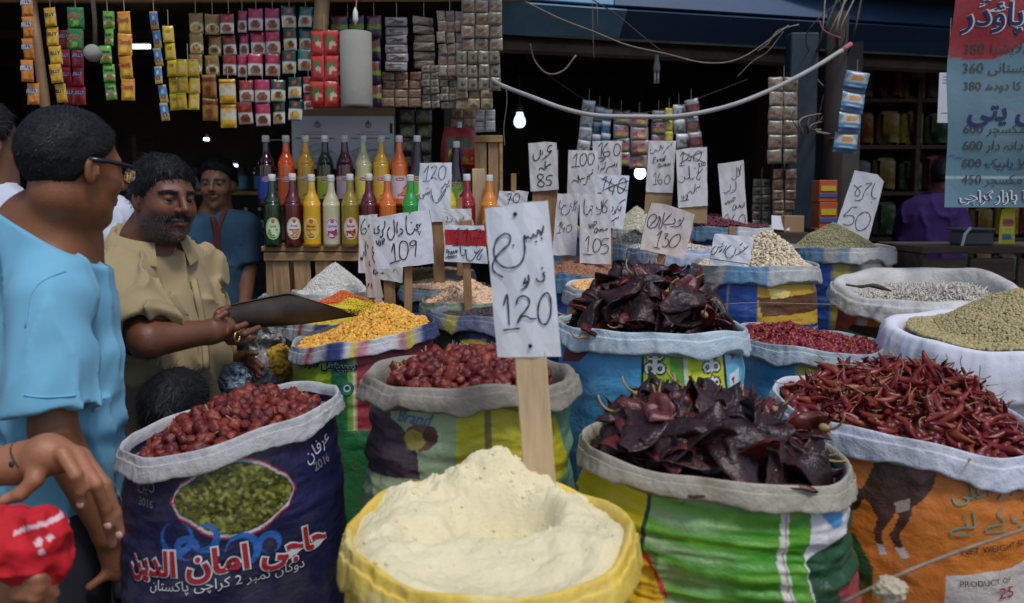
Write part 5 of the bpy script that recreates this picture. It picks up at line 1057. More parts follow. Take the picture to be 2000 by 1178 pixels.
# thin strings keeping the bottles in
m_str = M('pale_string', (.42, .37, .29), .8, var=.2, vscale=40)
def string(pts, r, label, mat=m_str, name='string', cat='string', sag=0.0):
    g = G(); g.tube(smooth_line(pts, 8), r, 6); return tag(g.ob(name, mat, None, True), label, cat)
string([P(518, 350, RY - .05), P(600, 347, RY - .055), P(700, 350, RY - .055), P(760, 343, RY - .055), P(815, 345, RY - .05)], .0012, 'thin string tied along the necks of the front bottles')
string([P(516, 274, RY + .14), P(650, 272, RY + .137), P(800, 272, RY + .14)], .0012, 'thin string tied along the necks of the back bottles')
# sauce bottle, dark bottle, ketchup pouch behind on the right
q = P(890, 300, RY + .26); o = empty('sauce_bottle', (q[0], q[1], zc + .16)); tag(o, 'red capped sauce bottle with yellow neck', 'bottle')
G().lathe([(.001, 0), (.03, 0), (.032, .02), (.032, .15), (.02, .19), (.014, .22), (.014, .25)], 18).ob('glass_body', M('ketchup', (.35, .02, .02), .2, coat=.5), o, True); G().lathe([(.015, .245), (.016, .27), (.016, .285), (.001, .288)], 16).ob('cap', M('red_cap', (.5, .02, .03), .35), o, True); G().lathe([(.0145, .215), (.0152, .243)], 16, cap=False).ob('neck_label', M('yellow_label', (.6, .45, .04), .5), o, True)
q = P(878, 310, RY + .24); o = empty('dark_bottle', (q[0], q[1], zc + .15)); tag(o, 'slim black bottle with gold foil top behind a sign', 'bottle')
G().lathe([(.001, 0), (.02, 0), (.022, .02), (.022, .14), (.012, .18), (.009, .21)], 16).ob('glass_body', M('black_glass', (.015, .012, .01), .08, coat=.5), o, True); G().lathe([(.0095, .2), (.0105, .24), (.0105, .262), (.001, .264)], 14).ob('foil_cap', M('gold_foil', (.5, .36, .08), .35, metal=.6), o, True)
def pouch(name, label, px0, py0, px1, py1, Y, cols, cat='pouch', spout=False, word=None):
    a, b = P(px0, py1, Y), P(px1, py0, Y); w_, h_ = b[0] - a[0], b[2] - a[2]; o = empty(name, ((a[0] + b[0]) / 2, Y, a[2])); tag(o, label, cat)
    nu, nv = 18, 24; U, Vv = np.meshgrid(np.linspace(-1, 1, nu), np.linspace(0, 1, nv), indexing='ij'); taper = 1 - .25 * Vv ** 3
    puff = .14 * w_ * (1 - U ** 4) * np.sin(np.pi * np.clip(Vv, 0, 1)) ** .5 * (1 - .5 * Vv) + .015 * w_ * fbm(v3(U * 3, Vv * 5, 0), 5, 3)
    X = U * w_ / 2 * taper; Z = Vv * h_
    C = fill(U, cols[0]); n_ = fbm(v3(U * 2.5, Vv * 5, 1), 7, 2)
    for k, c in enumerate(cols[1:]): C = put(C, (Vv > .12 + .2 * k) & (Vv < .30 + .2 * k) & (n_ > -.15) & (np.abs(U) < .75), c)
    V = np.concatenate([v3(X, -puff, Z).reshape(-1, 3), v3(X, puff, Z).reshape(-1, 3)]); f = grid_faces(nu, nv)
    ob('pouch_body', mesh('pouch_body', V, [f, f[:, ::-1] + nu * nv], m_sach, np.vstack([C.reshape(-1, 3)] * 2)), o)
    if spout: G().lathe([(.012, h_ * .98), (.012, h_ + .02), (.001, h_ + .022)], 12).ob('spout', m_cap, o)
    if word:
        Vt, Ft = text2d(word, h_ * .09, 0, .1); ob('lettering', mesh('lettering', v3(Vt[:, 0], np.full(len(Vt), -.155 * w_), h_ * .62 + Vt[:, 1]), Ft, m_ink_b), o)
    return o
m_sach = M('printed_foil', attr=True, rough=.28, var=.08, vscale=20, spec=.6, crinkle=.25, cscale=30, coat=.2)
pouch('ketchup_pouch', 'crumpled red ketchup pouch with white spout', 860, 248, 935, 330, RY + .3, [c255(150, 26, 26), c255(190, 120, 40), c255(170, 40, 40), c255(60, 90, 40)], spout=True)
pouch('detergent_pouch', 'bright yellow packet standing on the counter under the banner', 1950, 408, 1985, 476, 3.3, [c255(220, 206, 30), c255(60, 110, 170), c255(230, 220, 60), c255(200, 60, 50)], word='OISO')
# printed notices on cardboard behind the bottles
m_note = M('notice_paper', (.66, .68, .74), .8, var=.05, vscale=5)
q0, q1 = P(570, 330, RY + .34), P(771, 210, RY + .34); nt_ = empty('notice_board', ((q0[0] + q1[0]) / 2, RY + .34, q0[2])); tag(nt_, 'brown cardboard with two official printed notices above the bottles', 'notice')
wN, hN = q1[0] - q0[0], q1[2] - q0[2]
G().box((0, .006, hN / 2), (wN, .006, hN), bev=.001).ob('cardboard', m_kraft, nt_)
for sx in (-1, 1):
    cx = sx * wN * .245; p_ = G().box((cx, 0 - .001 * sx, hN * .43), (wN * .49, .0015, hN * .86)).ob('notice_sheet', m_note, nt_)
    g = G(); yv = -.0045
    for zz, w_, hh in ((.60, .30, .0016), (.56, .40, .0016), (.50, .55, .005), (.45, .44, .001)): g.box((cx + .01 * sx, yv, hN * zz), (wN * .49 * w_ * 1.4, .001, hh))
    g.tube([(cx + .012 * math.cos(t) , yv, hN * .72 + .012 * math.sin(t)) for t in np.linspace(0, 6.28, 13)], .0022, 5); g.box((cx, yv, hN * .73), (.006, .001, .016)); g.box((cx, yv, hN * .78), (.003, .001, .012))
    for k in range(9): t = np.linspace(0, 6.28, 15); g.tube(np.stack([cx + (.02 + .008 * k) * np.cos(t) * (1 + .2 * np.sin(5 * t + k)), np.full(15, yv), hN * .22 + (.012 + .004 * k) * np.sin(t) * (1 + .3 * np.cos(3 * t + k))], 1), .0005, 4)
    g.ob('print', m_ink_gy, nt_)
G().box((wN * .465, -.004, hN * .66), (.012, .002, .045)).ob('black_tape', m_pen, nt_)

# ------------------------------------------------------------------ sachet strips
def sachet_mesh(w_, h_, design, seed, puff=.13):
    nu, nv = 13, 15; U, Vv = np.meshgrid(np.linspace(-1, 1, nu), np.linspace(-1, 1, nv), indexing='ij'); rs = np.random.default_rng(seed)
    pf = w_ * puff * (1 - U ** 4) * (1 - Vv ** 6) * (1 + .25 * fbm(v3(U * 1.5, Vv * 1.5, 0), seed, 2)); crimp = .0012 * np.sin(U * 20) * (np.abs(Vv) > .86)
    X = U * w_ / 2 * (1 - .05 * np.abs(Vv) * rs.uniform(.3, 1)); Z = Vv * h_ / 2
    nu2, nv2 = nu, nv
    V = np.concatenate([v3(X, -pf + crimp, Z).reshape(-1, 3), v3(X, pf * .6 + .0008 + crimp, Z).reshape(-1, 3)]); f = grid_faces(nu, nv)
    # finer colour grid: subdivide the front by design lookup at vertices
    C = design(U, Vv, seed); g = G(); g.add(V, [f, f[:, ::-1] + nu * nv]); cols = [C.reshape(-1, 3), C.reshape(-1, 3)]
    wd = getattr(design, 'word', None)
    if wd:
        Vt, Ft = text2d(wd[0], h_ * wd[2], h_ * .01, .15); g.add(v3(Vt[:, 0].clip(-w_ * .46, w_ * .46), np.full(len(Vt), -w_ * puff * 1.12 - .001), wd[3] * h_ + Vt[:, 1]), Ft); cols.append(fill(Vt[:, 0], wd[1]))
    return g.me('sachet', m_sach, True, np.vstack(cols))
def D(base, *layers, word=None):
    """layers: (kind, colour, params)"""
    def f(U, V, seed):
        C = fill(U, base); n_ = fbm(v3(U * 2.2, V * 2.2, seed), seed, 2)
        for k, col, *p in layers:
            if k == 'band': C = put(C, (V > p[0]) & (V < p[1]), col)
            if k == 'oval': C = put(C, (((U - p[0]) / p[2]) ** 2 + ((V - p[1]) / p[3]) ** 2) < 1, col)
            if k == 'blot': C = put(C, (((U - p[0]) / p[2]) ** 2 + ((V - p[1]) / p[3]) ** 2 < 1) & (n_ > -.1), col)
            if k == 'side': C = put(C, U > p[0], col)
        return C
    f.word = word; return f
wht = c255(200, 200, 196)
dJO = D(c255(196, 110, 36), ('band', c255(206, 130, 40), -.2, .9), ('blot', c255(222, 150, 40), .1, -.3, .7, .5), ('oval', c255(70, 100, 160), 0, .25, .8, .22), word=('JELLY', c255(206, 206, 210), .17, .12))
dJY = D(c255(206, 160, 36), ('blot', c255(226, 186, 60), 0, -.4, .8, .4), ('oval', c255(230, 200, 90), 0, .2, .9, .3), word=('JELLY', c255(90, 40, 40), .17, .1))
dJG = D(c255(44, 110, 50), ('blot', c255(130, 170, 60), -.2, -.45, .7, .35), ('oval', c255(60, 140, 70), 0, .2, .9, .3), word=('JELLY', c255(196, 60, 50), .17, .1))
dJR = D(c255(170, 34, 56), ('blot', c255(120, 20, 36), .1, -.35, .7, .4), ('oval', c255(70, 60, 130), 0, .3, .8, .22), word=('JELLY', c255(176, 180, 206), .16, .15))
dGR = D(c255(96, 160, 50), ('band', c255(200, 200, 190), -.55, -.15), ('blot', c255(170, 90, 60), .1, -.4, .6, .25), ('band', c255(120, 180, 60), .3, .8), word=('Candy', c255(60, 60, 60), .14, .15))
dYO = D(c255(222, 156, 40), ('blot', c255(236, 190, 70), -.1, -.5, .7, .3), ('band', c255(206, 130, 36), .7, 1), word=('Candy', c255(170, 60, 40), .18, .1))
dBG = D(c255(176, 150, 90), ('band', c255(60, 130, 190), -.25, .75), ('blot', c255(120, 50, 40), 0, -.35, .6, .35), ('blot', c255(206, 206, 200), 0, .3, .4, .2))
dYL = D(c255(206, 180, 30), ('oval', c255(170, 130, 20), 0, .3, .5, .25), ('blot', c255(206, 150, 120), 0, -.3, .4, .3))
dYG = D(c255(206, 170, 30), ('band', c255(40, 96, 46), .78, 1), ('oval', c255(216, 170, 140), 0, -.1, .45, .4), ('oval', c255(206, 180, 40), 0, .05, .2, .2))
def dBOX(c1, food, plate=wht): return D(c1, ('band', plate, -1, .05), ('oval', c255(206, 204, 196), 0, -.45, .92, .5), ('oval', food, 0, -.45, .72, .38), ('blot', c255(90, 44, 24), .1, -.4, .6, .3), ('oval', c255(206, 60, 40), 0, .5, .35, .18))
br1, br2, ylw = c255(150, 80, 36), c255(176, 110, 40), c255(196, 150, 50)
dPK, dDG, dTL, dRD, dOL = dBOX(c255(160, 30, 74), br1), dBOX(c255(24, 60, 40), ylw), dBOX(c255(30, 110, 104), br2), dBOX(c255(130, 44, 30), br1), dBOX(c255(130, 110, 30), ylw, c255(150, 120, 50))
dYB = D(c255(206, 160, 30), ('band', c255(196, 190, 170), -.4, .5), ('blot', c255(190, 170, 120), 0, .1, .6, .4), ('band', c255(140, 40, 30), .6, .8))
dBR = D(c255(150, 120, 40), ('band', c255(110, 40, 26), .35, .8), ('oval', c255(170, 96, 40), 0, -.35, .8, .5), ('blot', c255(110, 60, 30), 0, -.35, .6, .4))
dPU = D(c255(54, 30, 60), ('band', c255(110, 150, 40), -.2, .15), ('blot', c255(130, 70, 50), 0, .5, .8, .4))
dRS = D(c255(176, 40, 34), ('blot', c255(60, 120, 50), -.1, .1, .6, .5), ('blot', c255(206, 180, 150), .2, -.2, .5, .35), ('band', c255(200, 60, 40), .6, .95))
dSN = D(c255(150, 146, 146), ('blot', c255(84, 54, 36), 0, 0, .8, .55)); dSN2 = D(c255(140, 128, 112), ('blot', c255(120, 76, 40), 0, -.1, .9, .4)); dSN3 = D(c255(130, 104, 84), ('blot', c255(110, 62, 36), 0, 0, .95, .5)); dSN4 = D(c255(120, 112, 92), ('blot', c255(40, 34, 28), .1, 0, .5, .35)); dKP = D(c255(150, 130, 96), ('blot', c255(100, 84, 56), 0, -.3, .8, .4))
dSV = D(c255(176, 178, 182), ('band', c255(226, 228, 230), .55, .9), ('blot', c255(70, 110, 140), 0, -.3, .8, .5), ('blot', c255(140, 120, 70), .2, -.2, .5, .3))
dSB = D(c255(160, 168, 176), ('band', c255(226, 230, 234), .5, .95), ('band', c255(40, 90, 150), -.8, .2), ('blot', c255(70, 130, 90), 0, -.3, .6, .3))
dMX = D(c255(150, 146, 150), ('band', c255(206, 70, 130), -.1, .15), ('blot', c255(206, 170, 50), 0, -.45, .7, .35), ('blot', c255(110, 50, 40), 0, .5, .7, .3)); dMR = D(c255(156, 140, 140), ('blot', c255(180, 50, 36), 0, 0, .8, .7), ('blot', c255(220, 170, 50), .2, -.3, .5, .3)); dYS = D(c255(190, 176, 30), ('blot', c255(206, 196, 90), 0, 0, .6, .5)); dMB = D(c255(150, 150, 150), ('band', c255(110, 50, 60), -.8, .4), ('blot', c255(120, 90, 70), 0, -.2, .7, .5))
dAD = D(c255(120, 150, 170), ('oval', c255(196, 196, 190), 0, .1, .85, .7), ('oval', c255(196, 140, 60), .05, .35, .5, .35), ('band', c255(40, 70, 130), -.85, -.5), ('band', c255(60, 140, 180), -.3, .0))
_sm = {}
def strip(label, x0, y0, x1, y1, Y, n, design, lean=0.0, cols=1, cat='sachet strip', group='sachet strips hanging in the shop', gapf=1.0, hang=True, designs=None, seed=0, yawv=.25):
    """a hanging strip of n sachets between photograph rows y0 and y1, columns x0..x1"""
    a, b = P(x0, y0, Y), P(x1, y1, Y); w_ = (b[0] - a[0]) / cols; h_ = (a[2] - b[2]) / n; rs = np.random.default_rng(int(x0 * 7 + y0) + seed)
    o = empty('sachet_strip', ((a[0] + b[0]) / 2, Y, a[2])); tag(o, label, cat, group)
    for c in range(cols):
        for k in range(n):
            dz = designs[(k * cols + c) % len(designs)] if designs else design
            var = int(rs.integers(2)); key = (round(w_, 3), round(h_, 3), id(dz), var)
            if key not in _sm: _sm[key] = sachet_mesh(w_ * .97, h_ * .985, dz, 11 + var * 13 + len(_sm))
            t = (k + .5) / n
            ob('sachet', _sm[key], o, loc=((c - (cols - 1) / 2) * w_ + lean * t * (a[2] - b[2]) + rs.normal() * .0015, .006 * math.sin(k * 1.9 + c) + .008 * rs.normal() - .02 * t * yawv, -(k + .5) * h_), rot=(rs.normal() * .07, rs.normal() * .03 + math.atan(-lean), rs.normal() * yawv * .6))
    if hang:
        G().tube([(0, .004, -h_ * .1), (0, .004, .06)], .0014, 5).ob('hanging_string', m_str, o)
    return o
Ya, Yb, Yc = 2.98, 3.3, 3.45
strip('strip of orange jelly sachets hanging at the far left', 40, -10, 75, 204, Ya, 5, dJO)
strip('strip of yellow jelly sachets slanting beside a pole', 84, 15, 118, 200, Ya + .06, 5, dJY, lean=.075)
strip('double strip of red jelly sachets behind the green pair', 118, 60, 168, 205, Ya + .14, 4, dJR, cols=2)
strip('pair of green jelly sachets', 130, 14, 166, 100, Ya + .05, 2, dJG)
strip('strip of light green candy sachets', 197, 20, 227, 195, Ya + .05, 5, dGR)
strip('strip of golden candy sachets beside the green one', 228, 22, 262, 196, Ya + .04, 4, dYO, lean=.01)
strip('narrow strip of blue and gold sachets', 291, 22, 315, 236, Yb - .2, 6, dBG, lean=.08)
strip('long strip of plain yellow sachets', 317, 50, 344, 216, Yb - .1, 5, dYL, lean=.06)
strip('short yellow sachets with green tops, two columns', 344, 116, 391, 215, Yb - .12, 3, dYG, cols=2)
for x0, x1, y0, y1, n, dd_, lb_ in ((367, 399, 24, 148, 3, dOL, 'strip of olive spice packets with food pictures'), (400, 432, 28, 150, 3, dOL, 'second strip of olive spice packets'), (432, 463, 28, 148, 3, dRD, 'strip of brick red spice packets'), (463, 485, 20, 152, 3, dPK, 'narrow leftmost strip of upper crimson spice packets'), (485, 517, 16, 150, 3, dPK, 'middle strip of upper crimson spice packets'), (517, 549, 16, 150, 3, dPK, 'right strip of upper crimson spice packets'), (550, 581, 10, 146, 3, dDG, 'upper strip of dark green spice packets'), (582, 613, 12, 140, 3, dTL, 'strip of teal spice packets beside the bamboo')):
    strip(lb_, x0, y0, x1, y1, Yc - .01 * ((x0 // 32) % 2), n, dd_)
for x0, x1, y0, y1, n, dd_, lb_ in ((393, 426, 146, 236, 2, dBR, 'lower pair of brown yellow noodle packets'), (428, 463, 154, 250, 2, dYB, 'lower pair of yellow and white packets'), (466, 497, 156, 244, 2, dRD, 'lower pair of orange red spice packets'), (497, 529, 156, 247, 2, dPK, 'lower pair of crimson spice packets'), (530, 560, 156, 243, 2, dDG, 'lower pair of dark green spice packets'), (561, 591, 150, 236, 2, dDG, 'second lower pair of dark green spice packets'), (592, 612, 150, 215, 2, dRD, 'red packets tucked behind the red pouches')):
    strip(lb_, x0, y0, x1, y1, Yc - .05 - .008 * ((x0 // 32) % 2), n, dd_)
strip('double strip of bright red sauce sachets below the bamboo', 604, 58, 664, 210, Yc - .10, 3, dRS, cols=2, lean=-.0)
strip('strip of purple and green sachets behind the grey pipe', 645, 30, 715, 210, Yc + .05, 4, dPU, cols=2)
strip('strip of dark purple packets right of the grey pipe', 715, 30, 747, 210, Yc + .02, 4, dPU)
strip('clear strip of brown snack packs with white edge', 752, 34, 798, 140, Yc, 6, dSN)
strip('clear strip of orange brown snack packs', 806, 34, 850, 134, Yc + .02, 6, dSN2)
strip('sheet of pinkish brown snack pouches, three columns', 746, 140, 824, 210, Yc + .02, 4, dSN3, cols=3)
strip('sheet of grey snack pouches in three columns', 852, 20, 905, 150, Yc - .02, 6, dSN2, cols=3, lean=.05)
strip('slanting sheets of snack pouches near the blue awning', 900, 0, 982, 100, Yc - .06, 4, dSN2, cols=3, lean=.0)
strip('sheet of small dark sweets, four columns', 822, 128, 892, 212, Yc - .01, 6, dSN4, cols=4, lean=.03)
strip('brown paper pouches hanging at the edge of the left shop', 890, 100, 978, 178, Yc - .05, 3, dSN4, cols=4)
strip('row of kraft paper pouches under the snack sheets', 890, 172, 962, 214, Yc - .04, 2, dKP, cols=3)
strip('dull green packets hanging behind the sauce bottles', 778, 214, 845, 330, Yc + .32, 4, D(c255(60, 70, 50), ('blot', c255(120, 120, 90), 0, 0, .7, .6)), cols=2)
strip('brown paper packets behind the upright crate', 880, 206, 930, 258, Yc + .3, 2, dKP, cols=2)
strip('small white paper packets above the upright crate', 928, 214, 968, 258, Yc + .02, 2, D(c255(160, 160, 158), ('band', c255(130, 110, 90), -.1, .1)), cols=2)
# sachets strung across the middle shop
Ym = 4.75
for i, (x0, x1, y0, y1, n, dd_, lb_) in enumerate(((1138, 1163, 196, 300, 4, dSV, 'silver sachets at the left end of the strung row'), (1162, 1180, 208, 290, 3, dSB, 'blue silver sachets second in the strung row'), (1180, 1198, 212, 285, 3, dSB, 'blue sachets third in the strung row'), (1197, 1229, 216, 325, 4, dMX, 'pink and yellow sachets in the strung row'), (1230, 1266, 220, 330, 4, dMR, 'red and yellow sachets in the middle of the strung row'), (1272, 1300, 216, 285, 3, dMX, 'violet sachets right of the middle in the strung row'), (1299, 1314, 212, 280, 3, dYS, 'narrow yellow sachets in the strung row'), (1312, 1338, 204, 290, 3, dSV, 'silver sachets towards the right of the strung row'), (1336, 1362, 194, 290, 3, dMB, 'brown silver sachets at the right end of the strung row'))):
    strip(lb_, x0, y0, x1, y1, Ym + .02 * (i % 2), n, dd_, group='sachets strung across the middle shop', lean=(-.12 if i < 3 else .10 if i > 6 else 0))
# strips at the right of the middle shop
strip('snack strip on white card by the blue post', 1502, 150, 1556, 320, 4.42, 6, dSN2, cols=2, group='packets hanging at the right shop')
strip('orange snack strip below the white card', 1510, 330, 1552, 432, 4.44, 5, dSN3, cols=2, group='packets hanging at the right shop')
strip('blister card of dark sweets by the kidney beans', 1470, 350, 1504, 445, 4.55, 6, dSN4, cols=2, group='packets hanging at the right shop')
strip('long clear strip with blue and orange packets under the ropes', 1652, 140, 1692, 300, 4.2, 4, dAD, lean=-.14, group='packets hanging at the right shop')
# ------------------------------------------------------------------ bamboo, pipe, hose, wires, bulbs
m_bamboo = M('bamboo', (.28, .17, .08), .6, var=.3, vscale=8, bump=.15, stretch=(6, 6, 1))
m_pipe = M('grey_card_tube', (.30, .295, .25), .85, var=.12, vscale=6, bump=.15, dirt=(.16, .14, .1), dirt_amt=.4)
m_hose = M('grey_hose', (.38, .37, .35), .55, var=.2, vscale=12)
m_rope = M('old_rope', (.27, .225, .165), .9, var=.3, vscale=40, bump=.4, bscale=200)
m_rope_d = M('dark_cord', (.07, .06, .05), .9, var=.3, vscale=40)
m_pinkr = M('pink_cord', (.42, .12, .13), .7, var=.2)
a, b = P(630, -40, 3.4), P(625, 66, 3.42); o = empty('bamboo_pole', b); tag(o, 'short thick bamboo pole hanging from the ceiling', 'pole')
z = np.linspace(0, a[2] - b[2], 14); G().tube(np.stack([(a - b)[0] * z / z[-1], np.zeros(14), z], 1), .031 + .003 * (np.arange(14) % 6 == 3), 16).ob('cane', m_bamboo, o, True)
a, b = P(690, 62, 3.32), P(697, 210, 3.34); L_ = a[2] - b[2]; o = empty('cardboard_tube', b); tag(o, 'thick pale grey tube hanging on a pink cord', 'tube')
G().lathe([(.052, 0), (.062, .0), (.063, .01), (.063, L_), (.052, L_), (.052, 0)], 28, cap=False).ob('tube_wall', m_pipe, o, True); G().tube([(0, .0, L_ - .02), (.0, 0, L_ + .05), (.008, 0, L_ + .16)], .003, 6).ob('pink_cord', m_pinkr, o, True); G().lathe([(.002, L_ + .03), (.012, L_ + .05), (.010, L_ + .08), (.002, L_ + .1)], 10).ob('knot', m_cap, o, True)
h = empty('hose', P(978, 166, 3.3)); tag(h, 'pale grey hose sagging across the front with a pink end', 'hose'); o3 = np.array(h.location)
pts = [P(955, 150, 3.5), P(978, 166, 3.3), P(1040, 190, 3.2), P(1100, 212, 3.15), P(1160, 225, 3.12), P(1240, 228, 3.1), P(1330, 226, 3.1), P(1420, 208, 3.1), P(1500, 178, 3.12), P(1580, 138, 3.15), P(1645, 98, 3.2)]
G().tube(smooth_line(pts, 6) - o3, .0085, 10).ob('tube', m_hose, h, True)
G().tube(np.array([P(1643, 99, 3.2), P(1662, 86, 3.22)]) - o3, .0092, 10).ob('pink_end', m_pinkr, h, True)
def cord(label, pts, r, mat=m_rope, name='rope', cat='rope'):
    g = G(); g.tube(smooth_line(pts, 7), r, 6); return tag(g.ob(name, mat, None, True), label, cat)
cord('thin cord running down across the blue awning', [P(1010, -5, 4.0), P(1090, 35, 4.05), P(1160, 62, 4.08), P(1225, 88, 4.1), P(1300, 105, 4.12), P(1380, 123, 4.14), P(1450, 112, 4.16), P(1540, 50, 4.16)], .0035)
cord('second cord crossing the awning more steeply', [P(1150, -5, 4.0), P(1205, 30, 4.07), P(1260, 75, 4.1), P(1292, 100, 4.12)], .0028, m_rope_d)
cord('brown cord looped under the awning', [P(1035, 85, 4.42), P(1045, 120, 4.42), P(1070, 144, 4.42), P(1100, 138, 4.42), P(1125, 108, 4.42)], .0045)
cord('dangling string loop under the awning', [P(1157, 0, 4.12), P(1158, 60, 4.12), P(1160, 115, 4.14)], .0015)
cord('short string beside the dangling loop', [P(1166, 5, 4.12), P(1168, 55, 4.12)], .0015)
cord('wire carrying the strung sachets in the middle shop', [P(1060, 140, 4.8), P(1145, 196, 4.77), P(1200, 214, 4.76), P(1260, 220, 4.76), P(1330, 205, 4.76), P(1365, 192, 4.77), P(1460, 155, 4.8)], .003, m_rope_d, 'wire', 'wire')
cord('grey rope stretched low across the lower right sacks', [P(1640, 1180, 1.25), P(1740, 1130, 1.23), P(1850, 1085, 1.25), P(2010, 1030, 1.3)], .0028)
cord('thin wire along the blue and gold sack', [P(1390, 600, 2.62), P(1450, 592, 2.6), P(1600, 594, 2.6), P(1650, 596, 2.62)], .0016)
cord('string hanging at the edge of the left shop', [P(988, 170, 3.45), P(990, 200, 3.45), P(984, 250, 3.46), P(986, 285, 3.46)], .0016)
rs = np.random.default_rng(3)
for k, lb_ in enumerate(('thick', 'frayed', 'knotted', 'pale', 'loose', 'doubled', 'short', 'long', 'stray')):
    x = 1600 + 7 * k; pts = [P(x + 25 + rs.normal() * 10, -5, 4.3), P(x + rs.normal() * 10, 70, 4.28), P(x - 8 + rs.normal() * 14, 140, 4.76), P(x - 20 + rs.normal() * 16, 200 + 8 * k, 4.76), P(x - 45 + rs.normal() * 20, 225 + 6 * k, 4.24), P(x - 30 + rs.normal() * 24, 262, 4.24)]
    cord(lb_ + ' rope strand of the tangle on the dark post', pts, .0028 + .0012 * (k % 3), m_rope if k % 2 else m_rope_d)
cord('red cord looped near the top of the dark post', [P(1600, 40, 4.2), P(1608, 58, 4.2), P(1625, 68, 4.2), P(1642, 74, 4.2)], .0028, m_pinkr)
cord('loose looping wire left of the dark post', [P(1480, 100, 4.2), P(1500, 85, 4.18), P(1520, 60, 4.18), P(1560, 48, 4.2)], .003)
cord('pale dangling wire by the ropes', [P(1440, 150, 4.2), P(1470, 120, 4.2), P(1500, 100, 4.2), P(1530, 62, 4.2)], .0022)
# bulbs
m_lit = M('lit_bulb_glass', (.8, .9, .9), .3, var=0, emis=(.55, .95, 1.0), estr=1.6)
m_lit2 = M('lit_lamp', (.8, .85, .9), .3, var=0, emis=(.75, .92, 1.0), estr=4.0)
m_sock = M('bulb_socket', (.05, .05, .05), .5)
q = P(1015, 250, 5.2); o = empty('light_bulb', q); tag(o, 'lit pear shaped bulb hanging in the dark middle shop', 'light bulb')
G().lathe([(.001, 0), (.02, .003), (.034, .018), (.038, .038), (.034, .058), (.025, .075), (.021, .09), (.020, .098)], 22).ob('glass', m_lit, o, True); G().lathe([(.021, .097), (.021, .13), (.012, .14), (.004, .145), (.004, .36)], 14).ob('socket', m_sock, o, True)
def tube_lamp(label, px, py, Y, w_, h_, rot=0): 
    q = P(px, py, Y); o = empty('tube_light', q); tag(o, label, 'lamp'); g = G().tube([(-w_ / 2, 0, 0), (w_ / 2, 0, 0)], h_ / 2, 10); g.ob('tube', m_lit2, o, True, rot=(0, rot, 0)); G().box((0, .02, h_ * .2), (w_ * 1.15, .02, h_ * 1.6), bev=.003).ob('fitting', m_sock, o)
tube_lamp('short lit tube light behind the left sachets', 275, 91, 4.9, .105, .026)
tube_lamp('tiny lit lamp deep in the left shop', 403, 272, 6.6, .02, .045, math.pi / 2)
tube_lamp('small lit lamp above the jar shelf', 458, 325, 6.4, .045, .036)
q = P(1250, 350, 5.4); o = empty('light_bulb', q); tag(o, 'lit round bulb glowing behind the 160 signs', 'light bulb'); G().lathe([(.001, 0), (.02, .004), (.034, .02), (.038, .04), (.034, .06), (.02, .076), (.014, .086)], 20).ob('glass', m_lit2, o, True); G().lathe([(.015, .085), (.015, .11), (.004, .12), (.004, .6)], 12).ob('socket', m_sock, o, True)
# unlit energy saving bulb under the beam
q = P(1282, 165, 4.75); o = empty('light_bulb', q); tag(o, 'unlit energy saving bulb under the cement beam', 'light bulb'); m_cfl = M('cfl_glass', (.5, .48, .42), .3)
for s_ in (-.009, .009): G().tube([(s_, 0, .005), (s_, 0, .075)], .007, 8).ob('glass_tube', m_cfl, o, True)
G().lathe([(.018, .072), (.021, .085), (.018, .115), (.013, .13), (.013, .165)], 14).ob('base', m_pipe, o, True)
# small white lamp holder hanging among the sachets at the left
q = P(186, 108, 2.95); o = empty('lamp_holder', q); tag(o, 'dusty round lamp holder hanging on a cable at the left', 'lamp'); G().lathe([(.001, 0), (.026, .0), (.03, .012), (.028, .03), (.015, .04)], 18).ob('holder', m_pipe, o, True, rot=(1.3, 0, 0)); G().tube([(0, 0, .0), (.004, 0, .12), (-.004, 0, .26)], .008, 8).ob('cable', m_darkwood, o, True)
q = P(98, 210, 3.06); o = empty('wooden_pole', (q[0], q[1], .0)); tag(o, 'thin bent wooden pole behind the yellow jelly sachets', 'pole'); G().tube([(.03, 0, 0), (.02, 0, .8), (0, 0, 1.6), (-.03, 0, 1.95), (-.05, 0, 2.18)], .018, 10).ob('shaft', m_bamboo, o, True)

# ------------------------------------------------------------------ banner, counter and shelves of the right shop
YB_ = 3.1
m_ban = M('faded_shaded_banner', attr=True, rough=.5, var=.12, vscale=5, crinkle=.35, cscale=5, dirt=(.12, .10, .07), dirt_amt=.45, dirt_scale=6)
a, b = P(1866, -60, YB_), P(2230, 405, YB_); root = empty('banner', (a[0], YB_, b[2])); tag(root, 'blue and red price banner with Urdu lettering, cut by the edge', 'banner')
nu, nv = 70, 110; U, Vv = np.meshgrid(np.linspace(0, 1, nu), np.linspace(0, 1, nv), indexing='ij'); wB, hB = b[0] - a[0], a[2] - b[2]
def ban_y(x, z): return .012 * np.sin(x * 9 + z * 3) + .008 * np.sin(z * 14 + x * 2) + .004 * np.sin(x * 30)
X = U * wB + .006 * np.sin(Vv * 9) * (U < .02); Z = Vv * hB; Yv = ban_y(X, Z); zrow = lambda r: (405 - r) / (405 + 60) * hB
C = fill(U, c255(92, 126, 140)); C = put(C, np.clip(fbm(v3(U * 4, Vv * 6, 0), 3, 3), 0, 1) * .6, c255(134, 152, 158))  # blue lowered to carry the awning's shade; paler patches are random fading
rb = zrow(105) - .02 * np.sin(U * 9) + .05 * np.exp(-((U - .42) / .14) ** 2); C = put(C, Z > rb, c255(150, 34, 46)); C = put(C, np.abs(Z - zrow(345)) < .004, c255(170, 190, 196)); C = put(C, np.abs(Z - zrow(300) + .06 * np.sin(U * 3)) < .003, c255(40, 90, 130))
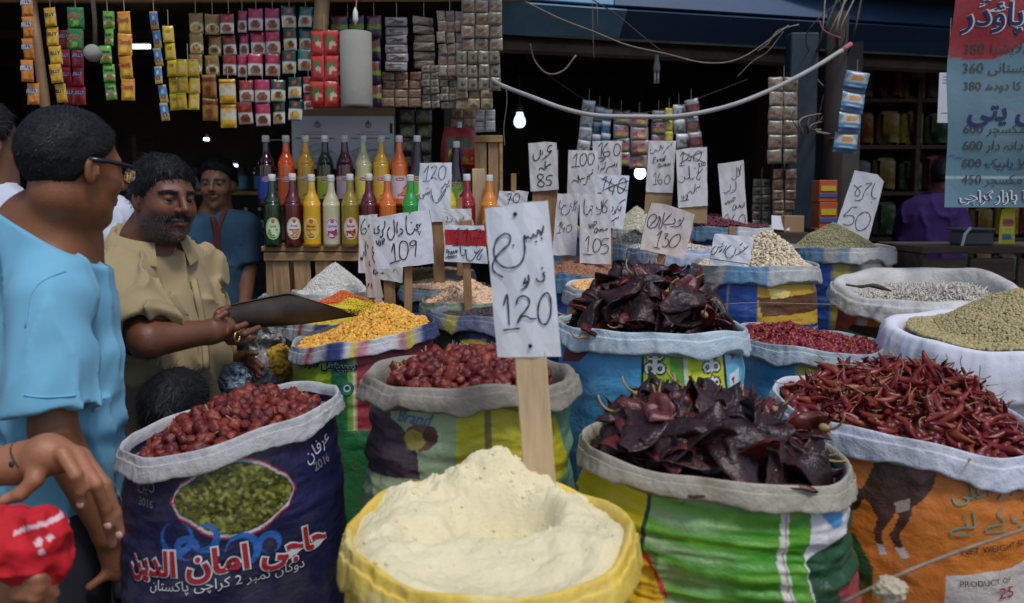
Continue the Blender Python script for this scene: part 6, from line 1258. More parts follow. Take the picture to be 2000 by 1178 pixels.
f = grid_faces(nu, nv); V = v3(X, Yv, Z).reshape(-1, 3); ob('sheet', mesh('sheet', np.vstack([V, V + np.array((0, .002, 0))]), [f, f[:, ::-1] + nu * nv], m_ban, np.vstack([C.reshape(-1, 3)] * 2)), root)
m_bk, m_bw, m_bn = M('banner_grey_ink', c255(70, 66, 60), .6, var=.2, vscale=30), M('banner_pale_ink', c255(206, 210, 210), .6, var=.1), M('banner_navy_ink', c255(30, 36, 90), .6, var=.15, vscale=30)
def ban_text(t, px, r, h_, m, out=None, bold=0.0, arab=True):
    c = P(px, r, YB_); Vt, Ft = text2d(t, h_, bold, 0, arab, .03); x = Vt[:, 0] * .86 - Vt[:, 0].min() * .86 + (P(px, r, YB_)[0] - a[0]); z = Vt[:, 1] * .86 + zrow(r)
    k = (x > .004); F2 = Ft[k[Ft].all(1)]
    if out: ban_text(t, px, r, h_, out, None, bold + .0035, arab)
    ob('lettering', mesh('lettering', v3(x, ban_y(x, z) - (.003 if out or m not in (m_bw,) else .002), z), F2, m, smooth=False), root)
ban_text('خشک پاؤڈر', 1880, 30, .095, m_bn, m_bw, .002)
ban_text('فل کریم ملایشیا 380', 1888, 92, .042, m_bk); ban_text('فل کریم پاکستانی 360', 1886, 130, .042, m_bk); ban_text('گلاب جامن کا دودھ 380', 1886, 165, .036, m_bk)
ban_text('چائے کی پتی', 1892, 215, .085, m_bn, None, .003)
for r, t in ((250, 'کینیا V.I.P مکسچر 600'), (283, 'کینیا V.I.P دانہ دار 600'), (318, 'کینیا V.I.P باریک 600'), (350, 'کینیا عوامی مکسچر 450')): ban_text(t, 1884, r, .040, m_bk)
ban_text('دکان نمبر 1 جوڑیا بازار کراچی', 1876, 384, .044, m_bn, m_bw)
G().tube([(-.05, .02, hB + .01), (wB + .06, .02, hB + .01)], .014, 10).ob('top_rail', m_bamboo, root, True)
G().tube([(wB + .04, .04, -b[2]), (wB + .04, .04, hB + .05)], .02, 10).ob('upright', m_bamboo, root, True)
# painted words along the right awning
Vt, Ft = text2d('دودھ پاؤڈر خشک میوہ ریٹ', .075, 0, 0, True); 
def aw_text():
    p0, p1 = row(1690, -.062, .133), row(1870, -.062, .133); ex = (p1 - p0) / np.linalg.norm(p1 - p0); nrm = np.array((0, -.78, .5)); up_ = row(1690, .25, .62) - p0; up_ /= np.linalg.norm(up_)
    c = (p0 + p1) / 2 + up_ * .05; W = c + Vt[:, :1] * ex + Vt[:, 1:] * up_ * .8 + np.array((0, -.012, .006)); ob('lettering', mesh('lettering', W - np.array(aw.location), Ft, m_ink_gy, smooth=False), aw)
aw_text()
# counter with wooden crate front
c0 = P(1950, 480, 3.45); cn = empty('counter', (c0[0] + .15, 3.6, 0)); tag(cn, 'dark wooden counter with panelled front under the banner', 'counter'); zt = c0[2]
G().box((0, 0, zt - .015), (1.0, .42, .03), bev=.004).ob('counter_top', m_darkwood, cn)
for i in range(5): G().box((-.4 + i * .2, -.19, zt / 2 - .02), (.185, .02, zt - .06), bev=.004).ob('front_panel', m_darkwood, cn)
for x in (-.48, .48): G().box((x, .0, zt / 2 - .016), (.03, .36, zt - .034)).ob('side_panel', m_darkwood, cn)
q = P(1917, 475, 3.42); o = empty('weighing_scale', (q[0], 3.5, zt)); tag(o, 'grey boxy scale with pale tape on the counter', 'scale'); m_grey = M('grey_plastic', (.10, .11, .12), .5); G().box((0, 0, .03), (.13, .12, .06), bev=.008).ob('scale_body', m_grey, o); G().box((0, 0, .068), (.14, .13, .012), bev=.004).ob('pan', m_grey, o); G().tube([(-.07, -.06, .0), (-.062, -.066, .05), (-.04, -.066, .077)], .006, 6).ob('tape', m_cap, o)
# shelving with packets at the back of the right shop
sh = empty('shelf_unit', (P(1810, 300, 5.6)[0], 5.9, .2)); tag(sh, 'tall dark shelving full of packets in the right shop', 'shelf')
for k in range(6): G().box((0, 0, .35 + .32 * k), (2.0, .35, .025)).ob('shelf_board', m_darkwood, sh)
for x in (-1.0, 0, 1.0): G().box((x, 0, 1.05), (.03, .36, 2.1)).ob('upright', m_darkwood, sh)
rs = np.random.default_rng(12); pal = [c255(170, 146, 40), c255(130, 36, 36), c255(56, 84, 120), c255(60, 92, 54), c255(150, 120, 60), c255(110, 110, 106), c255(140, 76, 36)]
names = ['yellow', 'red', 'blue', 'green', 'tan', 'grey', 'orange']; pos = ['lowest', 'second', 'third', 'fourth', 'fifth', 'top']
_pk = [mesh('packet', *[(lambda g_: (g_.V[0], [np.concatenate(v) for v in g_.F.values()]))(G().box((0, 0, .11), (.13, .09, .22), bev=.02))][0], M('packet_foil_%d' % i, c, .35, var=.6, vscale=22, coat=.2, dirt=(.5, .46, .38), dirt_amt=.6, dirt_scale=18)) for i, c in enumerate(pal)]
for k in range(6):
    for j in range(11):
        i = int(rs.integers(7)); o = ob('packet', _pk[i]); o.location = (sh.location.x - .88 + j * .176 + rs.normal() * .008, 5.82 + rs.normal() * .01, .2 + .364 + .32 * k); o.rotation_euler = (0, 0, rs.normal() * .12); o.scale = (1.1, 1, .9 + .25 * rs.uniform())
        tag(o, '%s packet on the %s shelf of the right shop' % (names[i], pos[k]), 'packet', '%s packets on the %s shelf' % (names[i], pos[k]))
# stacked orange boxes, small cardboard box and paper
for k, (y0, y1) in enumerate(((395, 445), (352, 394))):
    q = P(1617, y1, 3.9); q2 = P(1617, y0, 3.9); h_ = q2[2] - q[2]; o = empty('detergent_box', P(1617, y1 if k == 0 else y1, 3.9)); tag(o, ('lower' if k == 0 else 'upper') + ' orange box of the stack by the dark post', 'box')
    G().box((0, .05, -h_ / 2 * 0 + h_ / 2), (.085, .1, h_), bev=.002).ob('carton', M('orange_carton', (.50, .10, .03), .5, var=.15), o); G().box((0, -.0025, h_ * .3), (.085, .003, h_ * .16)).ob('blue_stripe', m_ink_b, o); G().box((0, -.0025, h_ * .62), (.07, .003, h_ * .24)).ob('yellow_panel', M('yellow_label', (.6, .45, .04), .5), o)
q = P(1617, 445, 3.9); st = empty('stand', (q[0], 3.95, 0.2)); tag(st, 'narrow dark stand under the orange boxes', 'stand'); G().box((0, 0, (q[2] - .2) / 2), (.14, .14, q[2] - .2), bev=.004).ob('stand_body', m_darkwood, st)
q = P(1545, 455, 3.85); o = empty('open_carton', (q[0], 3.9, q[2])); tag(o, 'small open cardboard carton with folded paper behind the millet', 'carton'); G().box((.03, .03, .04), (.11, .08, .08), bev=.002).ob('carton_wall', m_kraft, o, rot=(0, 0, .3)); G().box((-.035, 0, .045), (.085, .004, .07), rot=(-.4, .1, 0)).ob('folded_paper', m_note, o); G().box((0, .05, -.45), (.2, .2, .9)).ob('support_block', m_darkwood, o)
q = P(1848, 240, 3.9); o = empty('paper_notice', (q[0], 3.9, q[2])); tag(o, 'sheet of printed paper hanging beside the banner', 'notice'); hh = P(1848, 142, 3.9)[2] - q[2]; G().box((0, 0, hh / 2), (.085, .002, hh)).ob('sheet', m_note, o); g = G(); [g.box((0, -.002, hh * t), (.05, .001, .002)) for t in (.2, .8, .86, .92)]; g.ob('print', m_ink_gy, o); G().tube([(0, 0, hh), (0, 0, hh + .25)], .0015, 5).ob('string', m_str, o)
# jars on a shelf in the left shop
js = empty('jar_shelf', (P(470, 372, 6.0)[0], 6.05, .2)); tag(js, 'wooden shelf of jars and small bottles deep in the left shop', 'shelf'); z1, z2 = P(470, 374, 6.0)[2] - .2, P(470, 450, 6.0)[2] - .2
for zz in (z1, z2, .3): G().box((0, .05, zz - .012), (1.5, .3, .024)).ob('shelf_board', m_wood if zz == z1 else m_darkwood, js)
for x in (-.74, .74): G().box((x, .05, (z1 + .4) / 2), (.03, .3, z1 + .4)).ob('upright', m_darkwood, js)
m_jl = M('blue_jar_label', c255(90, 150, 180), .4, var=.3, vscale=20)
for k in range(9):
    x = -.62 + k * .155; o = empty('jar', (js.location.x + x, 6.0, .2 + z1)); tag(o, 'jar with blue label on the upper shelf of the left shop', 'jar', 'jars on the upper shelf'); G().lathe([(.001, 0), (.05, 0), (.055, .01), (.055, .13), (.045, .15)], 16).ob('glass', M('jar_glass', (.12, .10, .08), .1, coat=.4), o, True); G().lathe([(.047, .148), (.049, .152), (.049, .175), (.001, .177)], 16).ob('lid', M('dark_lid', (.10, .03, .03), .4), o, True); G().lathe([(.0557, .02), (.0557, .11)], 16, cap=False).ob('label', m_jl, o, True)
for k in range(14):
    x = -.66 + k * .1; o = empty('small_bottle', (js.location.x + x, 5.98, .2 + z2)); tag(o, 'small dark bottle on the lower shelf of the left shop', 'bottle', 'small bottles on the lower shelf'); G().lathe([(.001, 0), (.028, 0), (.03, .02), (.03, .09), (.012, .12), (.011, .15)], 14).ob('glass', M('small_bottle_glass', (.05, .045, .05), .1, coat=.4), o, True); G().lathe([(.012, .145), (.0125, .165), (.001, .167)], 12).ob('cap', M('red_cap', (.5, .02, .03), .35) if k % 3 == 0 else m_cap, o, True); G().lathe([(.0305, .02), (.0305, .075)], 14, cap=False).ob('label', m_note, o, True)
# ------------------------------------------------------------------ people
def frame_from(fwd, pitch=0.0, roll=0.0):
    f = np.array((fwd[0], fwd[1], 0.)); f /= np.linalg.norm(f); r = np.array((f[1], -f[0], 0.)); u = np.array((0, 0, 1.))
    c, s = math.cos(pitch), math.sin(pitch); f, u = f * c - u * s, u * c + f * s
    c, s = math.cos(roll), math.sin(roll); r, u = r * c + u * s, u * c - r * s
    return np.stack([r, f, u], 1)                    # columns: right, forward, up

def near(p, c, r, f):
    """evaluate f only for points within r of c, elsewhere a safe distance"""
    d = np.linalg.norm(p - c, axis=1); out = d - r + .03; m = d < r
    if m.any(): out[m] = f(p[m])
    return out
def head_sdf(p, c, Rm, k=1.0, beard=0.0, jaw=1.0): return near(p, c, .215 * k, lambda q: _head(q, c, Rm, k, jaw))
def _head(p, c, Rm, k, jaw):
    q = (p - c) @ Rm / k; ax = np.abs(q[:, 0]); qs = np.stack([ax, q[:, 1], q[:, 2]], 1)
    d = s_ell(qs, (0, -.014, .032), (.0735, .094, .082))
    d = smin(d, s_ell(qs, (0, .020, -.028), (.061 * jaw, .066, .086)), .03)
    d = smin(d, s_ell(qs, (0, .024, -.074), (.047 * jaw, .050, .040)), .025)
    d = smin(d, s_ball(qs, (.0, .066, -.099), .018), .02)
    d = smin(d, s_ell(qs, (.038, .054, -.026), (.024, .022, .022)), .022)
    d = smin(d, s_cone(qs, (0, .080, .026), (.042, .064, .024), .013, .010), .014)
    d = smax(d, -s_ell(qs, (.031, .092, .004), (.020, .015, .013)), .012)
    lid = s_ball(qs, (.031, .0695, .003), .0152); lid = smax(lid, .0030 - np.abs(qs[:, 2] - .0012 + .08 * np.maximum(ax - .03, 0)), .002)
    d = smin(d, lid, .004)
    d = smin(d, s_cone(qs, (0, .088, .016), (0, .108, -.022), .0080, .0115), .010)
    d = smin(d, s_ball(qs, (.0125, .096, -.027), .0082), .007)
    d = smax(d, -s_ball(qs, (.007, .105, -.036), .004), .004)
    d = smin(d, s_cone(qs, (0, .0915, -.052), (.021, .082, -.055), .0060, .004), .006)
    d = smin(d, s_cone(qs, (0, .0900, -.064), (.018, .081, -.062), .0070, .004), .006)
    d = smax(d, -s_cone(qs, (0, .102, -.0582), (.019, .092, -.0582), .0026, .002), .003)
    ear = s_ell(qs, (.077, -.012, -.004), (.0080, .018, .031), Euler((0, 0, .35)).to_matrix()); ear = smax(ear, -s_ell(qs, (.0865, -.006, .0), (.007, .010, .018)), .005); ear = smin(ear, s_cone(qs, (.079, .0, .004), (.080, .002, -.012), .004, .004), .004)
    d = smin(d, ear, .008)
    return d * k
def hair_sdf(p, c, Rm, k, t, zl, seed, nz=.006):
    q = (p - c) @ Rm / k
    d = s_ell(q, (0, -.016, .034), (.0765 + t * .8, .0955 + t, .086 + t * 1.1))
    zm0 = np.interp(q[:, 1], [-.12, -.07, -.035, -.012, .012, .035, .06, .10], zl); d = d + (t + .002) * (1 - sstep(-.004, .032, q[:, 2] - zm0))
    d = d - nz * fbm(q * np.array((60, 60, 60)), seed, 3) - nz * .8 * fbm(q * 25, seed + 3, 2)
    zm = np.interp(q[:, 1], [-.12, -.07, -.035, -.012, .012, .035, .06, .10], zl) + .006 * fbm(q * 55, seed + 7, 2)
    return smax(d, (zm - q[:, 2]) * .8, .008) * k
def skin_mat(nm, col): return M(nm, col, .44, attr=True, var=.22, vscale=14, bump=.22, bscale=190, spec=.45, sss=.0)
def head_cols(V, c, Rm, k, base, lip, dark, beard=0.0, bcol=(.03, .028, .028), brow=True, stache=0.0):
    q = (V - c) @ Rm / k; ax = np.abs(q[:, 0]); C = np.broadcast_to(np.array(base), V.shape).copy(); nn = fbm(q * 40, 3, 3)
    inh = np.linalg.norm(q - np.array((0, .02, 0)), axis=1) < .16
    def mix(m, col): 
        nonlocal C; m = np.clip(m, 0, 1)[:, None]; C = C * (1 - m) + np.array(col) * m
    mix(.35 * np.exp(-((np.hypot(ax - .036, q[:, 2] + .03)) / .022) ** 2) * (q[:, 1] > .03) * inh, np.array(base) * np.array((1.25, .95, .9)))
    mix(.5 * np.exp(-((q[:, 2] + .02) / .018) ** 2 - (ax / .018) ** 2) * (q[:, 1] > .085) * inh, np.array(base) * np.array((1.3, .95, .9)))
    mix(.7 * sstep(.62, .3, np.hypot((ax - .031) / .03, (q[:, 2] - .002) / .02)) * (q[:, 1] > .055) * inh, dark)
    mix(.95 * ((np.abs(q[:, 2] - .0245 - .10 * np.minimum(ax - .03, 0) + .35 * np.maximum(ax - .040, 0)) < .0058) & (ax > .012) & (ax < .054) & (q[:, 1] > .05)) * inh, bcol) if brow else None
    mix(.85 * ((np.abs(q[:, 2] + .0585) < .0125) & (ax < .022) & (q[:, 1] > .078)) * inh, lip)
    mix(.9 * ((np.abs(q[:, 2] + .0582) < .0022) & (ax < .022) & (q[:, 1] > .08)) * inh, np.array(dark) * .3)
    if beard:
        low = sstep(-.030 + .008, -.050, q[:, 2] + .25 * np.maximum(.02 - q[:, 1], 0)) * sstep(-.035, .0, q[:, 1]) * (q[:, 2] > -.135); lips = ((np.abs(q[:, 2] + .0585) < .012) & (ax < .022)); mix(beard * low * (1 - lips) * (.75 + .5 * nn) * inh, bcol)
    if stache: mix(stache * sstep(.009, .004, np.abs(q[:, 2] + .0425 + .30 * np.maximum(ax - .006, 0))) * (ax < .034) * (q[:, 1] > .065) * inh, bcol)
    return C
m_eye = M('eye_white', attr=True, rough=.15, var=0, spec=.6)
def eyes(par, c, Rm, k, look=(0, 1, 0), o3=np.zeros(3)):
    for sx in (-1, 1):
        V, F = ico(3); L = np.array(look, float); L /= np.linalg.norm(L); dt = V @ L
        C = np.where((dt > .90)[:, None], (.01, .008, .006), np.where((dt > .76)[:, None], (.05, .025, .012), (.24, .21, .19)))
        W = (V * .0128 + np.array((sx * .031, .0702, .003))) * k @ Rm.T + c - o3; ob('eye', mesh('eye', W, F, m_eye, C), par)
def strands(name, par, pts, nrm, dirs, L, wd, mat, seed, o3, lift=.35, curl=.0):
    rs = np.random.default_rng(seed); n = len(pts); d = dirs + nrm * lift + rs.normal(size=(n, 3)) * .25; d /= np.linalg.norm(d, axis=1)[:, None]
    s = np.cross(d, nrm + 1e-3); s /= np.linalg.norm(s, axis=1)[:, None] + 1e-9; ln = L * rs.uniform(.5, 1.2, n)[:, None]
    c2 = rs.normal(size=(n, 3)) * curl
    p0 = pts - nrm * .001; p1 = p0 + d * ln * .55 + c2 * ln * .3; p2 = p0 + (d * .8 - nrm * lift * .8) * ln + c2 * ln
    V = np.stack([p0 - s * wd, p0 + s * wd, p1 - s * wd * .8, p1 + s * wd * .8, p2], 1).reshape(-1, 3) - o3; b = np.arange(n) * 5
    return ob(name, mesh(name, V, [np.stack([b, b + 1, b + 3, b + 2], 1), np.stack([b + 2, b + 3, b + 4], 1)], mat), par)
def vnormals(V, Q):
    n = np.zeros_like(V); a = np.cross(V[Q[:, 2]] - V[Q[:, 0]], V[Q[:, 3]] - V[Q[:, 1]])
    for i in range(4): np.add.at(n, Q[:, i], a)
    return n / (np.linalg.norm(n, axis=1)[:, None] + 1e-12)
def relax(V, Q, it=2, lam=.5):
    for _ in range(it):
        s = np.zeros_like(V); c = np.zeros(len(V))
        for i in range(4):
            for j in ((i + 1) % 4,): np.add.at(s, Q[:, i], V[Q[:, j]]); np.add.at(c, Q[:, i], 1); np.add.at(s, Q[:, j], V[Q[:, i]]); np.add.at(c, Q[:, j], 1)
        V = V * (1 - lam) + lam * s / np.maximum(c, 1)[:, None]
    return V
def torso_sdf(p, zs, cs, hd, hw, Rm, z0, z1, k=.02):
    """stack of ellipses: at heights zs centre cs, half depth hd, half width hw, frame Rm (right, forward, up)"""
    z = p[:, 2]; cx = np.interp(z, zs, [c[0] for c in cs]); cy = np.interp(z, zs, [c[1] for c in cs]); d_ = np.interp(z, zs, hd); w_ = np.interp(z, zs, hw)
    dx, dy = p[:, 0] - cx, p[:, 1] - cy; r = dx * Rm[0, 0] + dy * Rm[1, 0]; f = dx * Rm[0, 1] + dy * Rm[1, 1]
    e = np.sqrt((r / w_) ** 2 + (f / d_) ** 2) + 1e-6; d = (e - 1) * np.minimum(d_, w_) * .95
    return smax(smax(d, z - z1, k), z0 - z, .004)
def cloth(name, par, sdf, lo, hi, h, mat, o3, it=1, cols=None, smooth=True):
    V, Q = surfnet(sdf, lo, hi, h, marg=1.7, slack=.02); V = relax(V, Q, it); return ob(name, mesh(name, V - o3, Q, mat, cols(V) if cols else None), par)
def trace(px, py, sdf, y0, y1):
    """first hit of the line of sight through a photograph pixel with a solid"""
    d = P(px, py, 1.0) - np.array((0, 0, CAMZ)); t = y0
    for _ in range(60):
        v = sdf((np.array((0, 0, CAMZ)) + d * t)[None])[0]; t += v * .7
        if v < .0008 or t > y1: break
    return np.array((0, 0, CAMZ)) + d * min(t, y1)
def wrinkle(p, seed, amp, sc_=(9, 9, 5)): return amp * (1 - 2 * np.abs(fbm(p * np.array(sc_), seed, 3))) 
def fold2(p, seed, amp):
    """sharp draping folds, mostly running downwards"""
    q = p * np.array((15, 15, 5.5)); q = q + .8 * np.stack([fbm(p * 6, seed + 1, 2), fbm(p * 6 + 9, seed + 2, 2), 0 * p[:, 0]], 1)
    n = np.abs(vnoise(q, seed + 5)); return amp * (np.exp(-n * 5) * 1.6 - .5)
def pants(par, hips, feet, mat, o3, r0=.10, z1=None):
    def f(p):
        d = None
        for hp, ft in zip(hips, feet): q = s_cone(p, hp, ft, r0, .065); d = q if d is None else smin(d, q, .03)
        return d - wrinkle(p, 5, .004)
    A_ = np.array(hips + feet); return cloth('trousers', par, f, A_.min(0) - .14, A_.max(0) + .14, .012, mat, o3)
def shoes(par, feet, fwd, o3, mat):
    for f in feet:
        V, F = ICO2; W = V * np.array((.045, .12, .045)); W[:, 2] = np.maximum(W[:, 2], -.03); R2 = frame_from(fwd); W = W @ R2.T + np.array((f[0], f[1], .03)) + R2[:, 1] * .05; ob('shoe', mesh('shoe', W - o3, F, mat), par)
m_hair = M('black_hair', (.010, .010, .011), .6, var=.3, vscale=60, bump=.5, bscale=160, spec=.25)
m_hairs = M('black_hair_strand', (.010, .010, .011), .5, var=0, spec=.3)
m_denim = M('dark_trousers', (.012, .014, .022), .85, var=.2, vscale=10, bump=.2, bscale=200)
m_shoe = M('dark_shoe', (.02, .018, .016), .5)
ZH_ = [-.075, -.062, -.045, -.004, .004, .030, .062, .078]
def do_hair(par, c, Rm, k, t, seed, o3, n=2600, L=.02, lift=.35, zl=ZH_, curl=.2, h=.0035, nz=.006):
    f = lambda p: hair_sdf(p, c, Rm, k, t, zl, seed, nz); V, Q = surfnet(f, c - .15 * k, c + .16 * k, h); V = relax(V, Q, 1)
    ho = ob('hair', mesh('hair', V - o3, Q, m_hair), par); N_ = vnormals(V, Q); rs = np.random.default_rng(seed); i = rs.integers(len(V), size=n); q = (V[i] - c) @ Rm
    dr = np.stack([q[:, 0] * 1.0, np.where(q[:, 1] > -.02, .6, -.5), -.7 - q[:, 2] * 2], 1) @ Rm.T; dr -= N_[i] * (dr * N_[i]).sum(1)[:, None]; dr /= np.linalg.norm(dr, axis=1)[:, None] + 1e-9
    strands('hair_strands', ho, V[i], N_[i], dr, L, .0007, m_hairs, seed, o3, lift, curl)['kind'] = 'stuff'
def body(par, sdf, lo, hi, h, mat, cols, o3, it=1):
    V, Q = surfnet(sdf, lo, hi, h, marg=1.5, slack=.012); V = relax(V, Q, it, .4); C = cols(V); return ob('body', mesh('body', V - o3, Q, mat, C), par), V, Q

# --- man in the pale blue T-shirt, seen from behind on the left
def cyan_man():
    Rh = frame_from((.52, .85), .10); c = P(147, 331, 1.68); k = .97
    fb = frame_from((.75, .66))
    feet = [np.array((-.93, 1.62, .07)), np.array((-1.02, 1.86, .07))]; root = empty('person', (-.97, 1.74, 0)); o3 = np.array(root.location)
    tag(root, 'man in pale blue T-shirt and glasses, seen from behind', 'person')
    sh, el, wr = P(88, 585, 1.57), P(104, 838, 1.53), P(212, 1042, 1.60); hd = P(232, 1105, 1.62)
    shl = P(70, 570, 1.92); ell = P(150, 830, 1.98); wrl = P(225, 900, 1.95)
    nb = P(90, 466, 1.71); nk0 = c + Rh @ np.array((0, -.032, -.055))
    fing = [[hd + np.array((dx, dy, 0)), hd + np.array((dx + .012, dy, -.035)), hd + np.array((dx + .006, dy, -.065))] for dx, dy in ((.018, -.01), (.012, .010), (.002, .026), (-.010, .040))]
    def core(p):
        d = s_cone(p, nk0, nb, .056, .070); d = smin(d, s_cone(p, nb + np.array((0, 0, .01)), sh + np.array((0, .03, .0)), .070, .060), .05); d = smin(d, s_cone(p, nb + np.array((0, 0, .01)), shl, .070, .058), .05)
        d = smin(d, s_cone(p, nb + np.array((.03, .02, -.01)), P(118, 590, 1.74), .062, .085), .04)
        return smin(d, s_cone(p, nb, P(100, 660, 1.73), .09, .11), .04)
    def skin(p):
        d = smin(head_sdf(p, c, Rh, k), core(p), .025); d = smin(d, s_chain(p, [sh, el, wr], [.050, .042, .028]), .02)
        def hnd(p):
            d = s_flat(p, wr, hd, .032, .034, (0, 1, 0), .62)
            for f in fing: d = smin(d, s_chain(p, f, [.010, .009, .008], .004), .008)
            return smin(d, s_cone(p, hd, hd + np.array((-.045, -.03, -.03)), .011, .009), .01)
        return smin(d, near(p, hd, .2, hnd), .015)
    base = c255(142, 90, 58, k=.9)
    bo, V, Q = body(root, skin, np.array((-1.2, 1.40, .66)), np.array((-.66, 1.98, 1.66)), .0038, skin_mat('brown_skin_a', base), lambda V: head_cols(V, c, Rh, k, base, c255(120, 66, 56), c255(84, 50, 34)), o3)
    eyes(bo, c, Rh, k, (.1, 1, 0), o3)
    do_hair(root, c, Rh, k, .009, 21, o3, 9000, .011, .22, [-.110, -.092, -.055, .002, .012, .030, .058, .078], .15, nz=.0025, h=.003)
    zs = [.68, .80, .93, 1.05, 1.135, 1.205, 1.265, 1.31]
    cs = [P(100, 1120, 1.75), P(100, 1040, 1.74), P(103, 900, 1.74), P(103, 780, 1.73), P(100, 695, 1.73), P(97, 625, 1.73), P(95, 570, 1.73), P(92, 520, 1.73)]
    pn = np.array((.50, .22, .84)); p0 = P(80, 452, 1.71) + np.array((0, 0, -.004))
    def tee(p):
        d = torso_sdf(p, zs, cs, [.135, .135, .135, .132, .122, .105, .08, .05], [.17, .17, .17, .168, .155, .13, .10, .06], fb, .72, 1.31, .07)
        d = smin(d, core(p) - .011, .04)
        e2 = sh + (el - sh) * .84; dirn = (el - sh) / np.linalg.norm(el - sh); t = (p - e2) @ dirn
        sl = smax(s_cone(p, sh, e2, .070, .083), t, .003); sl = smax(sl, -smax(s_cone(p, sh, e2 + dirn * .1, .055, .066), -(t + .03), .002), .002)
        d = smin(d, sl, .03); d = smin(d, s_cone(p, shl, shl + (ell - shl) * .7, .07, .078), .03)
        d = smax(d, (p - p0) @ pn, .004)
        fold = np.exp(-((p - P(150, 700, 1.66)) ** 2).sum(1) / .02)
        return d - wrinkle(p, 4, .0035, (6.5, 6.5, 4)) - fold2(p, 4, .0075) - .006 * np.sin(p[:, 2] * 46 - p[:, 0] * 60) * fold - .004 * np.sin(p[:, 2] * 70 + p[:, 0] * 50) * np.exp(-((p[:, 2] - .98) / .07) ** 2)
    m_tee = M('pale_blue_jersey', c255(118, 180, 208), .9, var=.06, vscale=6, bump=.15, bscale=420, spec=.15, sheen=.1)
    cloth('t_shirt', root, tee, np.array((-1.30, 1.40, .69)), np.array((-.70, 2.06, 1.42)), .005, m_tee, o3)
    def seam(nm, pts, r=.0022):
        w_ = np.array([trace(x, y, tee, 1.3, 1.9) for x, y in pts]); G().tube(smooth_line(w_ - o3, 4), r, 5).ob(nm, m_tee, root, True)
    seam('shoulder_seam', [(50, 640), (56, 590), (75, 555), (105, 538), (128, 530)]); seam('sleeve_hem', [(47, 772), (80, 776), (120, 775), (148, 772)])
    pants(root, [P(90, 1060, 1.66), P(90, 1060, 1.84)], feet, m_denim, o3, .125); shoes(root, feet, (.86, .5), o3, m_shoe)
    # glasses
    gl = empty('eyeglasses', c + Rh @ np.array((0, .10, .01)) * k); tag(gl, 'dark rimmed glasses on the man in blue', 'glasses'); g3 = np.array(gl.location); L_ = lambda *a: c + Rh @ np.array(a) * k - g3
    m_fr = M('black_frame', (.012, .012, .014), .25)
    for sx in (-1, 1):
        G().tube([L_(sx * .082, -.022, .016), L_(sx * .082, .02, .018), L_(sx * .080, .07, .014), L_(sx * .070, .104, .008)], .0030, 6, squash=1.8).ob('temple', m_fr, gl, True)
        t = np.linspace(0, 2 * np.pi, 21); G().tube([L_(sx * .036 + .031 * math.cos(a), .108 - .010 * abs(math.cos(a) * .031 + sx * .036 * sx) / .06, .0 + .019 * math.sin(a)) for a in t], .0022, 6).ob('rim', m_fr, gl, True)
        Vl = np.array([L_(sx * .036, .106, 0)] + [L_(sx * .036 + .030 * math.cos(a), .106 - .010 * abs(math.cos(a) * .031 + .036) / .06, .018 * math.sin(a)) for a in t[:-1]]); ob('lens', mesh('lens', Vl, np.array([(0, i + 1, (i + 1) % 20 + 1) for i in range(20)]), M('lens_glass', (.85, .87, .9), .03, var=0, trans=1.0)), gl)
    G().tube([L_(-.008, .110, .004), L_(0, .114, .007), L_(.008, .110, .004)], .002, 6).ob('bridge', m_fr, gl, True)
cyan_man()

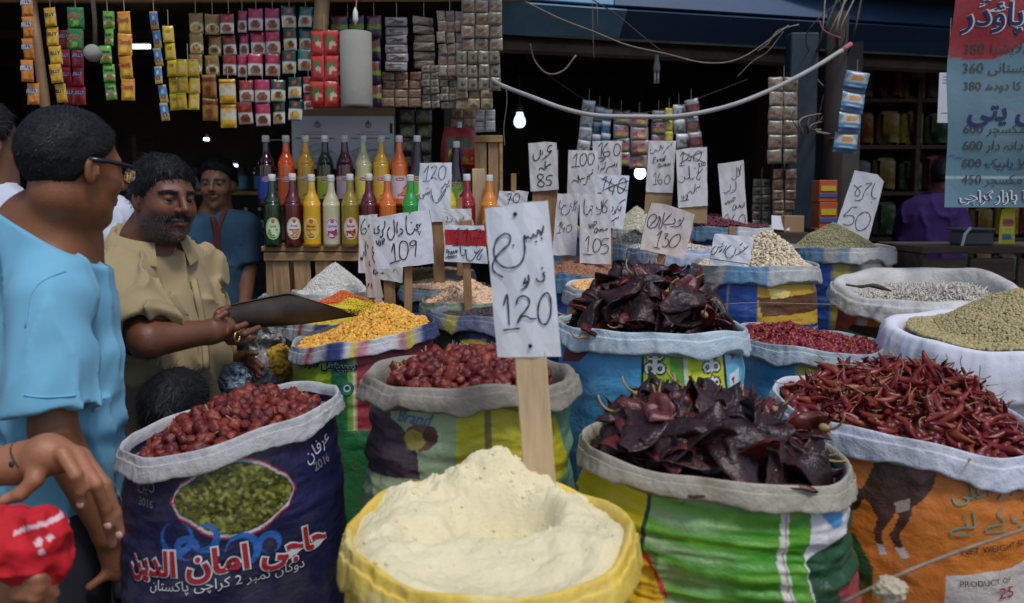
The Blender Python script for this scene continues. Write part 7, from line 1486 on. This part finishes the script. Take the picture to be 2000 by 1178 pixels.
# --- shopkeeper in beige shirt with the scoop
def shopkeeper():
    Rh = frame_from((.80, -.60), .08, .03); c = P(322, 389, 2.22); k = .93; fb = frame_from((.80, -.60))
    root = empty('person', (P(310, 700, 2.3)[0], 2.3, 0)); o3 = np.array(root.location); tag(root, 'bearded shopkeeper in a beige shirt tipping a scoop', 'person')
    sh, el, wr = P(240, 545, 2.18), P(288, 664, 1.99), P(412, 648, 2.10); pm = P(438, 642, 2.14)
    shl, ell, wrl = P(385, 530, 2.46), P(405, 690, 2.50), P(455, 706, 2.36); pml = P(478, 705, 2.32); nb = P(293, 470, 2.27)
    F1 = [[P(434, 632, 2.12), P(426, 612, 2.12), P(446, 600, 2.15)], [P(432, 640, 2.11), P(424, 622, 2.10), P(441, 611, 2.11)], [P(444, 652, 2.12), P(462, 640, 2.11), P(480, 633, 2.13)], [P(450, 660, 2.13), P(478, 652, 2.12), P(505, 640, 2.16)], [P(448, 668, 2.14), P(474, 668, 2.14), P(495, 660, 2.18)]]
    F2 = [[P(480, 700, 2.31), P(500, 706, 2.30), P(512, 716, 2.30)], [P(482, 708, 2.31), P(500, 718, 2.30), P(508, 730, 2.30)], [P(478, 714, 2.32), P(492, 728, 2.31), P(498, 742, 2.31)], [P(474, 716, 2.33), P(482, 734, 2.32), P(486, 750, 2.32)], [P(474, 698, 2.30), P(486, 690, 2.27), P(500, 690, 2.26)]]
    def core(p):
        d = s_cone(p, c + Rh @ np.array((0, -.025, -.06)), nb, .066, .078); d = smin(d, s_cone(p, nb - np.array((0, 0, .065)), sh + np.array((.01, .02, .0)), .066, .058), .05); d = smin(d, s_cone(p, nb - np.array((0, 0, .065)), shl, .066, .056), .05)
        return smin(d, s_cone(p, nb - np.array((0, 0, .08)), P(305, 620, 2.28), .08, .12), .04)
    def skin(p):
        d = smin(head_sdf(p, c, Rh, k, jaw=1.12), core(p), .025)
        d = smin(d, s_chain(p, [sh, el, wr], [.052, .046, .030]), .02); d = smin(d, s_chain(p, [shl, ell, wrl], [.052, .046, .030]), .02)
        def h1(p):
            d = s_flat(p, wr, pm, .032, .033, (0, 1, -.3), .6)
            for f in F1: d = smin(d, s_chain(p, f, [.0095, .0088, .0078], .004), .006)
            return d
        def h2(p):
            d = s_flat(p, wrl, pml, .031, .032, (0, 1, .3), .6)
            for f in F2: d = smin(d, s_chain(p, f, [.0095, .0088, .0078], .004), .006)
            return d
        d = smin(d, near(p, pm, .18, h1), .012); d = smin(d, near(p, pml, .18, h2), .012)
        return d
    base = c255(122, 76, 54, k=.85); A_ = np.array([sh, el, wr, pm, shl, ell, wrl, pml, c, nb])
    bo, V, Q = body(root, skin, A_.min(0) - .13, A_.max(0) + np.array((.16, .12, .15)), .0032, skin_mat('brown_skin_b', base), lambda V: head_cols(V, c, Rh, k, base, c255(150, 92, 82), c255(70, 44, 34), .75, (.035, .033, .032), True, 1.0), o3)
    eyes(bo, c, Rh, k, (.25, 1, -.1), o3)
    N_ = vnormals(V, Q); q = (V - c) @ Rh / k; ax = np.abs(q[:, 0]); rs = np.random.default_rng(8)
    bm_ = (q[:, 2] < -.040 - .2 * np.maximum(.03 - q[:, 1], 0)) & (q[:, 2] > -.125) & (q[:, 1] > .0) & ~((np.abs(q[:, 2] + .0585) < .013) & (ax < .024)) & (np.linalg.norm(q, axis=1) < .15); mo = (np.abs(q[:, 2] + .043 + .28 * np.maximum(ax - .006, 0)) < .007) & (ax < .034) & (q[:, 1] > .07)
    m_grey_b = M('grizzled_beard', (.10, .095, .09), .6, var=0, island=.7)
    ib = rs.choice(np.nonzero(bm_)[0], 1500); dn = np.tile(Rh @ np.array((0, .15, -1.)), (len(ib), 1)); strands('beard', root, V[ib], N_[ib], dn, .011, .0006, m_grey_b, 3, o3, .5)['kind'] = 'stuff'
    im = rs.choice(np.nonzero(mo)[0], 700); sd = (np.sign(q[im, 0])[:, None] * Rh[:, 0] * .8 - Rh[:, 2] * .7); strands('moustache', root, V[im], N_[im], sd, .012, .0007, m_hairs, 4, o3, .4)['kind'] = 'stuff'
    br = (np.abs(q[:, 2] - .0255 - .10 * np.minimum(ax - .03, 0) + .35 * np.maximum(ax - .04, 0)) < .006) & (ax > .012) & (ax < .055) & (q[:, 1] > .05); ie = rs.choice(np.nonzero(br)[0], 500); strands('eyebrow', root, V[ie], N_[ie], np.sign(q[ie, 0])[:, None] * Rh[:, 0], .009, .0006, m_hairs, 5, o3, .3)['kind'] = 'stuff'
    do_hair(root, c, Rh, k, .013, 31, o3, 6500, .022, .12, [-.065, -.062, -.045, -.025, -.012, .022, .052, .066], .3, nz=.005, h=.003)
    zs = [.66, .85, 1.0, 1.12, 1.22, 1.29, 1.35, 1.39]; Yt = 2.28
    cs = [P(318, 980, Yt), P(318, 820, Yt), P(316, 700, Yt), P(308, 600, Yt), P(300, 550, Yt), P(296, 510, Yt), P(292, 480, Yt), P(290, 460, Yt)]
    def shirt(p):
        d = torso_sdf(p, zs, cs, [.16, .165, .16, .145, .12, .09, .06, .05], [.20, .205, .20, .19, .165, .125, .08, .06], fb, .66, 1.36, .03)
        d = smin(d, core(p) - .014, .03)
        dirn = (el - sh) / np.linalg.norm(el - sh); e2 = el - dirn * .015; t = (p - e2) @ dirn; sl = smax(s_cone(p, sh, e2, .074, .078), t, .004); sl = smin(sl, smax(np.abs(t + .024) - .024, s_cone(p, e2 - dirn * .06, e2, .082, .086), .006), .003)
        sl = smax(sl, -smax(s_cone(p, sh, e2 + dirn * .1, .06, .070), -(t + .035), .002), .002); d = smin(d, sl, .022)
        d = smin(d, s_cone(p, shl, shl + (ell - shl) * .9, .072, .075), .03)
        d = smax(d, (p - (nb + np.array((0, 0, .004)))) @ np.array((.30, -.25, .92)), .004)
        vo = s_ell(p, P(372, 512, 2.10), (.020, .05, .060), Euler((0, .35, 0)).to_matrix()); d = smax(d, -vo, .008)
        arm = np.exp(-((p - (sh + el) / 2) ** 2).sum(1) / .012); wst = np.exp(-((p - P(320, 690, 2.14)) ** 2).sum(1) / .03)
        return d - wrinkle(p, 14, .004, (7, 7, 4)) - fold2(p, 14, .013) - .006 * np.sin(p[:, 2] * 75 + p[:, 0] * 40) * arm - .005 * np.sin(p[:, 2] * 28 + p[:, 0] * 70) * wst
    m_sh = M('beige_cotton', c255(166, 148, 112), .9, var=.1, vscale=7, bump=.2, bscale=350, spec=.15)
    lo = np.array((-1.36, 1.90, .64)); hi = np.array((-.72, 2.62, 1.44)); cloth('shirt', root, shirt, lo, hi, .005, m_sh, o3)
    # collar, open at the front
    a = np.linspace(-2.75, 2.75, 40); ring_ = lambda r, z, lo_: np.array([nb + r * (fb[:, 0] * math.sin(t) - fb[:, 1] * math.cos(t)) + np.array((0, 0, z + lo_ * (1 - math.cos(t)) * .5)) for t in a])
    L1, L2, L3 = ring_(.086, .042, -.050), ring_(.096, .046, -.050), ring_(.124, -.006, -.060); L3[:, 2] += .004 * np.sin(np.arange(40) * .7); Vc = np.concatenate([L1, L2, L3, L3 + np.array((0, 0, -.004)), L1 + np.array((0, 0, -.03))]); i = np.arange(39); Fc = np.concatenate([np.stack([i + 40 * j, i + 1 + 40 * j, i + 1 + 40 * (j + 1), i + 40 * (j + 1)], 1) for j in range(3)] + [np.stack([i + 160, i + 161, i + 1, i], 1)])
    ob('collar', mesh('collar', Vc - o3, Fc, m_sh), root)
    pts = [trace(x, y, shirt, 1.8, 2.6) for x, y in ((376, 545), (384, 580), (392, 620), (398, 665), (402, 720))]; g = G(); g.tube(smooth_line(np.array(pts) - o3 + np.array((.004, -.004, 0)), 4), .010, 6, squash=.3); g.ob('placket', m_sh, root, True)
    for x, y in ((380, 560), (388, 600), (395, 645)): p_ = trace(x, y, shirt, 1.8, 2.6); ob('button', mesh('button', ICO2[0] * np.array((.005, .003, .005)), ICO2[1], m_cap), root, loc=p_ - o3 + np.array((0, -.008, 0)))
    feet = [np.array((-1.02, 2.2, .07)), np.array((-.92, 2.42, .07))]; pants(root, [P(312, 960, 2.22), P(320, 960, 2.36)], feet, M('beige_trousers', (.32, .27, .19), .9), o3, .13); shoes(root, feet, (.8, -.6), o3, m_shoe)
    o = empty('finger_ring', P(463, 658, 2.10)); tag(o, 'gold ring on the hand holding the scoop', 'ring'); t = np.linspace(0, 2 * np.pi, 17); G().tube(np.stack([.003 * np.cos(t), .0115 * np.cos(t), .0125 * np.sin(t)], 1), .0028, 6).ob('band', M('gold_metal', (.55, .38, .10), .3, metal=.9), o, True)
shopkeeper()
# scoop with pouring lentils
a, b = P(434, 622, 2.17), P(688, 588, 2.60); sc_o = empty('scoop', a); tag(sc_o, 'dark metal grain scoop held over the yellow lentils', 'scoop')
ax_ = (b - a) / np.linalg.norm(b - a); L_ = np.linalg.norm(b - a); up_ = np.array((-.12, -.50, 1.)); up_ -= ax_ * up_.dot(ax_); up_ /= np.linalg.norm(up_); sd_ = np.cross(ax_, up_)
t = np.linspace(0, 1, 40); T, A = np.meshgrid(t, np.linspace(-1, 1, 36), indexing='ij'); al = np.interp(T, [0, .42, .6, .8, .93, 1], [2.9, 2.9, 2.1, 1.45, .8, .12]); rr = np.interp(T, [0, .3, .6, 1], [.030, .042, .050, .050]); an = A * al
W = a + T[..., None] * L_ * ax_ + rr[..., None] * (np.sin(an)[..., None] * sd_ - np.cos(an)[..., None] * up_); Wi = W - .0 + (a + T[..., None] * L_ * ax_ - W) * .05; f = grid_faces(40, 36)
m_scoop = M('blackened_metal', (.050, .038, .028), .5, metal=.2, var=.5, vscale=9, bump=.2, dirt=(.12, .085, .05), dirt_amt=.5, dirt_scale=8)
ob('trough', mesh('trough', np.vstack([W.reshape(-1, 3), Wi.reshape(-1, 3)]) - a, [f, f[:, ::-1] + 1440], m_scoop), sc_o); G().tube(W[:, 0][:39] - a, .0022, 6).ob('rolled_edge', m_scoop, sc_o, True); G().tube(W[:, -1][:39] - a, .0022, 6).ob('rolled_edge', m_scoop, sc_o, True)
V, F = ICO2; ob('end_cap', mesh('end_cap', V * .029, F, m_scoop), sc_o, loc=(ax_ * .005))
rs = np.random.default_rng(2); n = 1900; tt = rs.uniform(.72, 1.0, n); lat = rs.normal(size=n) * .5; base_ = a + tt[:, None] * L_ * ax_ - up_ * (.034 - .02 * (tt[:, None] - .7)) + sd_ * (lat * .030)[:, None] * (1.25 - tt[:, None]) * 2 + up_ * rs.uniform(0, .022, n)[:, None] * (1.15 - tt[:, None]) * 3
m2 = 1500; q = rs.uniform(0, 1, m2); S = SACKS['mung']; tip = b - up_ * .035; land = np.array((tip[0] + .05, tip[1] + .03, S['c'][2] + .035)); st = tip[None] * (1 - q[:, None]) + land[None] * q[:, None]; st[:, 2] = tip[2] + (land[2] - tip[2]) * q ** 1.7; st += rs.normal(size=(m2, 3)) * (.004 + .016 * q[:, None]) * np.array((1, 1, .6))
pp = np.vstack([base_, st]); gv, gf = gs('seed'); W = np.einsum('nij,vj->nvi', rmats(len(pp), rs), gv) * .0034 + pp[:, None]
o = ob('pouring_lentils', mesh('pouring_lentils', W.reshape(-1, 3), (gf[None] + (np.arange(len(pp)) * len(gv))[:, None, None]).reshape(-1, 3), _mc['yellow_lentil'])); tag(o, 'yellow lentils pouring off the scoop tip', 'lentils', kind='stuff')

# --- young man in blue kurta at the back
def simple_person(label, hc, Y, fwd, hk, shpx, torso, skinc, clothm, hairt, arms, name_c='kurta', hpitch=0.0, extra=None, stache=0.0, beard=0.0, zl=ZH_, h=.0055, trous=None, hands=True, seed=1):
    Rh = frame_from(fwd[0], hpitch); fb = frame_from(fwd[1]); c = P(*hc, Y); root = empty('person', (torso[0][0][0] if False else c[0], Y, 0)); o3 = np.array(root.location); tag(root, label, 'person')
    nb = P(shpx[0], shpx[1], Y + .02); A_ = [c, nb] + [q for ar in arms for q in ar]
    def skin(p):
        d = head_sdf(p, c, Rh, hk); d = smin(d, s_cone(p, c + Rh @ np.array((0, -.025, -.06)) * hk, nb, .056 * hk, .07), .03); d = smin(d, s_cone(p, nb, nb - np.array((0, 0, .15)), .07, .09), .03)
        for ar in arms:
            d = smin(d, s_cone(p, nb - np.array((0, 0, .1)), ar[0], .08, .045), .03); d = smin(d, s_chain(p, ar[:3], [.047, .042, .027]), .02)
            if len(ar) > 3:
                d = smin(d, s_flat(p, ar[2], ar[3], .03, .034, (0, 1, 0), .6), .012); v = (ar[3] - ar[2]); v = v / np.linalg.norm(v); s_ = np.cross(v, (0, 1., 0)); s_ /= np.linalg.norm(s_)
                for kf in (-1.5, -.5, .5, 1.5): d = smin(d, s_chain(p, [ar[3] + s_ * kf * .014, ar[3] + s_ * kf * .014 + v * .035, ar[3] + s_ * kf * .013 + v * .065 + np.array((0, -.01, 0))], [.0095, .009, .0075], .004), .006)
                d = smin(d, s_cone(p, (ar[2] + ar[3]) / 2 - s_ * .02, ar[3] - s_ * .045 + np.array((0, -.01, 0)), .012, .009), .008)
        return d
    B_ = np.array(A_); bo, V, Q = body(root, skin, B_.min(0) - .14, B_.max(0) + .15, h, skin_mat('skin_' + str(seed), skinc), lambda V: head_cols(V, c, Rh, hk, skinc, tuple(np.array(skinc) * np.array((1.1, .85, .85))), tuple(np.array(skinc) * .5), beard, (.02, .018, .018), True, stache), o3)
    eyes(bo, c, Rh, hk, (0, 1, -.05), o3); do_hair(root, c, Rh, hk, hairt, 40 + seed, o3, 3500, .026, .2, zl, .45, h=.0055 if h > .0055 else .004, nz=.004)
    cs, hd, hw, z0 = torso; zs = [q[2] for q in cs]; od = np.argsort(zs)
    def gar(p):
        d = torso_sdf(p, [zs[i] for i in od], [cs[i] for i in od], [hd[i] for i in od], [hw[i] for i in od], fb, z0, max(zs), .03)
        for ar in arms:
            d = smin(d, s_cone(p, nb - np.array((0, 0, .06)), ar[0], .07, .066), .04); dirn = (ar[1] - ar[0]) / np.linalg.norm(ar[1] - ar[0]); e2 = ar[1] + (dirn * -.02 if len(ar) > 3 else dirn * 0); t = (p - e2) @ dirn
            sl = smax(s_cone(p, ar[0], e2, .068, .066), t, .004) if len(ar) > 3 else smin(s_cone(p, ar[0], ar[1], .068, .06), s_cone(p, ar[1], ar[2], .06, .05), .02); d = smin(d, sl, .02)
        d = smax(d, -s_cone(p, nb + np.array((0, -.01, -.01)), c, .066, .06), .006); return d - wrinkle(p, seed + 20, .004, (7, 7, 3.5)) - fold2(p, seed, .009)
    T_ = np.array(cs + [q for ar in arms for q in ar[:3]]); lo = T_.min(0) - .26; hi = T_.max(0) + .2; lo[2] = z0 - .03; cloth(name_c, root, gar, lo, hi, .012 if h > .0075 else .009, clothm, o3)
    feet = [np.array((c[0] - .09, Y + .02, .07 + (.2 if Y > 4.2 else 0))), np.array((c[0] + .09, Y + .02, .07 + (.2 if Y > 4.2 else 0)))]; pants(root, [np.array((c[0] - .08, Y + .02, z0 + .12)), np.array((c[0] + .08, Y + .02, z0 + .12))], feet, trous or m_denim, o3, .10)
    return root, gar, o3, nb, fb
Yk = 3.75
m_kurta = M('blue_kurta_cotton', c255(62, 92, 114), .9, var=.12, vscale=8, bump=.2, bscale=300, spec=.15)
m_maroon = M('maroon_trim', c255(104, 46, 42), .9, var=.15)
kr, gar, o3, nb, fb = simple_person('young man in blue kurta with maroon trim at the back', (424, 362), Yk, ((.08, -1.0), (.05, -.99)), .95, (422, 418),
    ([P(425, 800, Yk + .04), P(425, 640, Yk + .04), P(425, 520, Yk + .03), P(424, 460, Yk + .03), P(423, 432, Yk + .03), P(423, 416, Yk + .03)], [.15, .135, .125, .12, .105, .07], [.20, .18, .17, .175, .15, .08], .62), c255(150, 104, 76, k=.9), m_kurta, .020,
    [[P(476, 442, Yk + .02), P(484, 525, Yk - .0), P(478, 600, Yk - .06), P(470, 632, Yk - .08)], [P(376, 442, Yk + .06), P(370, 525, Yk + .03), P(380, 600, Yk - .02), P(384, 632, Yk - .04)]], stache=.9, beard=.25, seed=2, zl=[-.05, -.045, -.03, .008, .018, .038, .064, .080])
for pts in (((409, 412), (416, 425), (421, 445), (422, 470), (420, 492)), ((440, 410), (434, 425), (427, 445), (426, 470), (426, 494))):
    w_ = np.array([trace(x, y, gar, 3.3, 4.2) for x, y in pts]); G().tube(smooth_line(w_ - o3 + np.array((0, -.004, 0)), 4), .012, 6, squash=.3).ob('maroon_trim', m_maroon, kr, True)
# --- two men in white behind the man in blue
m_wk = M('white_kurta_cotton', c255(196, 202, 216), .9, var=.06, vscale=8, bump=.15, bscale=300, spec=.15)
Yw = 2.42
simple_person('man in white shirt cut off by the left edge', (-28, 285), Yw, ((.5, .86), (.4, .9)), 1.05, (-25, 372), ([P(-40, 900, Yw), P(-40, 700, Yw), P(-36, 500, Yw), P(-34, 420, Yw), P(-30, 385, Yw), P(-28, 368, Yw)], [.15, .14, .13, .125, .1, .07], [.2, .19, .19, .185, .15, .085], .6), c255(140, 98, 70, k=.9), m_wk, .012, [[P(22, 415, Yw), P(20, 560, Yw - .03), P(20, 680, Yw - .08)], [P(-95, 415, Yw + .05), P(-100, 560, Yw), P(-100, 680, Yw)]], seed=3, h=.008)
Yw = 2.75
simple_person('man in white kurta hidden behind the man in blue', (158, 296), Yw, ((-.25, .97), (.55, .83)), .98, (172, 378), ([P(170, 900, Yw), P(170, 700, Yw), P(172, 520, Yw), P(174, 450, Yw), P(176, 405, Yw), P(178, 380, Yw)], [.15, .14, .135, .13, .105, .07], [.2, .19, .19, .19, .16, .085], .6), c255(140, 98, 70, k=.9), m_wk, .014, [[P(226, 432, Yw - .03), P(234, 560, Yw - .08), P(214, 640, Yw - .16)], [P(120, 432, Yw + .06), P(112, 560, Yw), P(120, 680, Yw)]], seed=4, h=.008)
# --- person in purple with their back turned, right shop
Yp = 5.1; m_pur = M('purple_cotton', c255(54, 38, 88), .9, var=.12, vscale=7, bump=.2, bscale=260, spec=.15)
simple_person('person in a purple shirt with back turned at the counter', (1850, 348), Yp, ((.75, .66), (.6, .8)), 1.0, (1836, 384), ([P(1806, 700, Yp), P(1806, 560, Yp), P(1808, 470, Yp), P(1814, 420, Yp), P(1822, 395, Yp), P(1832, 378, Yp)], [.16, .15, .15, .145, .12, .075], [.20, .19, .185, .18, .16, .09], .55), c255(130, 90, 64, k=.9), m_pur, .014, [[P(1862, 415, Yp - .04), P(1882, 470, Yp - .1), P(1906, 470, Yp + .05), P(1918, 468, Yp + .1)], [P(1785, 420, Yp + .02), P(1775, 490, Yp + .05), P(1800, 530, Yp + .2)]], seed=5, h=.006, hpitch=.2)
# --- child whose hair shows behind the navy sack
Yc_ = 2.02
simple_person('child with dark hair half hidden behind the navy sack', (352, 812), Yc_, ((.3, .95), (.3, .95)), .92, (352, 905), ([P(352, 1300, Yc_), P(352, 1150, Yc_), P(352, 1000, Yc_), P(352, 940, Yc_), P(352, 915, Yc_), P(352, 900, Yc_)], [.1, .1, .095, .09, .075, .055], [.14, .13, .13, .13, .11, .065], .32), c255(140, 98, 70, k=.9), M('grey_childs_shirt', (.12, .12, .13), .9), .014, [[P(440, 940, Yc_), P(446, 1050, Yc_ - .02), P(440, 1140, Yc_ - .06)], [P(264, 940, Yc_), P(258, 1050, Yc_ - .02), P(262, 1140, Yc_ - .06)]], name_c='shirt', seed=6, h=.008)

# --- bystander reaching in at the lower left: forearm, hand, and a fist holding a red cloth
def bystander():
    root = empty('person', (-1.45, 1.2, 0)); o3 = np.array(root.location); tag(root, 'bystander reaching in at lower left, only hands in view', 'person')
    Yh = 1.27; wr = P(38, 905, Yh); c = np.array((-1.48, 1.22, 1.52)); Rh = frame_from((.8, .6)); nb = np.array((-1.48, 1.2, 1.36)); sh = np.array((-1.36, 1.06, 1.28)); el = np.array((-1.26, 1.1, 1.0)); shl = np.array((-1.48, 1.36, 1.28)); ell = np.array((-1.40, 1.02, .92)); wr2 = P(-40, 1175, 1.2); pm2 = P(30, 1142, 1.18)
    th = [P(66, 905, Yh - .02), P(68, 938, Yh - .04), P(40, 965, Yh - .05), P(10, 977, Yh - .05)]
    fs = [[P(122, 886, Yh - .03), P(148, 928, Yh - .04), P(158, 958, Yh - .03), P(160, 983, Yh - .02)], [P(148, 884, Yh - .01), P(188, 945, Yh - .02), P(206, 992, Yh), P(213, 1024, Yh + .01)], [P(160, 888, Yh + .015), P(205, 945, Yh + .01), P(227, 1003, Yh + .02), P(235, 1042, Yh + .03)], [P(160, 898, Yh + .03), P(196, 970, Yh + .04), P(213, 1032, Yh + .05), P(220, 1062, Yh + .055)]]
    gr = [[P(36 + dx, 1118 + dy, 1.15), P(74 + dx, 1122 + dy, 1.13), P(102 + dx, 1128 + dy * 1.2, 1.16), P(92 + dx, 1140 + dy, 1.2)] for dx, dy in ((0, 6), (0, 26), (-6, 44))]
    def skin(p):
        d = head_sdf(p, c, Rh, 1.0); d = smin(d, s_chain(p, [c - np.array((0, 0, .06)), nb, nb - np.array((0, 0, .2))], [.058, .07, .1]), .03); d = smin(d, s_chain(p, [nb - np.array((0, 0, .1)), sh, el, wr], [.09, .052, .045, .030]), .02); d = smin(d, s_chain(p, [nb - np.array((0, 0, .1)), shl, ell, wr2], [.09, .052, .045, .032]), .02)
        d = smin(d, s_chain(p, [wr, P(90, 886, Yh - .01), P(125, 892, Yh - .01)], [.026, .026, .021], .02), .015); d = smin(d, s_chain(p, [wr, P(100, 890, Yh + .01), P(155, 896, Yh + .015)], [.025, .025, .016], .02), .02)
        d = smin(d, s_chain(p, th, [.0155, .0125, .0108, .0088], .006), .012)
        for f in fs: d = smin(d, s_chain(p, f, [.0112, .0098, .0088, .0076], .004), .008)
        d = smin(d, s_flat(p, wr2, pm2, .034, .036, (0, 1, 0), .7), .015)
        for f in gr: d = smin(d, s_chain(p, f, [.0110, .0104, .0098, .0086], .004), .005)
        return d
    base = c255(168, 112, 80, k=.95)
    def cols(V):
        C = head_cols(V, c, Rh, 1.0, base, c255(150, 90, 80), c255(90, 56, 40))
        for f in fs + [th]:
            r = np.linalg.norm(V - f[-1], axis=1); m = np.clip(1.35 - r / .016, 0, 1)[:, None]; C = C * (1 - .6 * m) + np.array(c255(214, 150, 128)) * .6 * m
        return C
    body(root, skin, np.array((-1.64, 1.0, .70)), np.array((-.52, 1.48, 1.66)), .0040, skin_mat('brown_skin_c', base), cols, o3)
    do_hair(root, c, Rh, 1.0, .012, 61, o3, 600, .02, .4, ZH_, .3, h=.006)
    def sh_(p):
        d = torso_sdf(p, [.6, .9, 1.2, 1.3, 1.36], [nb] * 5, [.14, .14, .13, .11, .08], [.2, .19, .18, .15, .08], Rh, .6, 1.36, .03); d = smin(d, s_cone(p, sh, sh + (el - sh) * .9, .075, .07), .03); d = smin(d, s_cone(p, shl, shl + (ell - shl) * .8, .075, .07), .03); return smax(d, -s_cone(p, nb, c, .075, .07), .006)
    cloth('shirt', root, sh_, np.array((-1.75, .90, .58)), np.array((-1.16, 1.62, 1.42)), .012, M('grey_shirt', (.2, .2, .22), .9), o3); feet = [np.array((-1.5, 1.1, .07)), np.array((-1.45, 1.3, .07))]; pants(root, [np.array((-1.5, 1.12, .7)), np.array((-1.46, 1.28, .7))], feet, m_denim, o3, .11); shoes(root, feet, (.8, .6), o3, m_shoe)
    for k, f in enumerate(fs[:3]):
        v = f[3] - f[2]; v /= np.linalg.norm(v); ob('fingernail', mesh('fingernail', ICO2[0] * np.array((.0062, .0022, .0075)), ICO2[1], M('fingernail', c255(226, 180, 164), .3, var=0)), root, loc=f[3] + v * .003 + np.array((.001, -.0078, .003)) - o3, rot=(.2, -math.atan2(v[0], -v[2]), 0))
    br = empty('bracelet', P(45, 888, Yh)); tag(br, 'thin black cord with a bead round the wrist', 'bracelet'); b3 = np.array(br.location); w0 = P(62, 898, Yh); dirn = (P(90, 886, Yh) - P(38, 905, Yh)); dirn /= np.linalg.norm(dirn); e1 = np.array((0, -1., 0)); e2 = np.cross(dirn, e1)
    t = np.linspace(0, 2 * np.pi, 25); G().tube([w0 + .0335 * (math.cos(q) * e2 + math.sin(q) * e1) + dirn * .014 * math.cos(q) - b3 for q in t], .0022, 6, cap=False).ob('cord', m_pen, br, True); ob('bead', mesh('bead', ICO2[0] * .0060, ICO2[1], m_pen), br, loc=w0 + e1 * .030 - dirn * .004 + np.array((-.008, 0, .004)) - b3)
    # red cloth
    cc = P(48, 1072, 1.16)
    def rc(p):
        d = s_ell(p, cc, (.052, .038, .046)); d = smin(d, s_ell(p, P(88, 1040, 1.16), (.024, .022, .030)), .02); d = smin(d, s_ell(p, P(98, 1090, 1.16), (.018, .02, .028)), .02); d = smin(d, s_ell(p, P(10, 1030, 1.17), (.03, .03, .026)), .02)
        return d - .006 * fbm(p * np.array((32, 32, 26)), 5, 3) - .012 * (1 - 2 * np.abs(fbm(p * np.array((20, 20, 16)), 9, 3)))
    V, Q = surfnet(rc, cc - .12, cc + .12, .003); V = relax(V, Q, 1); C = np.tile(np.array(c255(196, 18, 32)), (len(V), 1)); px = np.array([cc]); wv = np.array(P(70, 1035, 1.14)); u = V - wv
    m = ((np.abs(u[:, 2] - .25 * u[:, 0] - .008 + 6 * u[:, 0] ** 2) < .0035) & (np.abs(u[:, 0]) < .026)) | (np.hypot(u[:, 0] - .010, u[:, 2] + .014) < .006) | (np.hypot(u[:, 0] - .024, u[:, 2] + .008) < .005) | (np.hypot(u[:, 0] - .016, u[:, 2] + .026) < .005); C[m] = c255(230, 190, 196)
    o = ob('cloth', mesh('cloth', V - cc, Q, M('red_cloth', attr=True, rough=.8, var=.1, vscale=12, bump=.2, bscale=200), C)); o.location = cc; tag(o, 'crumpled red cloth with white print in a fist', 'cloth')
bystander()

# --- plastic bags near the shopkeeper
def bag(label, px, py, Y, r, mat, seed, name='plastic_bag'):
    c = P(px, py, Y); fq = 1.1 / min(r); f = lambda p: s_ell(p, c, r) - .45 * min(r) * fbm((p - c) * fq, seed, 3) - .35 * min(r) * (1 - 2.4 * np.abs(fbm((p - c) * fq * 1.6, seed + 3, 3)))
    V, Q = surfnet(f, c - np.array(r) * 1.9, c + np.array(r) * 1.9, max(.0025, min(r) * .09)); o = ob(name, mesh(name, V - c, Q, mat)); o.location = c; tag(o, label, 'bag')
m_pl = M('grey_plastic_film', (.34, .35, .37), .3, var=.15, vscale=12, spec=.6, crinkle=.5, cscale=18, trans=.25)
bag('crumpled grey plastic bag hanging under the scoop', 520, 650, 2.55, (.045, .05, .10), m_pl, 1)
bag('crumpled pale plastic bag lower beside the yellow cloth', 512, 735, 2.5, (.05, .05, .06), m_pl, 2)
bag('clear plastic bag with a blue strip in the shopkeeper\'s hand', 462, 752, 2.28, (.035, .03, .06), M('clear_blue_film', (.20, .26, .32), .25, var=.3, vscale=14, crinkle=.5, cscale=20, trans=.35), 3)
bag('yellow cloth bag on the ground by the striped sacks', 543, 716, 2.52, (.035, .05, .06), M('yellow_cloth', (.50, .30, .03), .85, var=.2), 4, 'cloth_bag')
bag('dark sack heaped below the shopkeeper', 500, 820, 2.5, (.12, .10, .10), M('dark_burlap', (.05, .045, .04), .9, var=.3), 5, 'low_sack')
bag('frayed cream rag knotted on the low rope at lower right', 1738, 1150, 1.23, (.022, .014, .018), M('cream_rag', (.50, .42, .30), .9, var=.2), 6, 'rag')
g = G(); g.tube(smooth_line([P(1652, 556, 2.70), P(1680, 560, 2.68), P(1705, 558, 2.67), P(1740, 568, 2.68)], 4), [.006] * 4 + [.009] * 4 + [.013] * 3 + [.008, .005], 7, squash=.6); tag(g.ob('bark_strip', m_darkwood, None, True), 'dark strip of bark lying on the wide white sack rim', 'bark')
